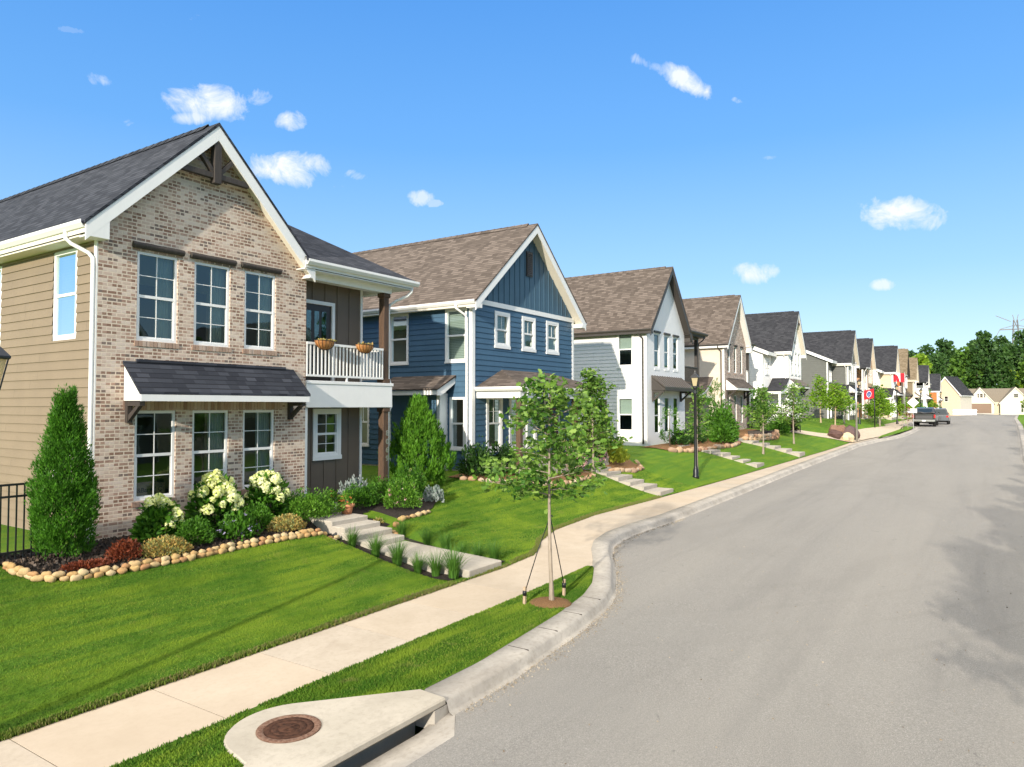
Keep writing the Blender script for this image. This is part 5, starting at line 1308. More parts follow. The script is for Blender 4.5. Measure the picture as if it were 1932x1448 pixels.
# --- bed beside the porch
bush('boxwood', 'low dense hedge-like boxwood right of the terracotta pot', G(12.55, 12.75), .62, .42, .46, 3200, .055, 'shrub_leaf', 'shrub', seed=21, up=.5)
bush('boxwood', 'second low boxwood, against the timber porch post', G(13.45, 12.95), .5, .4, .52, 2200, .055, 'shrub_leaf', 'shrub', seed=22, up=.5)
bush('lavender', 'silvery lavender behind the boxwood at the porch', G(12.9, 13.35), .50, .25, .52, 1000, .09, 'lavender_leaf', 'plant', seed=23, up=1.4, wsc=.35)
bush('rose_bush', 'rose bush with yellow-green leaves and pale pink blooms beside the porch bed', G(13.35, 12.1), .48, .42, .68, 2600, .06, 'pale_shrub_leaf', 'shrub', seed=24, flowers=('flower_pink', 26, .05, .35))
bush('gardenia', 'glossy dark green shrub with small white flowers behind the rose bush', G(14.3, 12.7), .5, .45, .80, 2400, .06, 'shrub_leaf', 'shrub', seed=25, flowers=('flower_cream', 14, .035, .4))
bush('salvia', 'wispy grey-mauve plant at the right end of the porch bed', G(14.45, 12.0), .28, .26, .34, 500, .10, 'lavender_leaf', 'plant', seed=26, up=1.3, wsc=.3)
bush('heuchera', 'tiny red and green plant beside the second step', G(12.15, 11.75), .14, .12, .14, 240, .06, 'sedum_leaf', 'plant', seed=27)
# --- mulch beds (draped patches)
def drape(name, mat, edge_a, edge_b, dz, n=6, kind='structure'):
    m = MB(); k = 0; w = n + 1
    for a, b in zip(edge_a, edge_b):
        for i in range(w):
            t = i / n; x, y = a[0] + (b[0] - a[0]) * t, a[1] + (b[1] - a[1]) * t; m.v.append((x, y, groundz(x, y) + dz))
    for i in range(len(edge_a) - 1):
        for j in range(n):
            f = (i * w + j, (i + 1) * w + j, (i + 1) * w + j + 1, i * w + j + 1)
            m.f.append(f); m.sm.append(True)
    me = m; o = m.build(name, mat); 
    if o.data.polygons[0].normal.z < 0:
        o.data.flip_normals()
    return tag(o, kind=kind)
EDGE1 = [(4.98, 12.75), (4.97, 12.5), (5.0, 12.25), (5.08, 12.0), (5.25, 11.82), (5.5, 11.71), (5.95, 11.65), (6.5, 11.62), (7.06, 11.60), (7.7, 11.62), (8.35, 11.64), (9.0, 11.62), (9.64, 11.58), (10.2, 11.52), (10.62, 11.46)]
back = lambda p: (max(p[0], 5.0), 13.66)
rs_edge = [(x, float(np.interp(x, [p[0] for p in EDGE1[1:]], [p[1] for p in EDGE1[1:]]))) for x in np.linspace(4.99, 10.75, 40)]
drape('mulch_bed', 'mulch', rs_edge, [(p[0], 13.64) for p in rs_edge], .028, 10)
E2 = [(11.95, 10.75), (12.05, 11.2), (12.6, 11.35), (13.3, 11.42), (14.0, 11.65), (14.9, 12.2)]
drape('mulch_bed', 'mulch', [(11.9, 11.5), (12.6, 11.4), (13.3, 11.45), (14.0, 11.68), (14.7, 12.1), (15.0, 12.6)], [(11.9, 13.4), (12.6, 13.4), (13.3, 13.4), (14.0, 13.4), (14.6, 13.4), (15.0, 13.4)], .026)
drape('mulch_bed', 'mulch', [(10.34, 8.22), (10.34, 9), (10.34, 10), (10.4, 11.4)], [(10.74, 8.22), (10.74, 9), (10.74, 10), (10.74, 11.4)], .025, 2)
drape('mulch_bed', 'mulch', [(11.86, 8.22), (11.86, 9), (11.86, 10), (11.86, 11.45)], [(12.18, 8.22), (12.18, 9), (12.15, 10), (12.1, 11.45)], .025, 2)
# --- edging stones, each a stone of its own
def stone_mesh(seed, nu=12, nv=8):
    rs = random.Random(seed); m = MB(); a, b, c = rs.uniform(.9, 1.1), rs.uniform(.7, .95), rs.uniform(.5, .7); ph = [rs.uniform(0, 6) for _ in range(4)]
    for i in range(nv + 1):
        for j in range(nu):
            th, p = math.pi * i / nv, 2 * math.pi * j / nu; k = 1 + .10 * math.sin(2 * p + ph[0]) + .07 * math.sin(3 * p + 2 * th + ph[1]) + .06 * math.cos(3 * th + ph[2])
            sx = math.copysign(abs(math.cos(p)) ** .8, math.cos(p)); sy = math.copysign(abs(math.sin(p)) ** .8, math.sin(p))
            m.v.append((a * k * math.sin(th) ** .8 * sx, b * k * math.sin(th) ** .8 * sy, c * k * math.cos(th)))
    for i in range(nv):
        for j in range(nu): m.f.append((i * nu + j, (i + 1) * nu + j, (i + 1) * nu + (j + 1) % nu, i * nu + (j + 1) % nu)); m.sm.append(True)
    me = bpy.data.meshes.new('edging_stone'); me.from_pydata(m.v, [], m.f); me.polygons.foreach_set('use_smooth', m.sm); return me
def stones_along(path, name, label, group, mat, size=.105, seed=1, rows=1, gap=.19, kinds=5, cat='stone'):
    rs = random.Random(seed); mesh = []
    for i in range(kinds):
        me = stone_mesh(seed * 10 + i); me.materials.append(MATS[mat]); mesh.append(me)
    pts = [Vector((*p, 0)) for p in path]; L = [0]
    for a, b in zip(pts[:-1], pts[1:]): L.append(L[-1] + (b - a).length)
    for row in range(rows):
        s = gap * .5 * row
        while s < L[-1]:
            i = max(j for j in range(len(pts) - 1) if L[j] <= s); t = (s - L[i]) / (L[i + 1] - L[i]); p = pts[i].lerp(pts[i + 1], t); d = pts[i + 1] - pts[i]
            k = size * rs.uniform(.82, 1.18); o = bpy.data.objects.new(name, rs.choice(mesh)); COL.objects.link(o)
            o.location = (p.x + rs.uniform(-.015, .015), p.y + rs.uniform(-.015, .015) - (.045 if rows > 1 and row == 0 else 0), groundz(p.x, p.y) + k * .30 + row * size * .75); o.rotation_euler = (rs.uniform(-.15, .15), rs.uniform(-.15, .15), math.atan2(d.y, d.x) + rs.uniform(-.25, .25)); o.scale = (k, k * .85, k)
            tag(o, label, cat, group); s += gap * rs.uniform(.88, 1.1) * (k / size * .5 + .5)
S1 = 'smooth sandy-yellow river stone in the double row edging the mulch bed of the brick house'
stones_along(EDGE1, 'edging_stone', S1, 'river stones edging the brick house bed', 'river_stone', .078, 1, 2, .165)
stones_along([(11.98, 11.0), (12.05, 11.25), (12.6, 11.36), (13.3, 11.42), (13.75, 11.5)], 'edging_stone', 'rounded sandy stone edging the bed right of the porch steps', 'stones edging the porch bed', 'river_stone', .095, 2, 1, .22)
# --- walk, steps and tufts of grass beside them
def steps_obj(name, blocks, mat='step_concrete', bevel=.015):
    m = MB()
    for x0, x1, y0, y1, z0, z1a, z1b in blocks:
        k = len(m.v); m.v += [(x0, y0, z0), (x1, y0, z0), (x1, y1, z0), (x0, y1, z0), (x0, y0, z1a), (x1, y0, z1a), (x1, y1, z1b), (x0, y1, z1b)]
        for f in ((0, 3, 2, 1), (4, 5, 6, 7), (0, 1, 5, 4), (1, 2, 6, 5), (2, 3, 7, 6), (3, 0, 4, 7)): m.f.append(tuple(k + i for i in f)); m.sm.append(False)
    return tag(m.build(name, mat, None, bevel), kind='structure')
steps_obj('path', [(10.75, 11.84, 8.08, 10.75, .0, .32, .45)])
steps_obj('steps', [(10.75, 11.84, 10.66, 11.1, .2, .565, .57), (10.75, 11.84, 11.02, 11.5, .2, .69, .695), (10.76, 11.85, 11.40, 11.95, .2, .80, .805), (10.75, 11.84, 11.78, 12.90, .2, .905, .915)])
TM = [tuft_mesh(i, 260, .40, .21) for i in range(3)]
for i, (x, y) in enumerate([(10.55, 10.95), (10.52, 10.25), (10.52, 9.66), (10.53, 9.14), (10.56, 8.72), (10.57, 8.30), (11.95, 10.85), (11.98, 10.15), (12.0, 9.65), (12.0, 9.2), (12.0, 8.78), (12.02, 8.40)]):
    o = bpy.data.objects.new('grass_tuft', TM[i % 3]); COL.objects.link(o); o.location = G(x, y, .0); o.rotation_euler = (0, 0, i * 1.7); s = 1.35 * (.95 + .12 * ((i * 7) % 3)) * (1.12 if i == 5 else 1) * (.85 if i > 6 else 1); o.scale = (s, s, s)
    if i < 6: tag(o, ['spiky grass tuft by the upper steps on the near side of the walk', 'second spiky grass tuft from the top on the near side of the walk', 'third spiky grass tuft from the top on the near side of the walk', 'third spiky grass tuft from the sidewalk on the near side of the walk', 'second spiky grass tuft from the sidewalk on the near side of the walk', 'largest spiky grass tuft, at the sidewalk end of the walk on its near side'][i], 'grass tuft', 'grass tufts lining the near side of the walk')
    else: tag(o, ['spiky grass tuft by the stones on the far side of the walk', 'second grass tuft down the far side of the walk', 'third grass tuft down the far side of the walk', 'third grass tuft from the sidewalk on the far side of the walk', 'second grass tuft from the sidewalk on the far side of the walk', 'small grass tuft at the sidewalk end of the far side of the walk'][i - 6], 'grass tuft', 'grass tufts lining the far side of the walk')
# --- the staked young oak on the parkway
def oakprof(t): return 1.22 * math.sin(math.pi * (.27 + .70 * t)) ** .8 * (.86 + .22 * math.sin(t * 9 + .6)) * (1 - .35 * t) + .08
tr = tree('oak_tree', 'young staked oak with open crown on the grass strip by the kerb', (10.17, 5.98, zst(10.2) + .01), 3.72, 1.66, oakprof, 26, 24, .125, 'oak_leaf', tr=.036, spread=.19, rise=.38, seed=3, vary=.45)
m = MB(); m.lathe((10.17, 5.98, zst(10.2) + .0), [(.36, .0), (.34, .03), (.2, .055), (.05, .07)], 24); tag(m.build('mulch_ring', 'straw_mulch'), 'ring of brown bark mulch round the foot of the staked oak', 'mulch ring')
for i, (x, y, lb) in enumerate([(9.85, 6.28, 'short wooden stake left of the young oak trunk'), (10.62, 5.98, 'short wooden stake right of the young oak trunk')]):
    t_ = thing('tree_stake', lb, 'stake', (x, y, zst(x)), 0, 'stakes of the young oak'); m = MB(); m.beam((0, 0, -.05), (.02, 0, .30), .04, .04); m.build('stake', 'pale_wood', t_)
    m = MB(); m.tube([(.01, 0, .2), ((10.17 - x) * .5, (5.98 - y) * .5, .85), (10.17 - x, 5.98 - y, 1.42)], .009, 6); m.tube([(10.17 - x, 5.98 - y - .045, 1.42), (10.17 - x + .045, 5.98 - y, 1.43), (10.17 - x, 5.98 - y + .045, 1.42), (10.17 - x - .045, 5.98 - y, 1.43), (10.17 - x, 5.98 - y - .045, 1.42)], .008, 6)
    m.lathe((.01, 0, .16), [(.032, 0), (.036, .05), (.032, .08)], 8); m.build('strap', 'black_metal', t_)
# --- around the blue house
tree('oak_tree', 'taller narrow young oak on the slope in front of the white house side wall', G(22.7, 11.6), 3.75, .75, lambda t: .98 * (1 - t) ** .6 * (.85 + .25 * math.sin(t * 11)) + .16, 36, 22, .16, 'oak_leaf', tr=.045, spread=.22, rise=.5, seed=8)
bush('yew', 'dark green spreading yew at the white corner board of the blue house', G(17.6, 12.9), .55, .5, .85, 1900, .10, 'dark_shrub_leaf', 'shrub', seed=31, up=.7, lumpy=.3)
bush('yew', 'second dark green yew under the blue house porch window', G(18.7, 12.7), .6, .45, .80, 1900, .10, 'dark_shrub_leaf', 'shrub', seed=32, up=.7, lumpy=.3)
bush('rose_bush', 'pink-flowering rose bush left of the blue house steps', G(22.0, 12.1), .75, .5, .95, 1500, .08, 'shrub_leaf', 'shrub', seed=33, flowers=('flower_pink', 150, .08, .2))
bush('rose_bush', 'pink-flowering rose bush right of the second young oak', G(24.0, 12.25), .55, .45, .95, 1300, .08, 'shrub_leaf', 'shrub', seed=34, flowers=('flower_pink', 130, .08, .2))
bush('forsythia', 'bright yellow-green feathery shrub at the end of the blue house bed', G(25.2, 12.0), .55, .5, .85, 1500, .13, 'yellow_leaf', 'shrub', seed=35, up=1.5, wsc=.5)
bush('daylily', 'small orange flowering clump by the blue house stones', G(19.6, 11.8), .3, .25, .3, 350, .14, 'pale_shrub_leaf', 'plant', seed=36, up=1.2, wsc=.3, flowers=('flower_orange', 7, .06, .7))
cone_conifer('arborvitae', 'slim green arborvitae behind the pink roses at the blue house porch', G(25.3, 13.0), 2.3, .35, 1500, .14, 'arborvitae', 'shrub', seed=37)
drape('mulch_bed', 'straw_mulch', [(17.0, 12.8), (17.6, 12.2), (18.6, 11.7), (19.8, 11.4), (21.2, 11.3), (22.6, 11.4)], [(17.0, 13.6), (17.6, 13.6), (18.6, 13.6), (19.8, 13.6), (21.2, 13.6), (22.6, 13.6)], .03)
drape('mulch_bed', 'straw_mulch', [(23.8, 11.5), (25.0, 11.1), (26.3, 11.4), (26.9, 12.0)], [(23.8, 13.4), (25, 13.4), (26.3, 13.4), (26.9, 13.2)], .03)
stones_along([(16.9, 12.9), (17.4, 12.3), (18.3, 11.75), (19.4, 11.4), (20.6, 11.25), (22.4, 11.35)], 'edging_stone', 'flat tan stone in the low border of the blue house bed', 'stones edging the blue house bed', 'flag_stone', .13, 3, 1, .25)
stones_along([(23.9, 11.45), (25.0, 11.05), (26.0, 11.15), (26.9, 11.8)], 'edging_stone', 'flat tan stone round the yellow-green shrub by the blue house', 'stones round the yellow-green shrub', 'flag_stone', .14, 4, 1, .27)
def stair(x0, x1, pts):
    """flight up a lawn: pts are (y, z) noses"""
    bl = []
    for i, (y, z) in enumerate(pts): y1 = pts[i + 1][0] + .05 if i + 1 < len(pts) else y + .9; bl.append((x0, x1, y, y1, z - .4, z, z + .005))
    return steps_obj('steps', bl, bevel=.0)
stair(22.9, 24.1, [(9.15, .50), (9.75, .63), (10.25, .76), (10.7, .90), (11.15, 1.02), (11.55, 1.14), (11.9, 1.26)])
stair(33.5, 34.8, [(8.72, .72), (9.35, .86), (9.85, 1.0), (10.3, 1.14), (10.8, 1.26), (11.4, 1.36), (12.3, 1.45)])
stair(40.6, 42.0, [(8.32, .86), (9.0, 1.02), (9.6, 1.16), (10.2, 1.30), (10.8, 1.42), (11.6, 1.54)])
# --- in front of the white house and beyond
cone_conifer('holly', 'tall leafy green holly under the dark metal awning', G(33.0, 12.7), 1.9, .42, 1400, .15, 'shrub_leaf', 'shrub', seed=41, prof=lambda t: np.where(t < .8, 1.0, 1 - (t - .8) * 2.5), up=.3)
for i, (x, y, l) in enumerate([(34.3, 12.7, 'low dark green bush right of the tall holly'), (35.4, 12.7, 'low dark green bush in the middle of the white gable'), (36.6, 12.6, 'low dark green bush behind the street lamp')]):
    bush('yew', l, G(x, y), .6, .45, .62, 700, .12, 'dark_shrub_leaf', 'shrub', 'low bushes along the white gable', 43 + i)
bush('laurel', 'big rounded green laurel beside the white house balcony', G(39.8, 12.3), 1.05, .9, 1.9, 3000, .16, 'shrub_leaf', 'shrub', seed=47)
bush('laurel', 'lower green laurel in front of the big rounded one', G(38.7, 11.9), .9, .7, 1.1, 1500, .15, 'shrub_leaf', 'shrub', seed=48)
cone_conifer('arborvitae', 'smooth conical arborvitae between the white and brick houses', G(40.9, 13.0), 3.3, .55, 2200, .17, 'arborvitae', 'shrub', seed=49, prof=lambda t: np.where(t < .5, .95, .95 * np.sqrt(np.maximum(0, 1 - ((t - .5) / .5) ** 2))))
stones_along([(31.3, 11.9), (32.5, 11.5), (34.0, 11.4), (35.8, 11.3), (37.8, 11.1), (39.5, 11.2)], 'edging_stone', 'rough flat stone edging the white house bed', 'stones edging the white house bed', 'flag_stone', .20, 5, 1, .42)
drape('mulch_bed', 'straw_mulch', [(31.3, 12.0), (32.5, 11.6), (34, 11.5), (36, 11.4), (38, 11.2), (40.5, 11.3)], [(31.3, 13.5), (32.5, 13.5), (34, 13.5), (36, 13.5), (38, 13.5), (40.5, 13.5)], .03)
stones_along([(41.8, 11.6), (43.2, 11.0), (44.9, 10.7), (46.6, 10.9), (48.2, 11.3)], 'edging_stone', 'rough sandy stone edging the mixed-brick house bed', 'stones edging the mixed-brick house bed', 'flag_stone', .22, 6, 2, .42)
drape('mulch_bed', 'straw_mulch', [(42.0, 11.6), (43.5, 11.0), (45, 10.8), (46.8, 11.0), (48.6, 11.5)], [(42.0, 13.5), (43.5, 13.5), (45, 13.5), (46.8, 13.5), (48.6, 13.5)], .03)
small = lambda s: (lambda t: s * (1 - t) ** .5 * (.8 + .3 * math.sin(t * 8)) + .12)
tree('oak_tree', 'slim young tree standing just behind the street lamp', G(28.4, 9.75), 3.4, 1.3, lambda t: .62 * (1 - t) ** .5 * (.8 + .3 * math.sin(t * 9)) + .12, 22, 16, .13, 'oak_leaf', tr=.045, seed=11, spread=.2)
tree('oak_tree', 'young tree on the lawn of the mixed-brick house', G(38.1, 9.6), 3.5, 1.25, small(.95), 22, 18, .15, 'oak_leaf', tr=.05, seed=14, spread=.22)
tree('oak_tree', 'young wide-crowned tree on the lawn of the black-roofed white house', G(45.3, 9.6), 3.6, 1.1, small(1.25), 22, 18, .16, 'oak_leaf', tr=.05, seed=17, spread=.25)
tree('fig_tree', 'leafy green tree in the planter in front of the curved porch roof', G(46.8, 11.9), 2.9, .8, small(1.25), 22, 18, .17, 'shrub_leaf', tr=.05, seed=19, spread=.25)
bush('plum_shrub', 'dark maroon shrub beside the black bench', G(51.2, 11.4), .95, .8, 1.1, 1500, .14, 'maroon_leaf', 'shrub', seed=51)
bush('laurel', 'green shrub in front of the black-roofed white house porch', G(48.9, 11.3), .9, .7, .9, 1100, .15, 'shrub_leaf', 'shrub', seed=52)
tree('redbud_tree', 'yellow-green tree with white trunk beside the charcoal grey wall', G(64.5, 11.5), 3.9, 1.3, small(1.25), 20, 16, .21, 'bright_leaf', bark='pale_wood', tr=.06, seed=23, spread=.3, tpl=LEAF)
tree('redbud_tree', 'green staked tree on the lawn in front of the charcoal grey house', G(62.3, 10.0), 3.5, 1.4, small(1.35), 22, 16, .21, 'bright_leaf', bark='pale_wood', tr=.06, seed=25, spread=.3, tpl=LEAF)
tree('redbud_tree', 'dense green tree by the steel pole and charcoal house porch', G(68.5, 10.3), 3.0, .9, small(1.05), 16, 16, .21, 'oak_leaf', tr=.06, seed=27, spread=.3)
for i, (x, y, h, l) in enumerate([(76, 8.3, 3.3, 'leafy tree left of the diamond sign, nearest the gravel'), (81, 9.0, 3.9, 'tall leafy tree directly behind the black lamp post'), (84, 9.1, 3.3, 'leafy tree behind the diamond sign')]):
    tree('redbud_tree', l, G(x, y), h, .7, small(1.35), 20, 16, .24, 'bright_leaf' if i % 2 == 0 else 'oak_leaf', tr=.06, seed=30 + i, spread=.35, group='trees between the gravel and the pickup truck')
for i, (x, y, l) in enumerate([(72.0, 6.1, 'thin bare-stemmed sapling at the end of the grass island'), (74.3, 5.85, 'thin sapling with reddish leaves by the diamond sign post')]):
    tree('sapling', l, G(x, y), 2.0, .7, small(.42), 9, 5, .15, 'rust_leaf' if i else 'bright_leaf', tr=.025, seed=40 + i, spread=.15)
for i, (x, y, h, l) in enumerate([(124, 9.2, 3.0, 'street tree left of the cream gable house'), (140, 9.0, 4.0, 'leafy street tree in front of the cream gable house'), (150, 8.8, 4.6, 'street tree nearest the far corner of the row'), (108, 9.6, 2.6, 'low tree beyond the pickup truck')]):
    tree('street_tree', l, G(x, y), h, .9, small(2.1), 20, 14, .32, 'bright_leaf' if i % 2 else 'oak_leaf', tr=.08, seed=50 + i, spread=.45, group='street trees at the far end')
# trees and lamp on the near side of the street, whose shadows fall across the road
right = tree('oak_tree', 'street tree on the verge across the road', G(4.6, -2.9), 4.9, 1.7, small(1.75), 30, 24, .19, 'oak_leaf', tr=.06, seed=61, spread=.3, group='street trees on the far verge')
for x, y, s in [(12.1, -3.3, .95), (20.2, -3.6, .85), (31.5, -3.9, .75), (42, -4.5, .9), (62, -5.2, 1.0), (78, -5.5, 1.05)]: dup(right, G(x, y), x, s)
# --- flower pots and railing baskets
def potted(name, label, loc, mat, prof, seed):
    t_ = thing(name, label, 'plant pot', loc, 0, 'pots on the porch step'); m = MB(); m.lathe((0, 0, 0), prof, 24, cap=False); m.build('pot', mat, t_)
    bush('', '', None, .16, .16, .30, 160, .075, 'pale_shrub_leaf', seed=seed, root=t_, up=.9, flowers=('flower_orange', 9, .045, .5)); 
    for ch in t_.children:
        if ch.name.startswith(('foliage', 'blossom', 'stem')): ch.location = (0, 0, prof[-1][1] - .03)
    return t_
plain('terracotta', (.56, .24, .12), .8); plain('white_glaze', (.68, .66, .62), .5)
potted('flower_pot', 'white flower pot with orange-red blooms beside the terracotta one', (11.55, 12.62, .91), 'white_glaze', [(.001, .0), (.10, .0), (.13, .12), (.15, .24), (.14, .24), (.12, .20)], 1)
potted('flower_pot', 'terracotta flower pot with orange-red blooms on the top step', (11.70, 12.32, .913), 'terracotta', [(.001, .0), (.11, .0), (.14, .15), (.155, .17), (.18, .17), (.18, .23), (.16, .23), (.14, .2)], 2)
def basket(label, x):
    t_ = thing('hanging_basket', label, 'basket', (x, 13.50, 4.80), 0, 'coir baskets hooked on the balcony rail'); t_.scale = (1.15, 1.15, 1.15); m = MB(); n = 14
    for i in range(n):
        for j in range(8):
            a0, a1 = math.pi * i / n, math.pi * (i + 1) / n; e0, e1 = math.pi / 2 * j / 8, math.pi / 2 * (j + 1) / 8
            q = [(.26 * math.cos(a) * math.cos(e), -.16 * math.sin(a) * math.cos(e) + .03, .17 - .19 * math.sin(e)) for a, e in ((a0, e0), (a1, e0), (a1, e1), (a0, e1))]; m.poly(q, True)
    m.poly([(.26 * math.cos(math.pi * i / n), .03, .17 - .19 * math.sin(math.pi * i / n)) for i in range(n + 1)])
    m.build('coir_liner', 'coir', t_)
    m = MB()
    for i in range(9):
        a = math.pi * (i + .5) / 9; m.tube([(.268 * math.cos(a) * math.cos(e), -.168 * math.sin(a) * math.cos(e) + .03, .17 - .198 * math.sin(e)) for e in (0, .35, .7, 1.05, 1.4)], .004, 4)
    m.tube([(.268 * math.cos(a), -.168 * math.sin(a) + .03, .175) for a in np.linspace(0, math.pi, 13)], .006, 5); m.build('wire_frame', 'black_metal', t_)
    leaf_obj('dry_plant', 'sedum_leaf', np.stack([RNG.uniform(-.2, .2, 60), RNG.uniform(-.10, .02, 60), np.full(60, .16)], 1), rand_dirs(60) + np.array([0, 0, 1.2]), RNG.uniform(.04, .09, 60), t_)
basket('coir half-basket on the white balcony rail, the one nearer the brick wall', 12.06)
basket('coir half-basket on the white balcony rail, the one nearer the timber post', 13.42)

# --- grass blades standing on the nearest lawns
def grass(name, x0, x1, ya, yb, n, h=.034, w=.0055, label=None):
    x = RNG.uniform(x0, x1, n); t = RNG.random(n); a = np.array([ya(v) for v in x]); b = np.array([yb(v) for v in x]); y = a + (b - a) * t
    keep = np.ones(n, bool)
    e1x, e1y = [p[0] for p in rs_edge], [p[1] for p in rs_edge]
    keep &= ~((x > 4.95) & (x < 10.8) & (y > np.interp(x, e1x, e1y) - .03))
    keep &= ~((x > 3.0) & (y < 6.7) & (y < np.interp(x, [3, 3.15, 3.72, 4.12, 4.2, 4.4, 4.83, 5.24, 6.3, 6.33], [5.4, 5.42, 5.45, 5.62, 6.0, 6.32, 6.46, 6.33, 5.42, 5.3])))
    keep &= ~((x > 10.33) & (x < 12.2) & (y > 8.05))
    keep &= ~((x > 11.8) & (y > np.interp(x, [11.8, 13, 14, 15, 15.1, 17, 18.6, 22.8, 22.85, 24.15, 24.2], [11.4, 11.4, 11.65, 12.6, 99, 12.7, 11.6, 11.2, 9, 9, 99])))
    x, y = x[keep], y[keep]; n = len(x); z = np.array([(groundz(p, q) if q > pl(p, YE) else zst(p) + .012) for p, q in zip(x, y)])
    d = RNG.normal(size=(n, 3)) * .45; d[:, 2] = 1
    L = h * (.5 + .8 * RNG.random(n)); S = np.stack([np.full(n, w), L, L], 1)
    me = inst(BLADE[0], BLADE[1], np.stack([x, y, z - .004], 1), axes(d), S); me.materials.append(MATS['grass_blade']); o = bpy.data.objects.new(name, me); COL.objects.link(o)
    return tag(o, label, 'grass', None, 'stuff')
grass('lawn_blades', 1.5, 12.0, lambda x: pl(x, YE) - .015, lambda x: 13.2, 230000, .024, .0048, label='short mown grass of the lawn in front of the brick house')
grass('lawn_blades', 12.0, 26.0, lambda x: pl(x, YE) - .015, lambda x: 13.3, 150000, .028, .0065, label='short mown grass of the lawn in front of the blue house')
grass('parkway_blades', 5.0, 12.72, lambda x: (kb(x) if x > 6.3 else 5.4) + .01, lambda x: 6.625, 80000, .032, .005, label='grass of the strip between kerb and sidewalk')
grass('parkway_blades', 2.0, 4.9, lambda x: 5.45, lambda x: 6.625, 16000, .032, .005, label='grass in the near corner beside the drain inlet')
eb = grass('edge_blades', 1.5, 24.0, lambda x: pl(x, YE) - .02, lambda x: pl(x, YE) + .10, 16000, .045, .006, label='ragged fringe of grass along the sidewalk edge')
eb.data.materials[0] = MATS['dry_blade']

# ------------------------------------------------------------------ storm drain inlet with its manhole
dz = zst(5) + .035
t_ = thing('storm_drain_inlet', 'concrete storm drain inlet slab with a rusty round cover at the kerb', 'drain inlet', (4.8, 5.85, dz))
ol = [(3.15, 5.02), (6.27, 5.02), (6.30, 5.42)]
for i in range(13):
    a = math.radians(52 + i * 9.2); ol.append((4.83 + .66 * math.cos(a), 5.80 + .66 * math.sin(a)))
ol += [(4.12, 5.62), (3.72, 5.45), (3.15, 5.42)]
ol = [(x - 4.8, y - 5.85) for x, y in ol]
m = MB(); m.prism([(x, y, 0) for x, y in ol], (0, 0, -.085)); m.build('slab', 'drain_concrete', t_, .018)
for x_ in (1.27, -1.65): m = MB(); m.box(WORLD, x_, x_ + .24, -.83, -.50, -.30, -.086); m.build('pier', 'kerb_concrete', t_)
m = MB(); m.box(WORLD, -1.349, 1.269, -.55, -.45, -.5, -.087); m.build('throat', 'concrete_foundation', t_)
m = MB(); m.lathe((0, 0, .001), [(.235, .0), (.315, .0), (.315, .008), (.30, .012), (.255, .012), (.245, .004)], 48, cap=False); m.build('cover_ring', 'rust_ring', t_)
m = MB(); m.lathe((0, 0, .001), [(.0005, .010), (.10, .010), (.103, .006), (.108, .006), (.111, .010), (.17, .010), (.173, .006), (.178, .006), (.181, .010), (.238, .010), (.242, .0)], 48, cap=False)
cv = m.build('cover', 'rust_iron', t_); m = MB(); m.box(WORLD, -.07, .07, -.012, .012, .010, .016); m.box(WORLD, -.012, .012, -.07, -.0121, .010, .016); m.build('cover_lug', 'rust_iron', cv)

# ------------------------------------------------------------------ black fence at the left of the brick house
t_ = thing('metal_fence', 'black metal picket fence beside the arborvitae and tan wall', 'fence', (4.85, 13.0, groundz(5, 13)))
m = MB()
for z in (.16, 1.05, 1.24): m.box(FRONT(), -3.5, .95, -.018, .018, z, z + .035)
m.build('rail', 'black_metal', t_)
m = MB()
for i in range(39):
    x = -3.45 + i * .112
    if abs(x) > .05: m.box(FRONT(), x - .01, x + .01, -.010, .010, .06, 1.26)
o = m.build('picket', 'black_metal', t_)
for x in (-2.4, 0, .98):
    m = MB(); m.box(FRONT(), x - .035, x + .035, -.035, .035, -.1, 1.34); m.box(FRONT(), x - .045, x + .045, -.045, .045, 1.341, 1.37); m.build('post', 'black_metal', t_)

# ------------------------------------------------------------------ street lamps
def lampglass():
    t = NT('lamp_glass'); tr = t.n('ShaderNodeBsdfTranslucent'); tr.inputs['Color'].default_value = (.85, .72, .45, 1); p = t.pbsdf((.80, .68, .42), .25)
    m = t.n('ShaderNodeMixShader'); m.inputs[0].default_value = .5; t.l.new(p, m.inputs[1]); t.l.new(tr.outputs[0], m.inputs[2]); t.done(m.outputs[0])
lampglass()
def lamp_post(label, loc, h=4.15):
    r = thing('street_lamp', label, 'street lamp', loc, 0, 'black street lamps')
    m = MB(); m.lathe((0, 0, 0), [(.13, -.05), (.13, .06), (.105, .10), (.105, .30), (.075, .36), (.062, .45), (.052, h - .9), (.075, h - .86), (.075, h - .82), (.05, h - .80), (.06, h - .70), (.10, h - .64), (.10, h - .60)], 16); m.build('post', 'black_metal', r)
    hd = MB(); z = h - .60
    hd.lathe((0, 0, 0), [(.11, z), (.115, z + .03), (.09, z + .031)], 4, False); hd.lathe((0, 0, 0), [(.20, z + .345), (.215, z + .36), (.215, z + .38), (.12, z + .47), (.05, z + .52), (.05, z + .55), (.02, z + .58), (.012, z + .64)], 4, False)
    for a in range(4):
        an = math.pi / 2 * a; c, s = math.cos(an), math.sin(an); hd.beam((.11 * c, .11 * s, z + .02), (.188 * c, .188 * s, z + .35), .016, .016)
    hd = hd.build('lamp_head', 'black_metal', r)
    g_ = MB(); g_.lathe((0, 0, 0), [(.098, z + .03), (.172, z + .345)], 4, False); g_.build('glass', 'lamp_glass', hd)
    hd.rotation_euler = (0, 0, math.pi / 4 + .2)
    return r
L0 = lamp_post('black street lamp in front of the white house lawn', G(27.3, 9.45, .0))
dup(L0, G(3.02, 8.22), .3, (.85, .85, .95), 'black lantern of a street lamp just inside the left edge of the photo')
dup(L0, G(72.5, 9.6), .2, 1, 'black street lamp in front of the charcoal grey house')
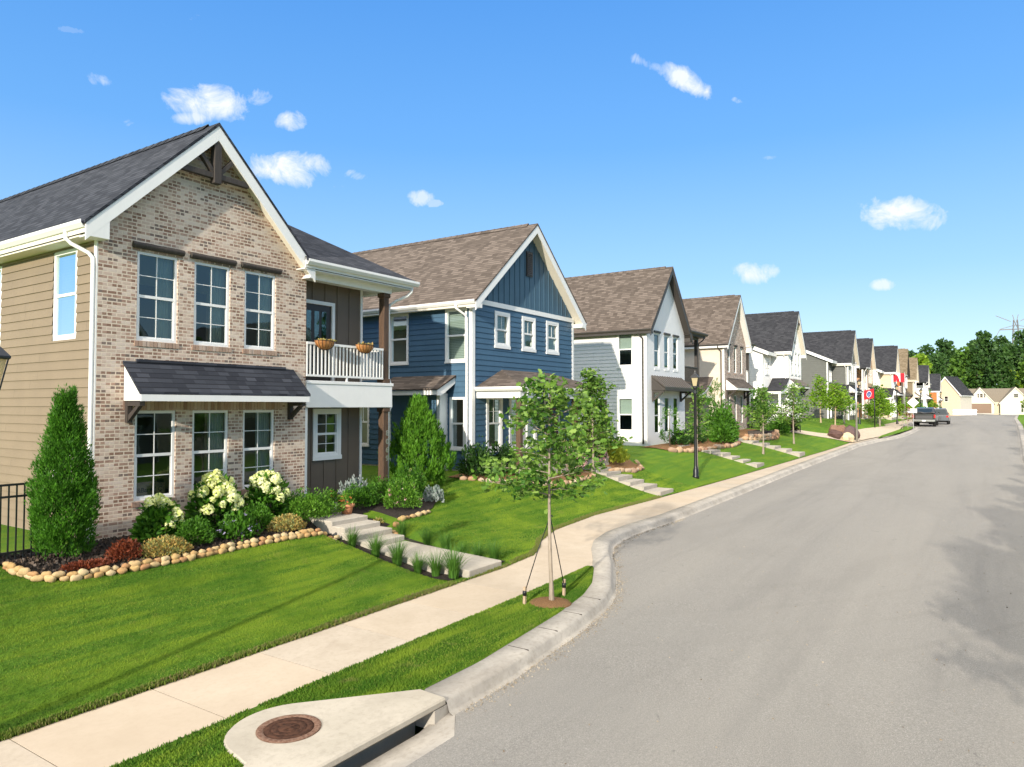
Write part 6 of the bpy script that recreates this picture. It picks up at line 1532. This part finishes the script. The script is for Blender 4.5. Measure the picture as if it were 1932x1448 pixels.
dup(L0, G(84.5, 7.6), .2, 1, 'black street lamp between the curved porch and the diamond sign')
dup(L0, G(112, 7.2), .2, 1, 'black street lamp among the trees beyond the pickup truck')
dup(L0, G(134, 5.8), .2, 1, 'black street lamp nearest the orange clad wing')
dup(L0, G(23.6, -3.6), .2, 1, 'black street lamp on the verge across the road')

# ------------------------------------------------------------------ flags, poles and signs
plain('flag_red', (.62, .015, .03), .8); plain('flag_blue', (.02, .05, .22), .8); plain('flag_white', (.8, .8, .8), .8); plain('sign_back', (.62, .62, .61), .45, .2)
def flag(label, loc, rz, w, h, tilt, mark, hpole):
    r = thing('flag', label, 'flag', loc, rz); t = math.tan(tilt)
    def P(u, v, d=0): return (-u * w + v * h * -.0 , .06 * math.sin(u * 6 + v) * w + d, hpole - v * h - u * w * .22 * (1 if mark == 'c' else -.4))
    m = MB(); n, k = 12, 6
    for i in range(n):
        for j in range(k):
            m.poly([P(i / n, (j + 1) / k), P((i + 1) / n, (j + 1) / k), P((i + 1) / n, j / k), P(i / n, j / k)], True)
    c = m.build('cloth', 'flag_red', r)
    def disc(mat, cu, cv, ru, rv, d, nm):
        m = MB(); N = 24
        for i in range(N):
            a, b = 2 * math.pi * i / N, 2 * math.pi * (i + 1) / N
            for dd in (d, -d): m.poly([P(cu, cv, dd), P(cu + ru * math.cos(a), cv + rv * math.sin(a), dd), P(cu + ru * math.cos(b), cv + rv * math.sin(b), dd)])
        m.build(nm, mat, c)
    if mark == 'c':
        disc('flag_white', .5, .5, .25, .34, .006, 'emblem'); disc('flag_blue', .5, .5, .21, .29, .010, 'emblem')
        for cu, cv in ((.50, .38), (.42, .58), (.58, .58)): disc('flag_white', cu, cv, .03, .042, .014, 'emblem')
    else:
        m = MB()
        for dd in (.006, -.006): m.poly([P(.30, .0, dd), P(.62, .0, dd), P(.62, 1, dd), P(.30, 1, dd)])
        m.build('emblem', 'flag_white', c)
    return r
r = flag('red flag with white-rimmed blue disc on a black post by the gravel', G(71.5, 8.25), -1.4, .80, .85, .1, 'c', 3.55)
m = MB(); m.tube([(.03, 0, -.1), (.03, 0, 3.6)], .045, 8); m.build('pole', 'black_metal', r)
r = flag('leaning red and white flag above the trees, in front of the dark gabled house', (99.5, 8.1, 2.0), -1.35, 1.45, 1.1, .3, 'w', 5.4)
m = MB(); m.tube([(.03, 0, 0), (.03, 0, 5.5)], .045, 8); m.build('pole', 'silver_metal', r)
m = MB(); m.tube([(0, 0, -.1), (0, 0, 5.5)], [.075, .055], 12); m.lathe((0, 0, 5.5), [(.06, 0), (.06, .05), (.01, .1)], 10); r = m.build('steel_pole', 'silver_metal'); r.location = G(55.6, 7.55); tag(r, 'tall bare steel pole behind the boulders', 'pole')
r = thing('road_sign', 'back of a diamond road sign with a small rectangular plate below, by the pickup', 'sign', G(74.5, 5.4)); m = MB(); m.box(Frame((0, 0, 0), (0, 1, 0), (-1, 0, 0)), -.025, .025, -.025, .025, -.1, 2.75); m.build('post', 'grey_metal', r)
m = MB(); m.prism([(-.03, 0, 1.92), (-.03, .48, 2.4), (-.03, 0, 2.88), (-.03, -.48, 2.4)], (-.004, 0, 0)); m.build('diamond_plate', 'sign_back', r)
m = MB(); m.box(Frame((-.03, 0, 0), (0, 1, 0), (-1, 0, 0)), -.30, .42, 0, .004, 1.45, 1.85); m.build('plate', 'sign_back', r)

# ------------------------------------------------------------------ boulders, bench, gravel plaza
def boulder(label, loc, s, mat, seed, grp='boulders at the corner of the plaza'):
    rs = random.Random(seed); me = stone_mesh(seed, 11, 7)
    for v in me.vertices:
        k = 1 + .12 * math.sin(v.co.x * 5 + seed) + .1 * math.sin(v.co.y * 7 + v.co.z * 4); v.co *= k; v.co.z = max(v.co.z, -.45)
    for p in me.polygons: p.use_smooth = False
    o = link('boulder', me, mat); o.location = loc; o.scale = s; o.rotation_euler = (0, 0, seed); return tag(o, label, 'boulder', grp)
boulder('largest purple-brown boulder by the steel pole', G(56.6, 8.15, .35), (.85, .75, .95), 'purple_rock', 71)
boulder('pale sandy boulder in front of the purple ones', G(54.6, 8.0, .2), (.62, .5, .55), 'sand_rock', 72)
boulder('dark purple boulder at the left end of the group', G(54.4, 8.75, .2), (.6, .5, .6), 'purple_rock', 73)
boulder('small rust-brown boulder between the sandy and the largest one', G(56.3, 8.9, .4), (.55, .45, .6), 'rust_ring', 74)
drape('plaza', 'sand_dirt', [(50.3, 13.0), (51.0, 11.2), (52.0, 9.8), (53.2, 8.8), (54.0, 7.7)], [(52.4, 13.2), (53.4, 11.2), (54.6, 9.9), (56, 9.3), (60, 8.9)], .03)
drape('plaza', 'sand_dirt', [(54, 7.6), (58, 7.2), (62, 6.6), (67, 6.2), (72, 6.3), (78, 6.6)], [(56, 9.2), (60, 8.9), (64, 8.8), (68, 8.6), (73, 8.2), (79, 8.0)], .035)
drape('plaza', 'kerb_concrete', [(60, 6.2), (64, 6.0), (68, 5.9)], [(60, 6.7), (64, 6.6), (68, 6.4)], .04)
drape('grass_island', 'lawn_grass', [(59, 6.55), (62, 6.15), (67, 5.8), (72, 5.5), (77, 5.45)], [(59.2, 6.6), (62, 6.7), (67, 6.5), (72, 6.3), (78, 6.3)], .07)
r = thing('bench', 'black slatted bench on the path beside the maroon shrub', 'bench', G(51.9, 10.9, .03), .4); m = MB()
for i in range(4): m.box(FRONT(), -.7, .7, -.22 + i * .12, -.13 + i * .12, .42, .45)
m.build('seat', 'black_metal', r); m = MB()
for i in range(3): m.box(FRONT(), -.7, .7, -.26, -.23, .52 + i * .12, .61 + i * .12)
m.build('backrest', 'black_metal', r)
for x in (-.6, .6): m = MB(); m.box(FRONT(), x - .03, x + .03, -.25, -.2, 0, .85); m.box(FRONT(), x - .03, x + .03, .18, .23, 0, .42); m.box(FRONT(), x - .03, x + .03, -.2, .18, .38, .42); m.build('leg', 'black_metal', r)
# black board gate between the brick house and the white one
r = thing('board_gate', 'black horizontal-board gate between the mixed-brick house and the white house', 'gate', (50.6, 13.5, 1.8)); m = MB()
for i in range(9): m.box(FRONT(), .08, 3.9, -.01 - .03 * (i % 2), .015 - .03 * (i % 2), .08 + i * .22, .08 + i * .22 + .185)
m.build('board_panel', 'dark_trim', r)
for x in (0, 1.95, 3.9): m = MB(); m.box(FRONT(), x, x + .1, -.06, .06, -.1, 2.12); m.build('post', 'dark_trim', r)
# raised timber planters and white porch details at the charcoal house
r = thing('planter', 'long low brown planter wall in front of the white house porch', 'planter', G(46.4, 11.3)); m = MB(); m.box(FRONT(), -1.6, 2.6, -.9, -.85, -.3, .32); m.box(FRONT(), -1.6, 2.6, .0, .05, -.3, .32); m.box(FRONT(), -1.6, -1.55, -.85, 0, -.3, .32); m.box(FRONT(), 2.55, 2.6, -.85, 0, -.3, .32); m.build('boards', 'dark_stained_wood', r)
m = MB(); m.box(FRONT(), -1.549, 2.549, -.849, -.001, -.2, .26); m.build('soil', 'mulch', r)

# ------------------------------------------------------------------ vehicles
plain('truck_paint', (.030, .031, .034), .25, .5, .6, None, 1.0); plain('car_blue', (.02, .06, .10), .25, .4, .6, None, 1.0); plain('car_silver', (.10, .105, .11), .25, .6, .6, None, 1.0)
plain('chrome', (.6, .6, .6), .15, 1.0); plain('tyre', (.015, .015, .015), .85); plain('tail_red', (.45, .01, .01), .3); plain('car_glass', (.02, .03, .035), .05, 0, .8); plain('plate_white', (.75, .76, .78), .5); plain('tarp', (.06, .06, .06), .6)
def wheels(r, xs, w, rad, wid=.27):
    for x in xs:
        for s in (-1, 1):
            y = s * (w / 2 - wid / 2 - .01); m = MB(); k = [(rad * .62, -wid / 2), (rad * .93, -wid / 2), (rad, -wid * .35), (rad, wid * .35), (rad * .93, wid / 2), (rad * .62, wid / 2)]
            o = m.lathe((0, 0, 0), k, 24, cap=False).build('wheel', 'tyre', r); o.location = (x, y, rad); o.rotation_euler = (math.pi / 2, 0, 0)
            h = MB().lathe((0, 0, 0), [(.001, -wid * .30), (rad * .25, -wid * .34), (rad * .60, -wid * .28), (rad * .63, -wid * .45), (rad * .63, wid * .45), (rad * .60, wid * .28), (rad * .25, wid * .34), (.001, wid * .30)], 20, cap=False).build('rim', 'chrome', o)
def arch(cx, rad, z0, n=7): return [(cx - rad * math.cos(math.pi * i / n), z0 + rad * math.sin(math.pi * i / n)) for i in range(n + 1)]
def shell(prof, w, inset_top, m=None, zt=1.0, z0=.9):
    """side profile (x, z) swept across the width, leaning inwards above z0"""
    m = m or MB(); n = len(prof); k = len(m.v)
    for s in (-1, 1):
        for x, z in prof: y = s * (w / 2 - max(0, z - z0) * inset_top); m.v.append((x, y, z))
    m.f.append(tuple(range(k, k + n))); m.f.append(tuple(range(k + 2 * n - 1, k + n - 1, -1))); m.sm += [False] * 2
    for i in range(n): j = (i + 1) % n; m.f.append((k + j, k + i, k + n + i, k + n + j)); m.sm.append(False)
    return m
def pickup(label, loc, rz):
    r = thing('pickup_truck', label, 'pickup truck', loc, rz); W = 2.0
    body = [(0, .55), (0, 1.30), (1.75, 1.32), (1.76, 1.30), (5.75, 1.22), (5.85, .95), (5.85, .50)] + [(x, z) for x, z in arch(4.85, .50, .45)][::-1] + [(x, z) for x, z in arch(1.15, .50, .45)][::-1]
    b = shell(body, W, .05, z0=1.0).build('body', 'truck_paint', r, .03)
    cab = [(1.78, 1.25), (1.92, 1.86), (2.3, 1.93), (3.5, 1.92), (4.25, 1.25)]; shell(cab, W - .12, .22, z0=1.25).build('cab', 'truck_paint', r, .03)
    m = MB(); m.poly([(1.775, -.68, 1.36), (1.775, .68, 1.36), (1.895, .60, 1.80), (1.895, -.60, 1.80)][::-1]); m.build('rear_window', 'car_glass', r)
    for s in (-1, 1):
        m = MB(); y0, y1 = s * (W / 2 - .06 - .03) + s * .012, s * (W / 2 - .06 - .125) + s * .012; q = [(2.05, y0, 1.36), (3.95, y0, 1.36), (3.45, y1, 1.80), (2.12, y1, 1.80)]; m.poly(q if s < 0 else q[::-1]); m.build('side_window', 'car_glass', r)
        m = MB(); m.box(WORLD, -.02, .16, s * .93 - .06, s * .93 + .075, .88, 1.22); m.build('tail_light', 'tail_red', r)
        m = MB(); m.box(WORLD, 3.75, 3.85, s * 1.02, s * 1.22, 1.28, 1.46); m.build('mirror', 'truck_paint', r)
    m = MB(); m.box(WORLD, -.035, -.002, -.80, .80, .72, 1.28); tg = m.build('tailgate', 'truck_paint', r, .012); m = MB(); m.box(WORLD, -.045, -.036, -.74, .74, .80, 1.14); m.build('tailgate_panel', 'dark_grey_plastic', tg)
    m = MB(); m.box(WORLD, -.17, -.01, -.97, .97, .50, .70); bp = m.build('rear_bumper', 'chrome', r, .03); m = MB(); m.box(WORLD, -.178, -.171, -.16, .16, .545, .68); m.build('license_plate', 'plate_white', bp)
    m = MB()
    n = 10
    for i in range(n):
        for j in range(6):
            f = lambda a, b_: (.06 + 1.68 * a / n, -.92 + 1.84 * b_ / 6, 1.36 + .10 * math.sin(a * 1.1 + b_) * math.sin(b_ * .9 + 1) + .05 * math.sin(a * 2.3))
            m.poly([f(i, j), f(i + 1, j), f(i + 1, j + 1), f(i, j + 1)], True)
    m.build('tarp', 'tarp', r)
    wheels(r, (1.15, 4.85), W, .42); m = MB(); m.box(WORLD, .3, 5.6, -.8, .8, .38, .56); m.build('underbody', 'tyre', r)
plain('dark_grey_plastic', (.05, .05, .052), .5)
pickup('dark grey pickup truck parked at the kerb, seen from behind, with red tail lights', (82.5, 5.05, zst(82) - .15), .0)
def car(name, label, cat, loc, rz, mat, L=4.7, W=1.85, H=1.65, hood=.9, boot=.35):
    r = thing(name, label, cat, loc, rz); k = H / 1.65
    body = [(0, .40), (.02, .85 * k), (.12, 1.0 * k), (L - 1.1, 1.0 * k), (L - .1, .82 * k), (L, .6), (L - .02, .35)] + arch(L - .9, .40, .34)[::-1] + arch(.85, .40, .34)[::-1]
    shell(body, W, .08, z0=.7).build('body', mat, r, .03)
    cb_ = [(.10, .99 * k), (boot, H - .06), (boot + .3, H), (L - 2.0, H - .02), (L - 1.05, .99 * k)]; shell(cb_, W - .1, .28, z0=.99 * k).build('cabin', mat, r, .03)
    m = MB(); zt, zb = H - .13, 1.05 * k; yb, yt = (W - .1) / 2 - .10, (W - .1) / 2 - .26
    fx = lambda z: .10 + (boot - .10) * (z - .99 * k) / (H - .06 - .99 * k) - .012
    m.poly([(fx(zb), -yb, zb), (fx(zb), yb, zb), (fx(zt), yt, zt), (fx(zt), -yt, zt)][::-1]); m.build('rear_window', 'car_glass', r)
    gx = lambda z: L - 1.05 - .95 * (z - .99 * k) / (H - .02 - .99 * k) + .012
    m = MB(); m.poly([(gx(zb), -yb, zb), (gx(zb), yb, zb), (gx(zt), yt, zt), (gx(zt), -yt, zt)]); m.build('windscreen', 'car_glass', r)
    for s in (-1, 1):
        y0 = s * ((W - .1) / 2 - (zb - .99 * k) * .28 + .012); y1 = s * ((W - .1) / 2 - (zt - .99 * k) * .28 + .012)
        m = MB(); q = [(boot + .15, y0, zb), (L - 1.35, y0, zb), (L - 2.0, y1, zt), (boot + .3, y1, zt)]; m.poly(q if s < 0 else q[::-1]); m.build('side_window', 'car_glass', r)
        m = MB(); m.box(WORLD, -.015, .1, s * (W / 2 - .15) - .13, s * (W / 2 - .15) + .10, .72 * k, .90 * k); m.build('tail_light', 'tail_red', r)
        m = MB(); m.box(WORLD, L - .16, L - .02, s * (W / 2 - .25) - .17, s * (W / 2 - .25) + .12, .62, .76); m.build('headlight', 'plate_white', r)
    wheels(r, (.85, L - .9), W, .34, .22); m = MB(); m.box(WORLD, .2, L - .2, -W / 2 + .25, W / 2 - .25, .22, .42); m.build('underbody', 'tyre', r)
    return r
car('suv', 'silver grey suv parked ahead of the pickup truck', 'suv', (91.0, 4.2, zst(91) - .15), .0, 'car_silver', 4.8, 1.95, 1.78)
car('parked_car', 'small dark blue car in front of the far garage', 'car', (195.5, 9.6, 1.62), math.pi + .5, 'car_blue', 4.5, 1.8, 1.45)

# ------------------------------------------------------------------ the far end of the street
def end_house():
    r = thing('garage_house', 'single-storey cream house with twin gables and brown garage door closing the street', 'house', (201, -2.4, 1.6), math.radians(-90 + 4.5)); r.scale = (.74, .8, .92)
    F = FRONT()   # x runs to the right as seen from the street
    def fr(s0, s1, z1, apex, y=0, parts=(), mat='cream_siding'):
        mid = (s0 + s1) / 2; lf = lambda z: s0 if z < z1 else s0 + (z - z1) / (apex - z1) * (mid - s0); rf = lambda z: s1 if z < z1 else s1 - (z - z1) / (apex - z1) * (s1 - mid)
        wall(r, 'front_wall', mat, FRONT(y), -.3, apex, lf, rf, parts, zb=[z1])
    fr(-8.0, -.6, 2.9, 6.6, 0, [(-7.3, -1.3, 0, 2.55), (-5.0, -4.5, 4.0, 5.1), (-4.3, -3.5, 4.0, 5.1), (-3.3, -2.8, 4.0, 5.1)])
    m = MB(); m.box(F, -7.3, -1.3, -.1, -.06, -.1, 2.55)
    for i in range(1, 4): m.box(F, -7.3, -1.3, -.059, -.05, i * .53 - .01, i * .53 + .01)
    m.build('garage_door', 'garage_brown', r)
    for a, b in ((-5.0, -4.5), (-4.3, -3.5), (-3.3, -2.8)): window(r, F, a, b, 4.0, 5.1, (2, 2), 0, 'cream_siding', .06, detail=False)
    fr(.9, 9.0, 2.9, 6.6, -1.0, [(6.2, 6.9, .3, 2.3), (4.4, 5.6, 4.0, 5.0)])
    window(r, FRONT(-1.0), 6.2, 6.9, .3, 2.3, (1, 1), 0, 'cream_siding', .06, detail=False); window(r, FRONT(-1), 4.4, 5.6, 4.0, 5.0, (2, 2), 0, 'cream_siding', .06, detail=False)
    wall(r, 'porch_wall', 'cream_stone', FRONT(.6), -.3, 2.9, cst(-.6), cst(3.4), [(1.0, 2.0, 0, 2.1)]); m = MB(); m.box(FRONT(.6), 1.0, 2.0, -.08, -.03, 0, 2.1); m.build('door', 'stained_wood', r)
    for s0, s1, y in ((-8.0, -.6, 0), (.9, 9.0, -1.0)):
        mid = (s0 + s1) / 2; gable_roof(r, F, s0 - .35, mid, s1 + .35, 2.65, 6.75, 2.65, y - .4, 7, 'taupe_roof', 'cream_siding', rake=.2, back=False)
    m = MB(); m.prism([(-9, 1.0, 2.7), (-9, 7.0, 6.5), (-9, 13, 2.7)], (19, 0, 0)); m.build('roof', 'taupe_roof', r)
    m = MB(); m.box(WORLD, -8.0, 9.4, 1.05, 12.6, -.3, 2.69); m.build('rear_wall', 'cream_siding', r)
    return r
end_house()
# driveway and far grass
drape('far_path', 'kerb_concrete', [(188, -3), (188, 16)], [(200, -3), (200, 16)], .04, 2)
r = row_house('cream_gable_house', 'cream stone house turned sideways, black roof, last on the left row', (170, 8.9, 1.65), math.radians(-108), W=5.2, he=4.2, rise=3.4, L=6, wallm='cream_stone', sidem='cream_siding', roofm='black_shingles', lap=0, wing=None, awn=None, detail=False, trim='white_trim', up=((2.3, 3.0),), uz=(2.6, 3.7), lz=None, fnd=False)
# white picket fence and bins beside it
r = thing('picket_fence', 'white picket fence in front of the cream gable house', 'fence', (158, 4.9, 1.62), -.9); m = MB()
for i in range(22): m.box(FRONT(), i * .22, i * .22 + .14, -.01, .01, .05, 1.15)
m.build('pickets', 'white_trim', r); m = MB(); m.box(FRONT(), -.1, 4.9, -.05, -.012, .3, .4); m.box(FRONT(), -.1, 4.9, -.05, -.012, .85, .95); m.build('rail', 'white_trim', r)

def pine(seed, h, rad, mat, n=1500, size=.75, low=.25):
    r = thing('pine_tree', 'x', 'tree', (0, 0, 0)); rg = np.random.default_rng(seed); P = []; nc = 26
    m = MB(); m.tube([(0, 0, -1), (.2, 0, h * .5), (0, 0, h * .96)], [.28, .2, .05], 7); m.build('trunk', 'dark_bark', r)
    c = []
    for i in range(nc):
        t = low + (1 - low) * (i + rg.random()) / nc; az = i * 2.4 + rg.random(); rr = rad * (1 - ((t - low) / (1 - low)) ** 1.6 * .85) * (.35 + .65 * rg.random())
        c.append((rr * math.cos(az), rr * math.sin(az), t * h, 1.0 + 1.2 * rg.random() * (1.2 - t)))
    c = np.array(c); k = rg.integers(0, nc, n); d = norm(rg.normal(size=(n, 3))); d[:, 2] *= .55
    P = c[k, :3] + d * (c[k, 3] * rad * .30)[:, None] * (.75 + .3 * rg.random((n, 1)))
    leaf_obj('crown', mat, P, d + rg.normal(size=(n, 3)) * .5, size * (.6 + .7 * rg.random(n)), r, QUAD)
    return r
protos = [pine(1, 20, 4.6, 'pine_needle'), pine(2, 23, 4.2, 'pine_needle', low=.3), pine(3, 18, 4.8, 'pine_needle_light', low=.15), pine(4, 21, 5.0, 'pine_needle', low=.2), pine(5, 17, 4.6, 'pine_needle_light', low=.1)]
rs = random.Random(4); k = 0
spots = []
for row, (x, nn) in enumerate([(222, 26), (233, 26), (246, 24), (262, 22), (280, 20)]):
    for i in range(nn): spots.append((x + rs.uniform(-4, 4), -52 + (130 if row else 120) * (i + rs.random() * .7) / nn, row))
def hillz(y, row): return 1.5 + row * 1.3 + max(0, (6 - y)) * .16
for i, (x, y, row) in enumerate(spots):
    s = rs.uniform(.82, 1.1) * (.48 + .08 * row if y > 14 else .78) * (1 if y > -12 else 1.15)
    if abs(y - 6.5) < 3 and row < 4: s *= 1.12
    lab = 'dark evergreen in the wooded slope behind the end of the street'
    p = protos[i % 5]
    if i < 5: p.location = (x, y, hillz(y, row)); p.scale = (s, s, s); p.rotation_euler = (0, 0, rs.random() * 6); p['label'] = lab; p['group'] = 'evergreens on the wooded slope'
    else: dup(p, (x, y, hillz(y, row)), rs.random() * 6, s, lab, 'evergreens on the wooded slope')
pop = pine(11, 14.0, 3.2, 'poplar_leaf', 1500, .62, .22); pop.name = 'poplar_tree'; pop['label'] = 'tall yellow-green tree in front of the dark evergreens, above the cream gable house'; pop.location = (208, 13.5, 2)
for nm, lb, x, y, s in [('maple_tree', 'bright green tree rising behind the cream garage house roof', 224, -5.5, .80), ('maple_tree', 'bright green tree at the right edge behind the garage house', 220, -13.0, .85), ('maple_tree', 'dark lime tree between the cream gable house and the garage house', 190, 9.7, .52), ('maple_tree', 'small bright tree at the right edge in front of the garage house', 150, -6.6, .34)]:
    d_ = dup(pop, (x, y, 1.6), x, (s * 1.15, s * 1.15, s), lb, None); d_.name = nm
tag(protos[0], None)
for i in range(13):
    dup(protos[i % 5], (-8 + i * 9.5, -17 - 3 * math.sin(i * 2.1), .2), i * 1.3, .40 + .05 * (i % 3), 'tree standing beyond the verge across the road', 'trees across the road')
for x_, k_, nm_, lb_, wm_, sm_ in [(4, .1, 'white_house', 'white house across the road from the brick house', 'painted_brick', 'white_siding'), (17, .1, 'grey_house', 'grey house across the road from the blue house', 'charcoal_siding', 'charcoal_siding'), (30, .3, 'brick_house', 'brick house across the road from the white house', 'red_brick_mix', 'stucco')]:
    row_house(nm_, lb_, (x_ + 5, -10.5, k_), math.pi, W=5.2, wallm=wm_, sidem=sm_, roofm='black_shingles', detail=False, wingm='grey_siding')
# hill under the wood
m = MB(); n = 14
for i in range(n + 1):
    for j in range(n + 1): x = 206 + 120 * i / n; y = -120 + 260 * j / n; m.v.append((x, y, 1.2 + min(1, i / 3) * (.6 + max(0, 6 - y) * .13 * min(1, i / 5) + i * .5)))
for i in range(n):
    for j in range(n): a = i * (n + 1) + j; m.f.append((a, a + n + 1, a + n + 2, a + 1)); m.sm.append(True)
tag(m.build('hill', 'lawn_grass'), kind='structure')
# lattice pylon above the wood
r = thing('transmission_tower', 'steel lattice power pylon standing above the wooded slope', 'pylon', (330, -10.5, -1.5)); m = MB(); hh = 44
def lg(z): return 2.4 * (1 - z / hh) + .25
zs = [0, 8, 15, 21, 26, 30, 34, 37.5]
for sx in (-1, 1):
    for sy in (-1, 1):
        for a, b in zip(zs[:-1], zs[1:]): m.beam((sx * lg(a), sy * lg(a), a), (sx * lg(b), sy * lg(b), b), .26, .26)
for a, b in zip(zs[:-1], zs[1:]):
    for s in (-1, 1):
        m.beam((lg(a) * s, -lg(a), a), (lg(b) * s, lg(b), b), .16, .16); m.beam((lg(a) * s, lg(a), a), (lg(b) * s, -lg(b), b), .16, .16); m.beam((lg(a) * s, -lg(a), a), (lg(a) * s, lg(a), a), .16, .16)
m.build('lattice', 'pylon_steel', r)
m = MB(); m.beam((0, -5, 34), (0, 5, 34), .35, .35); m.beam((0, -5, 34.2), (0, 0, 35.6), .2, .2); m.beam((0, 5, 34.2), (0, 0, 35.6), .2, .2)
for s in (-1, 1): m.beam((0, s * 1.5, 37), (0, s * 6.2, 39.5), .22, .22); m.beam((0, s * .2, 36.5), (0, s * .9, 39.5), .22, .22); m.beam((0, s * 5, 34), (0, s * 6.4, 31), .2, .2)
m.build('crossarm', 'pylon_steel', r)

# ------------------------------------------------------------------ loose bark chips and kerbside grit
def scatter(name, label, cat, pts, size, mat, flat=.35):
    P = np.array(pts); n = len(P); dr = RNG.normal(size=(n, 3)); dr[:, 2] *= flat; ref = RNG.normal(size=(n, 3)) * .3; ref[:, 2] += 1
    A = axes(dr, np.cross(dr, ref)); S = size * (.5 + RNG.random(n)); me = inst(QUAD[0], QUAD[1], P, A, np.stack([S * .5, S, S], 1)); me.materials.append(MATS[mat])
    o = bpy.data.objects.new(name, me); COL.objects.link(o); return tag(o, label, cat, None, 'stuff')
pts = []
ex, ey = [p[0] for p in rs_edge], [p[1] for p in rs_edge]
for i in range(9000):
    x = RNG.uniform(5.02, 10.7); y0 = float(np.interp(x, ex, ey)); y = RNG.uniform(y0 + .05, 13.6); pts.append((x, y, groundz(x, y) + .035))
scatter('bark_chips', 'dark bark chips covering the bed under the brick wall', 'mulch', pts, .045, 'mulch_chip', .5)
pts = []
for i in range(2600):
    x = RNG.uniform(6.4, 20); off = abs(RNG.normal()) * .10; dy = pl(x + .1, RX) - pl(x - .1, RX); L = math.hypot(.2, dy); nx, ny = dy / L, -.2 / L
    px, py = x + nx * (off + .01), pl(x, RX) + ny * (off + .01); pts.append((px, py, zst(px) - .146))
for i in range(500):
    x = RNG.uniform(4, 30); y = RNG.uniform(-1, pl(x, RX) - .3); pts.append((x, y, zst(x) - .146))
scatter('road_grit', 'sandy grit and leaf bits washed along the kerb', 'grit', pts, .016, 'grit', .1)
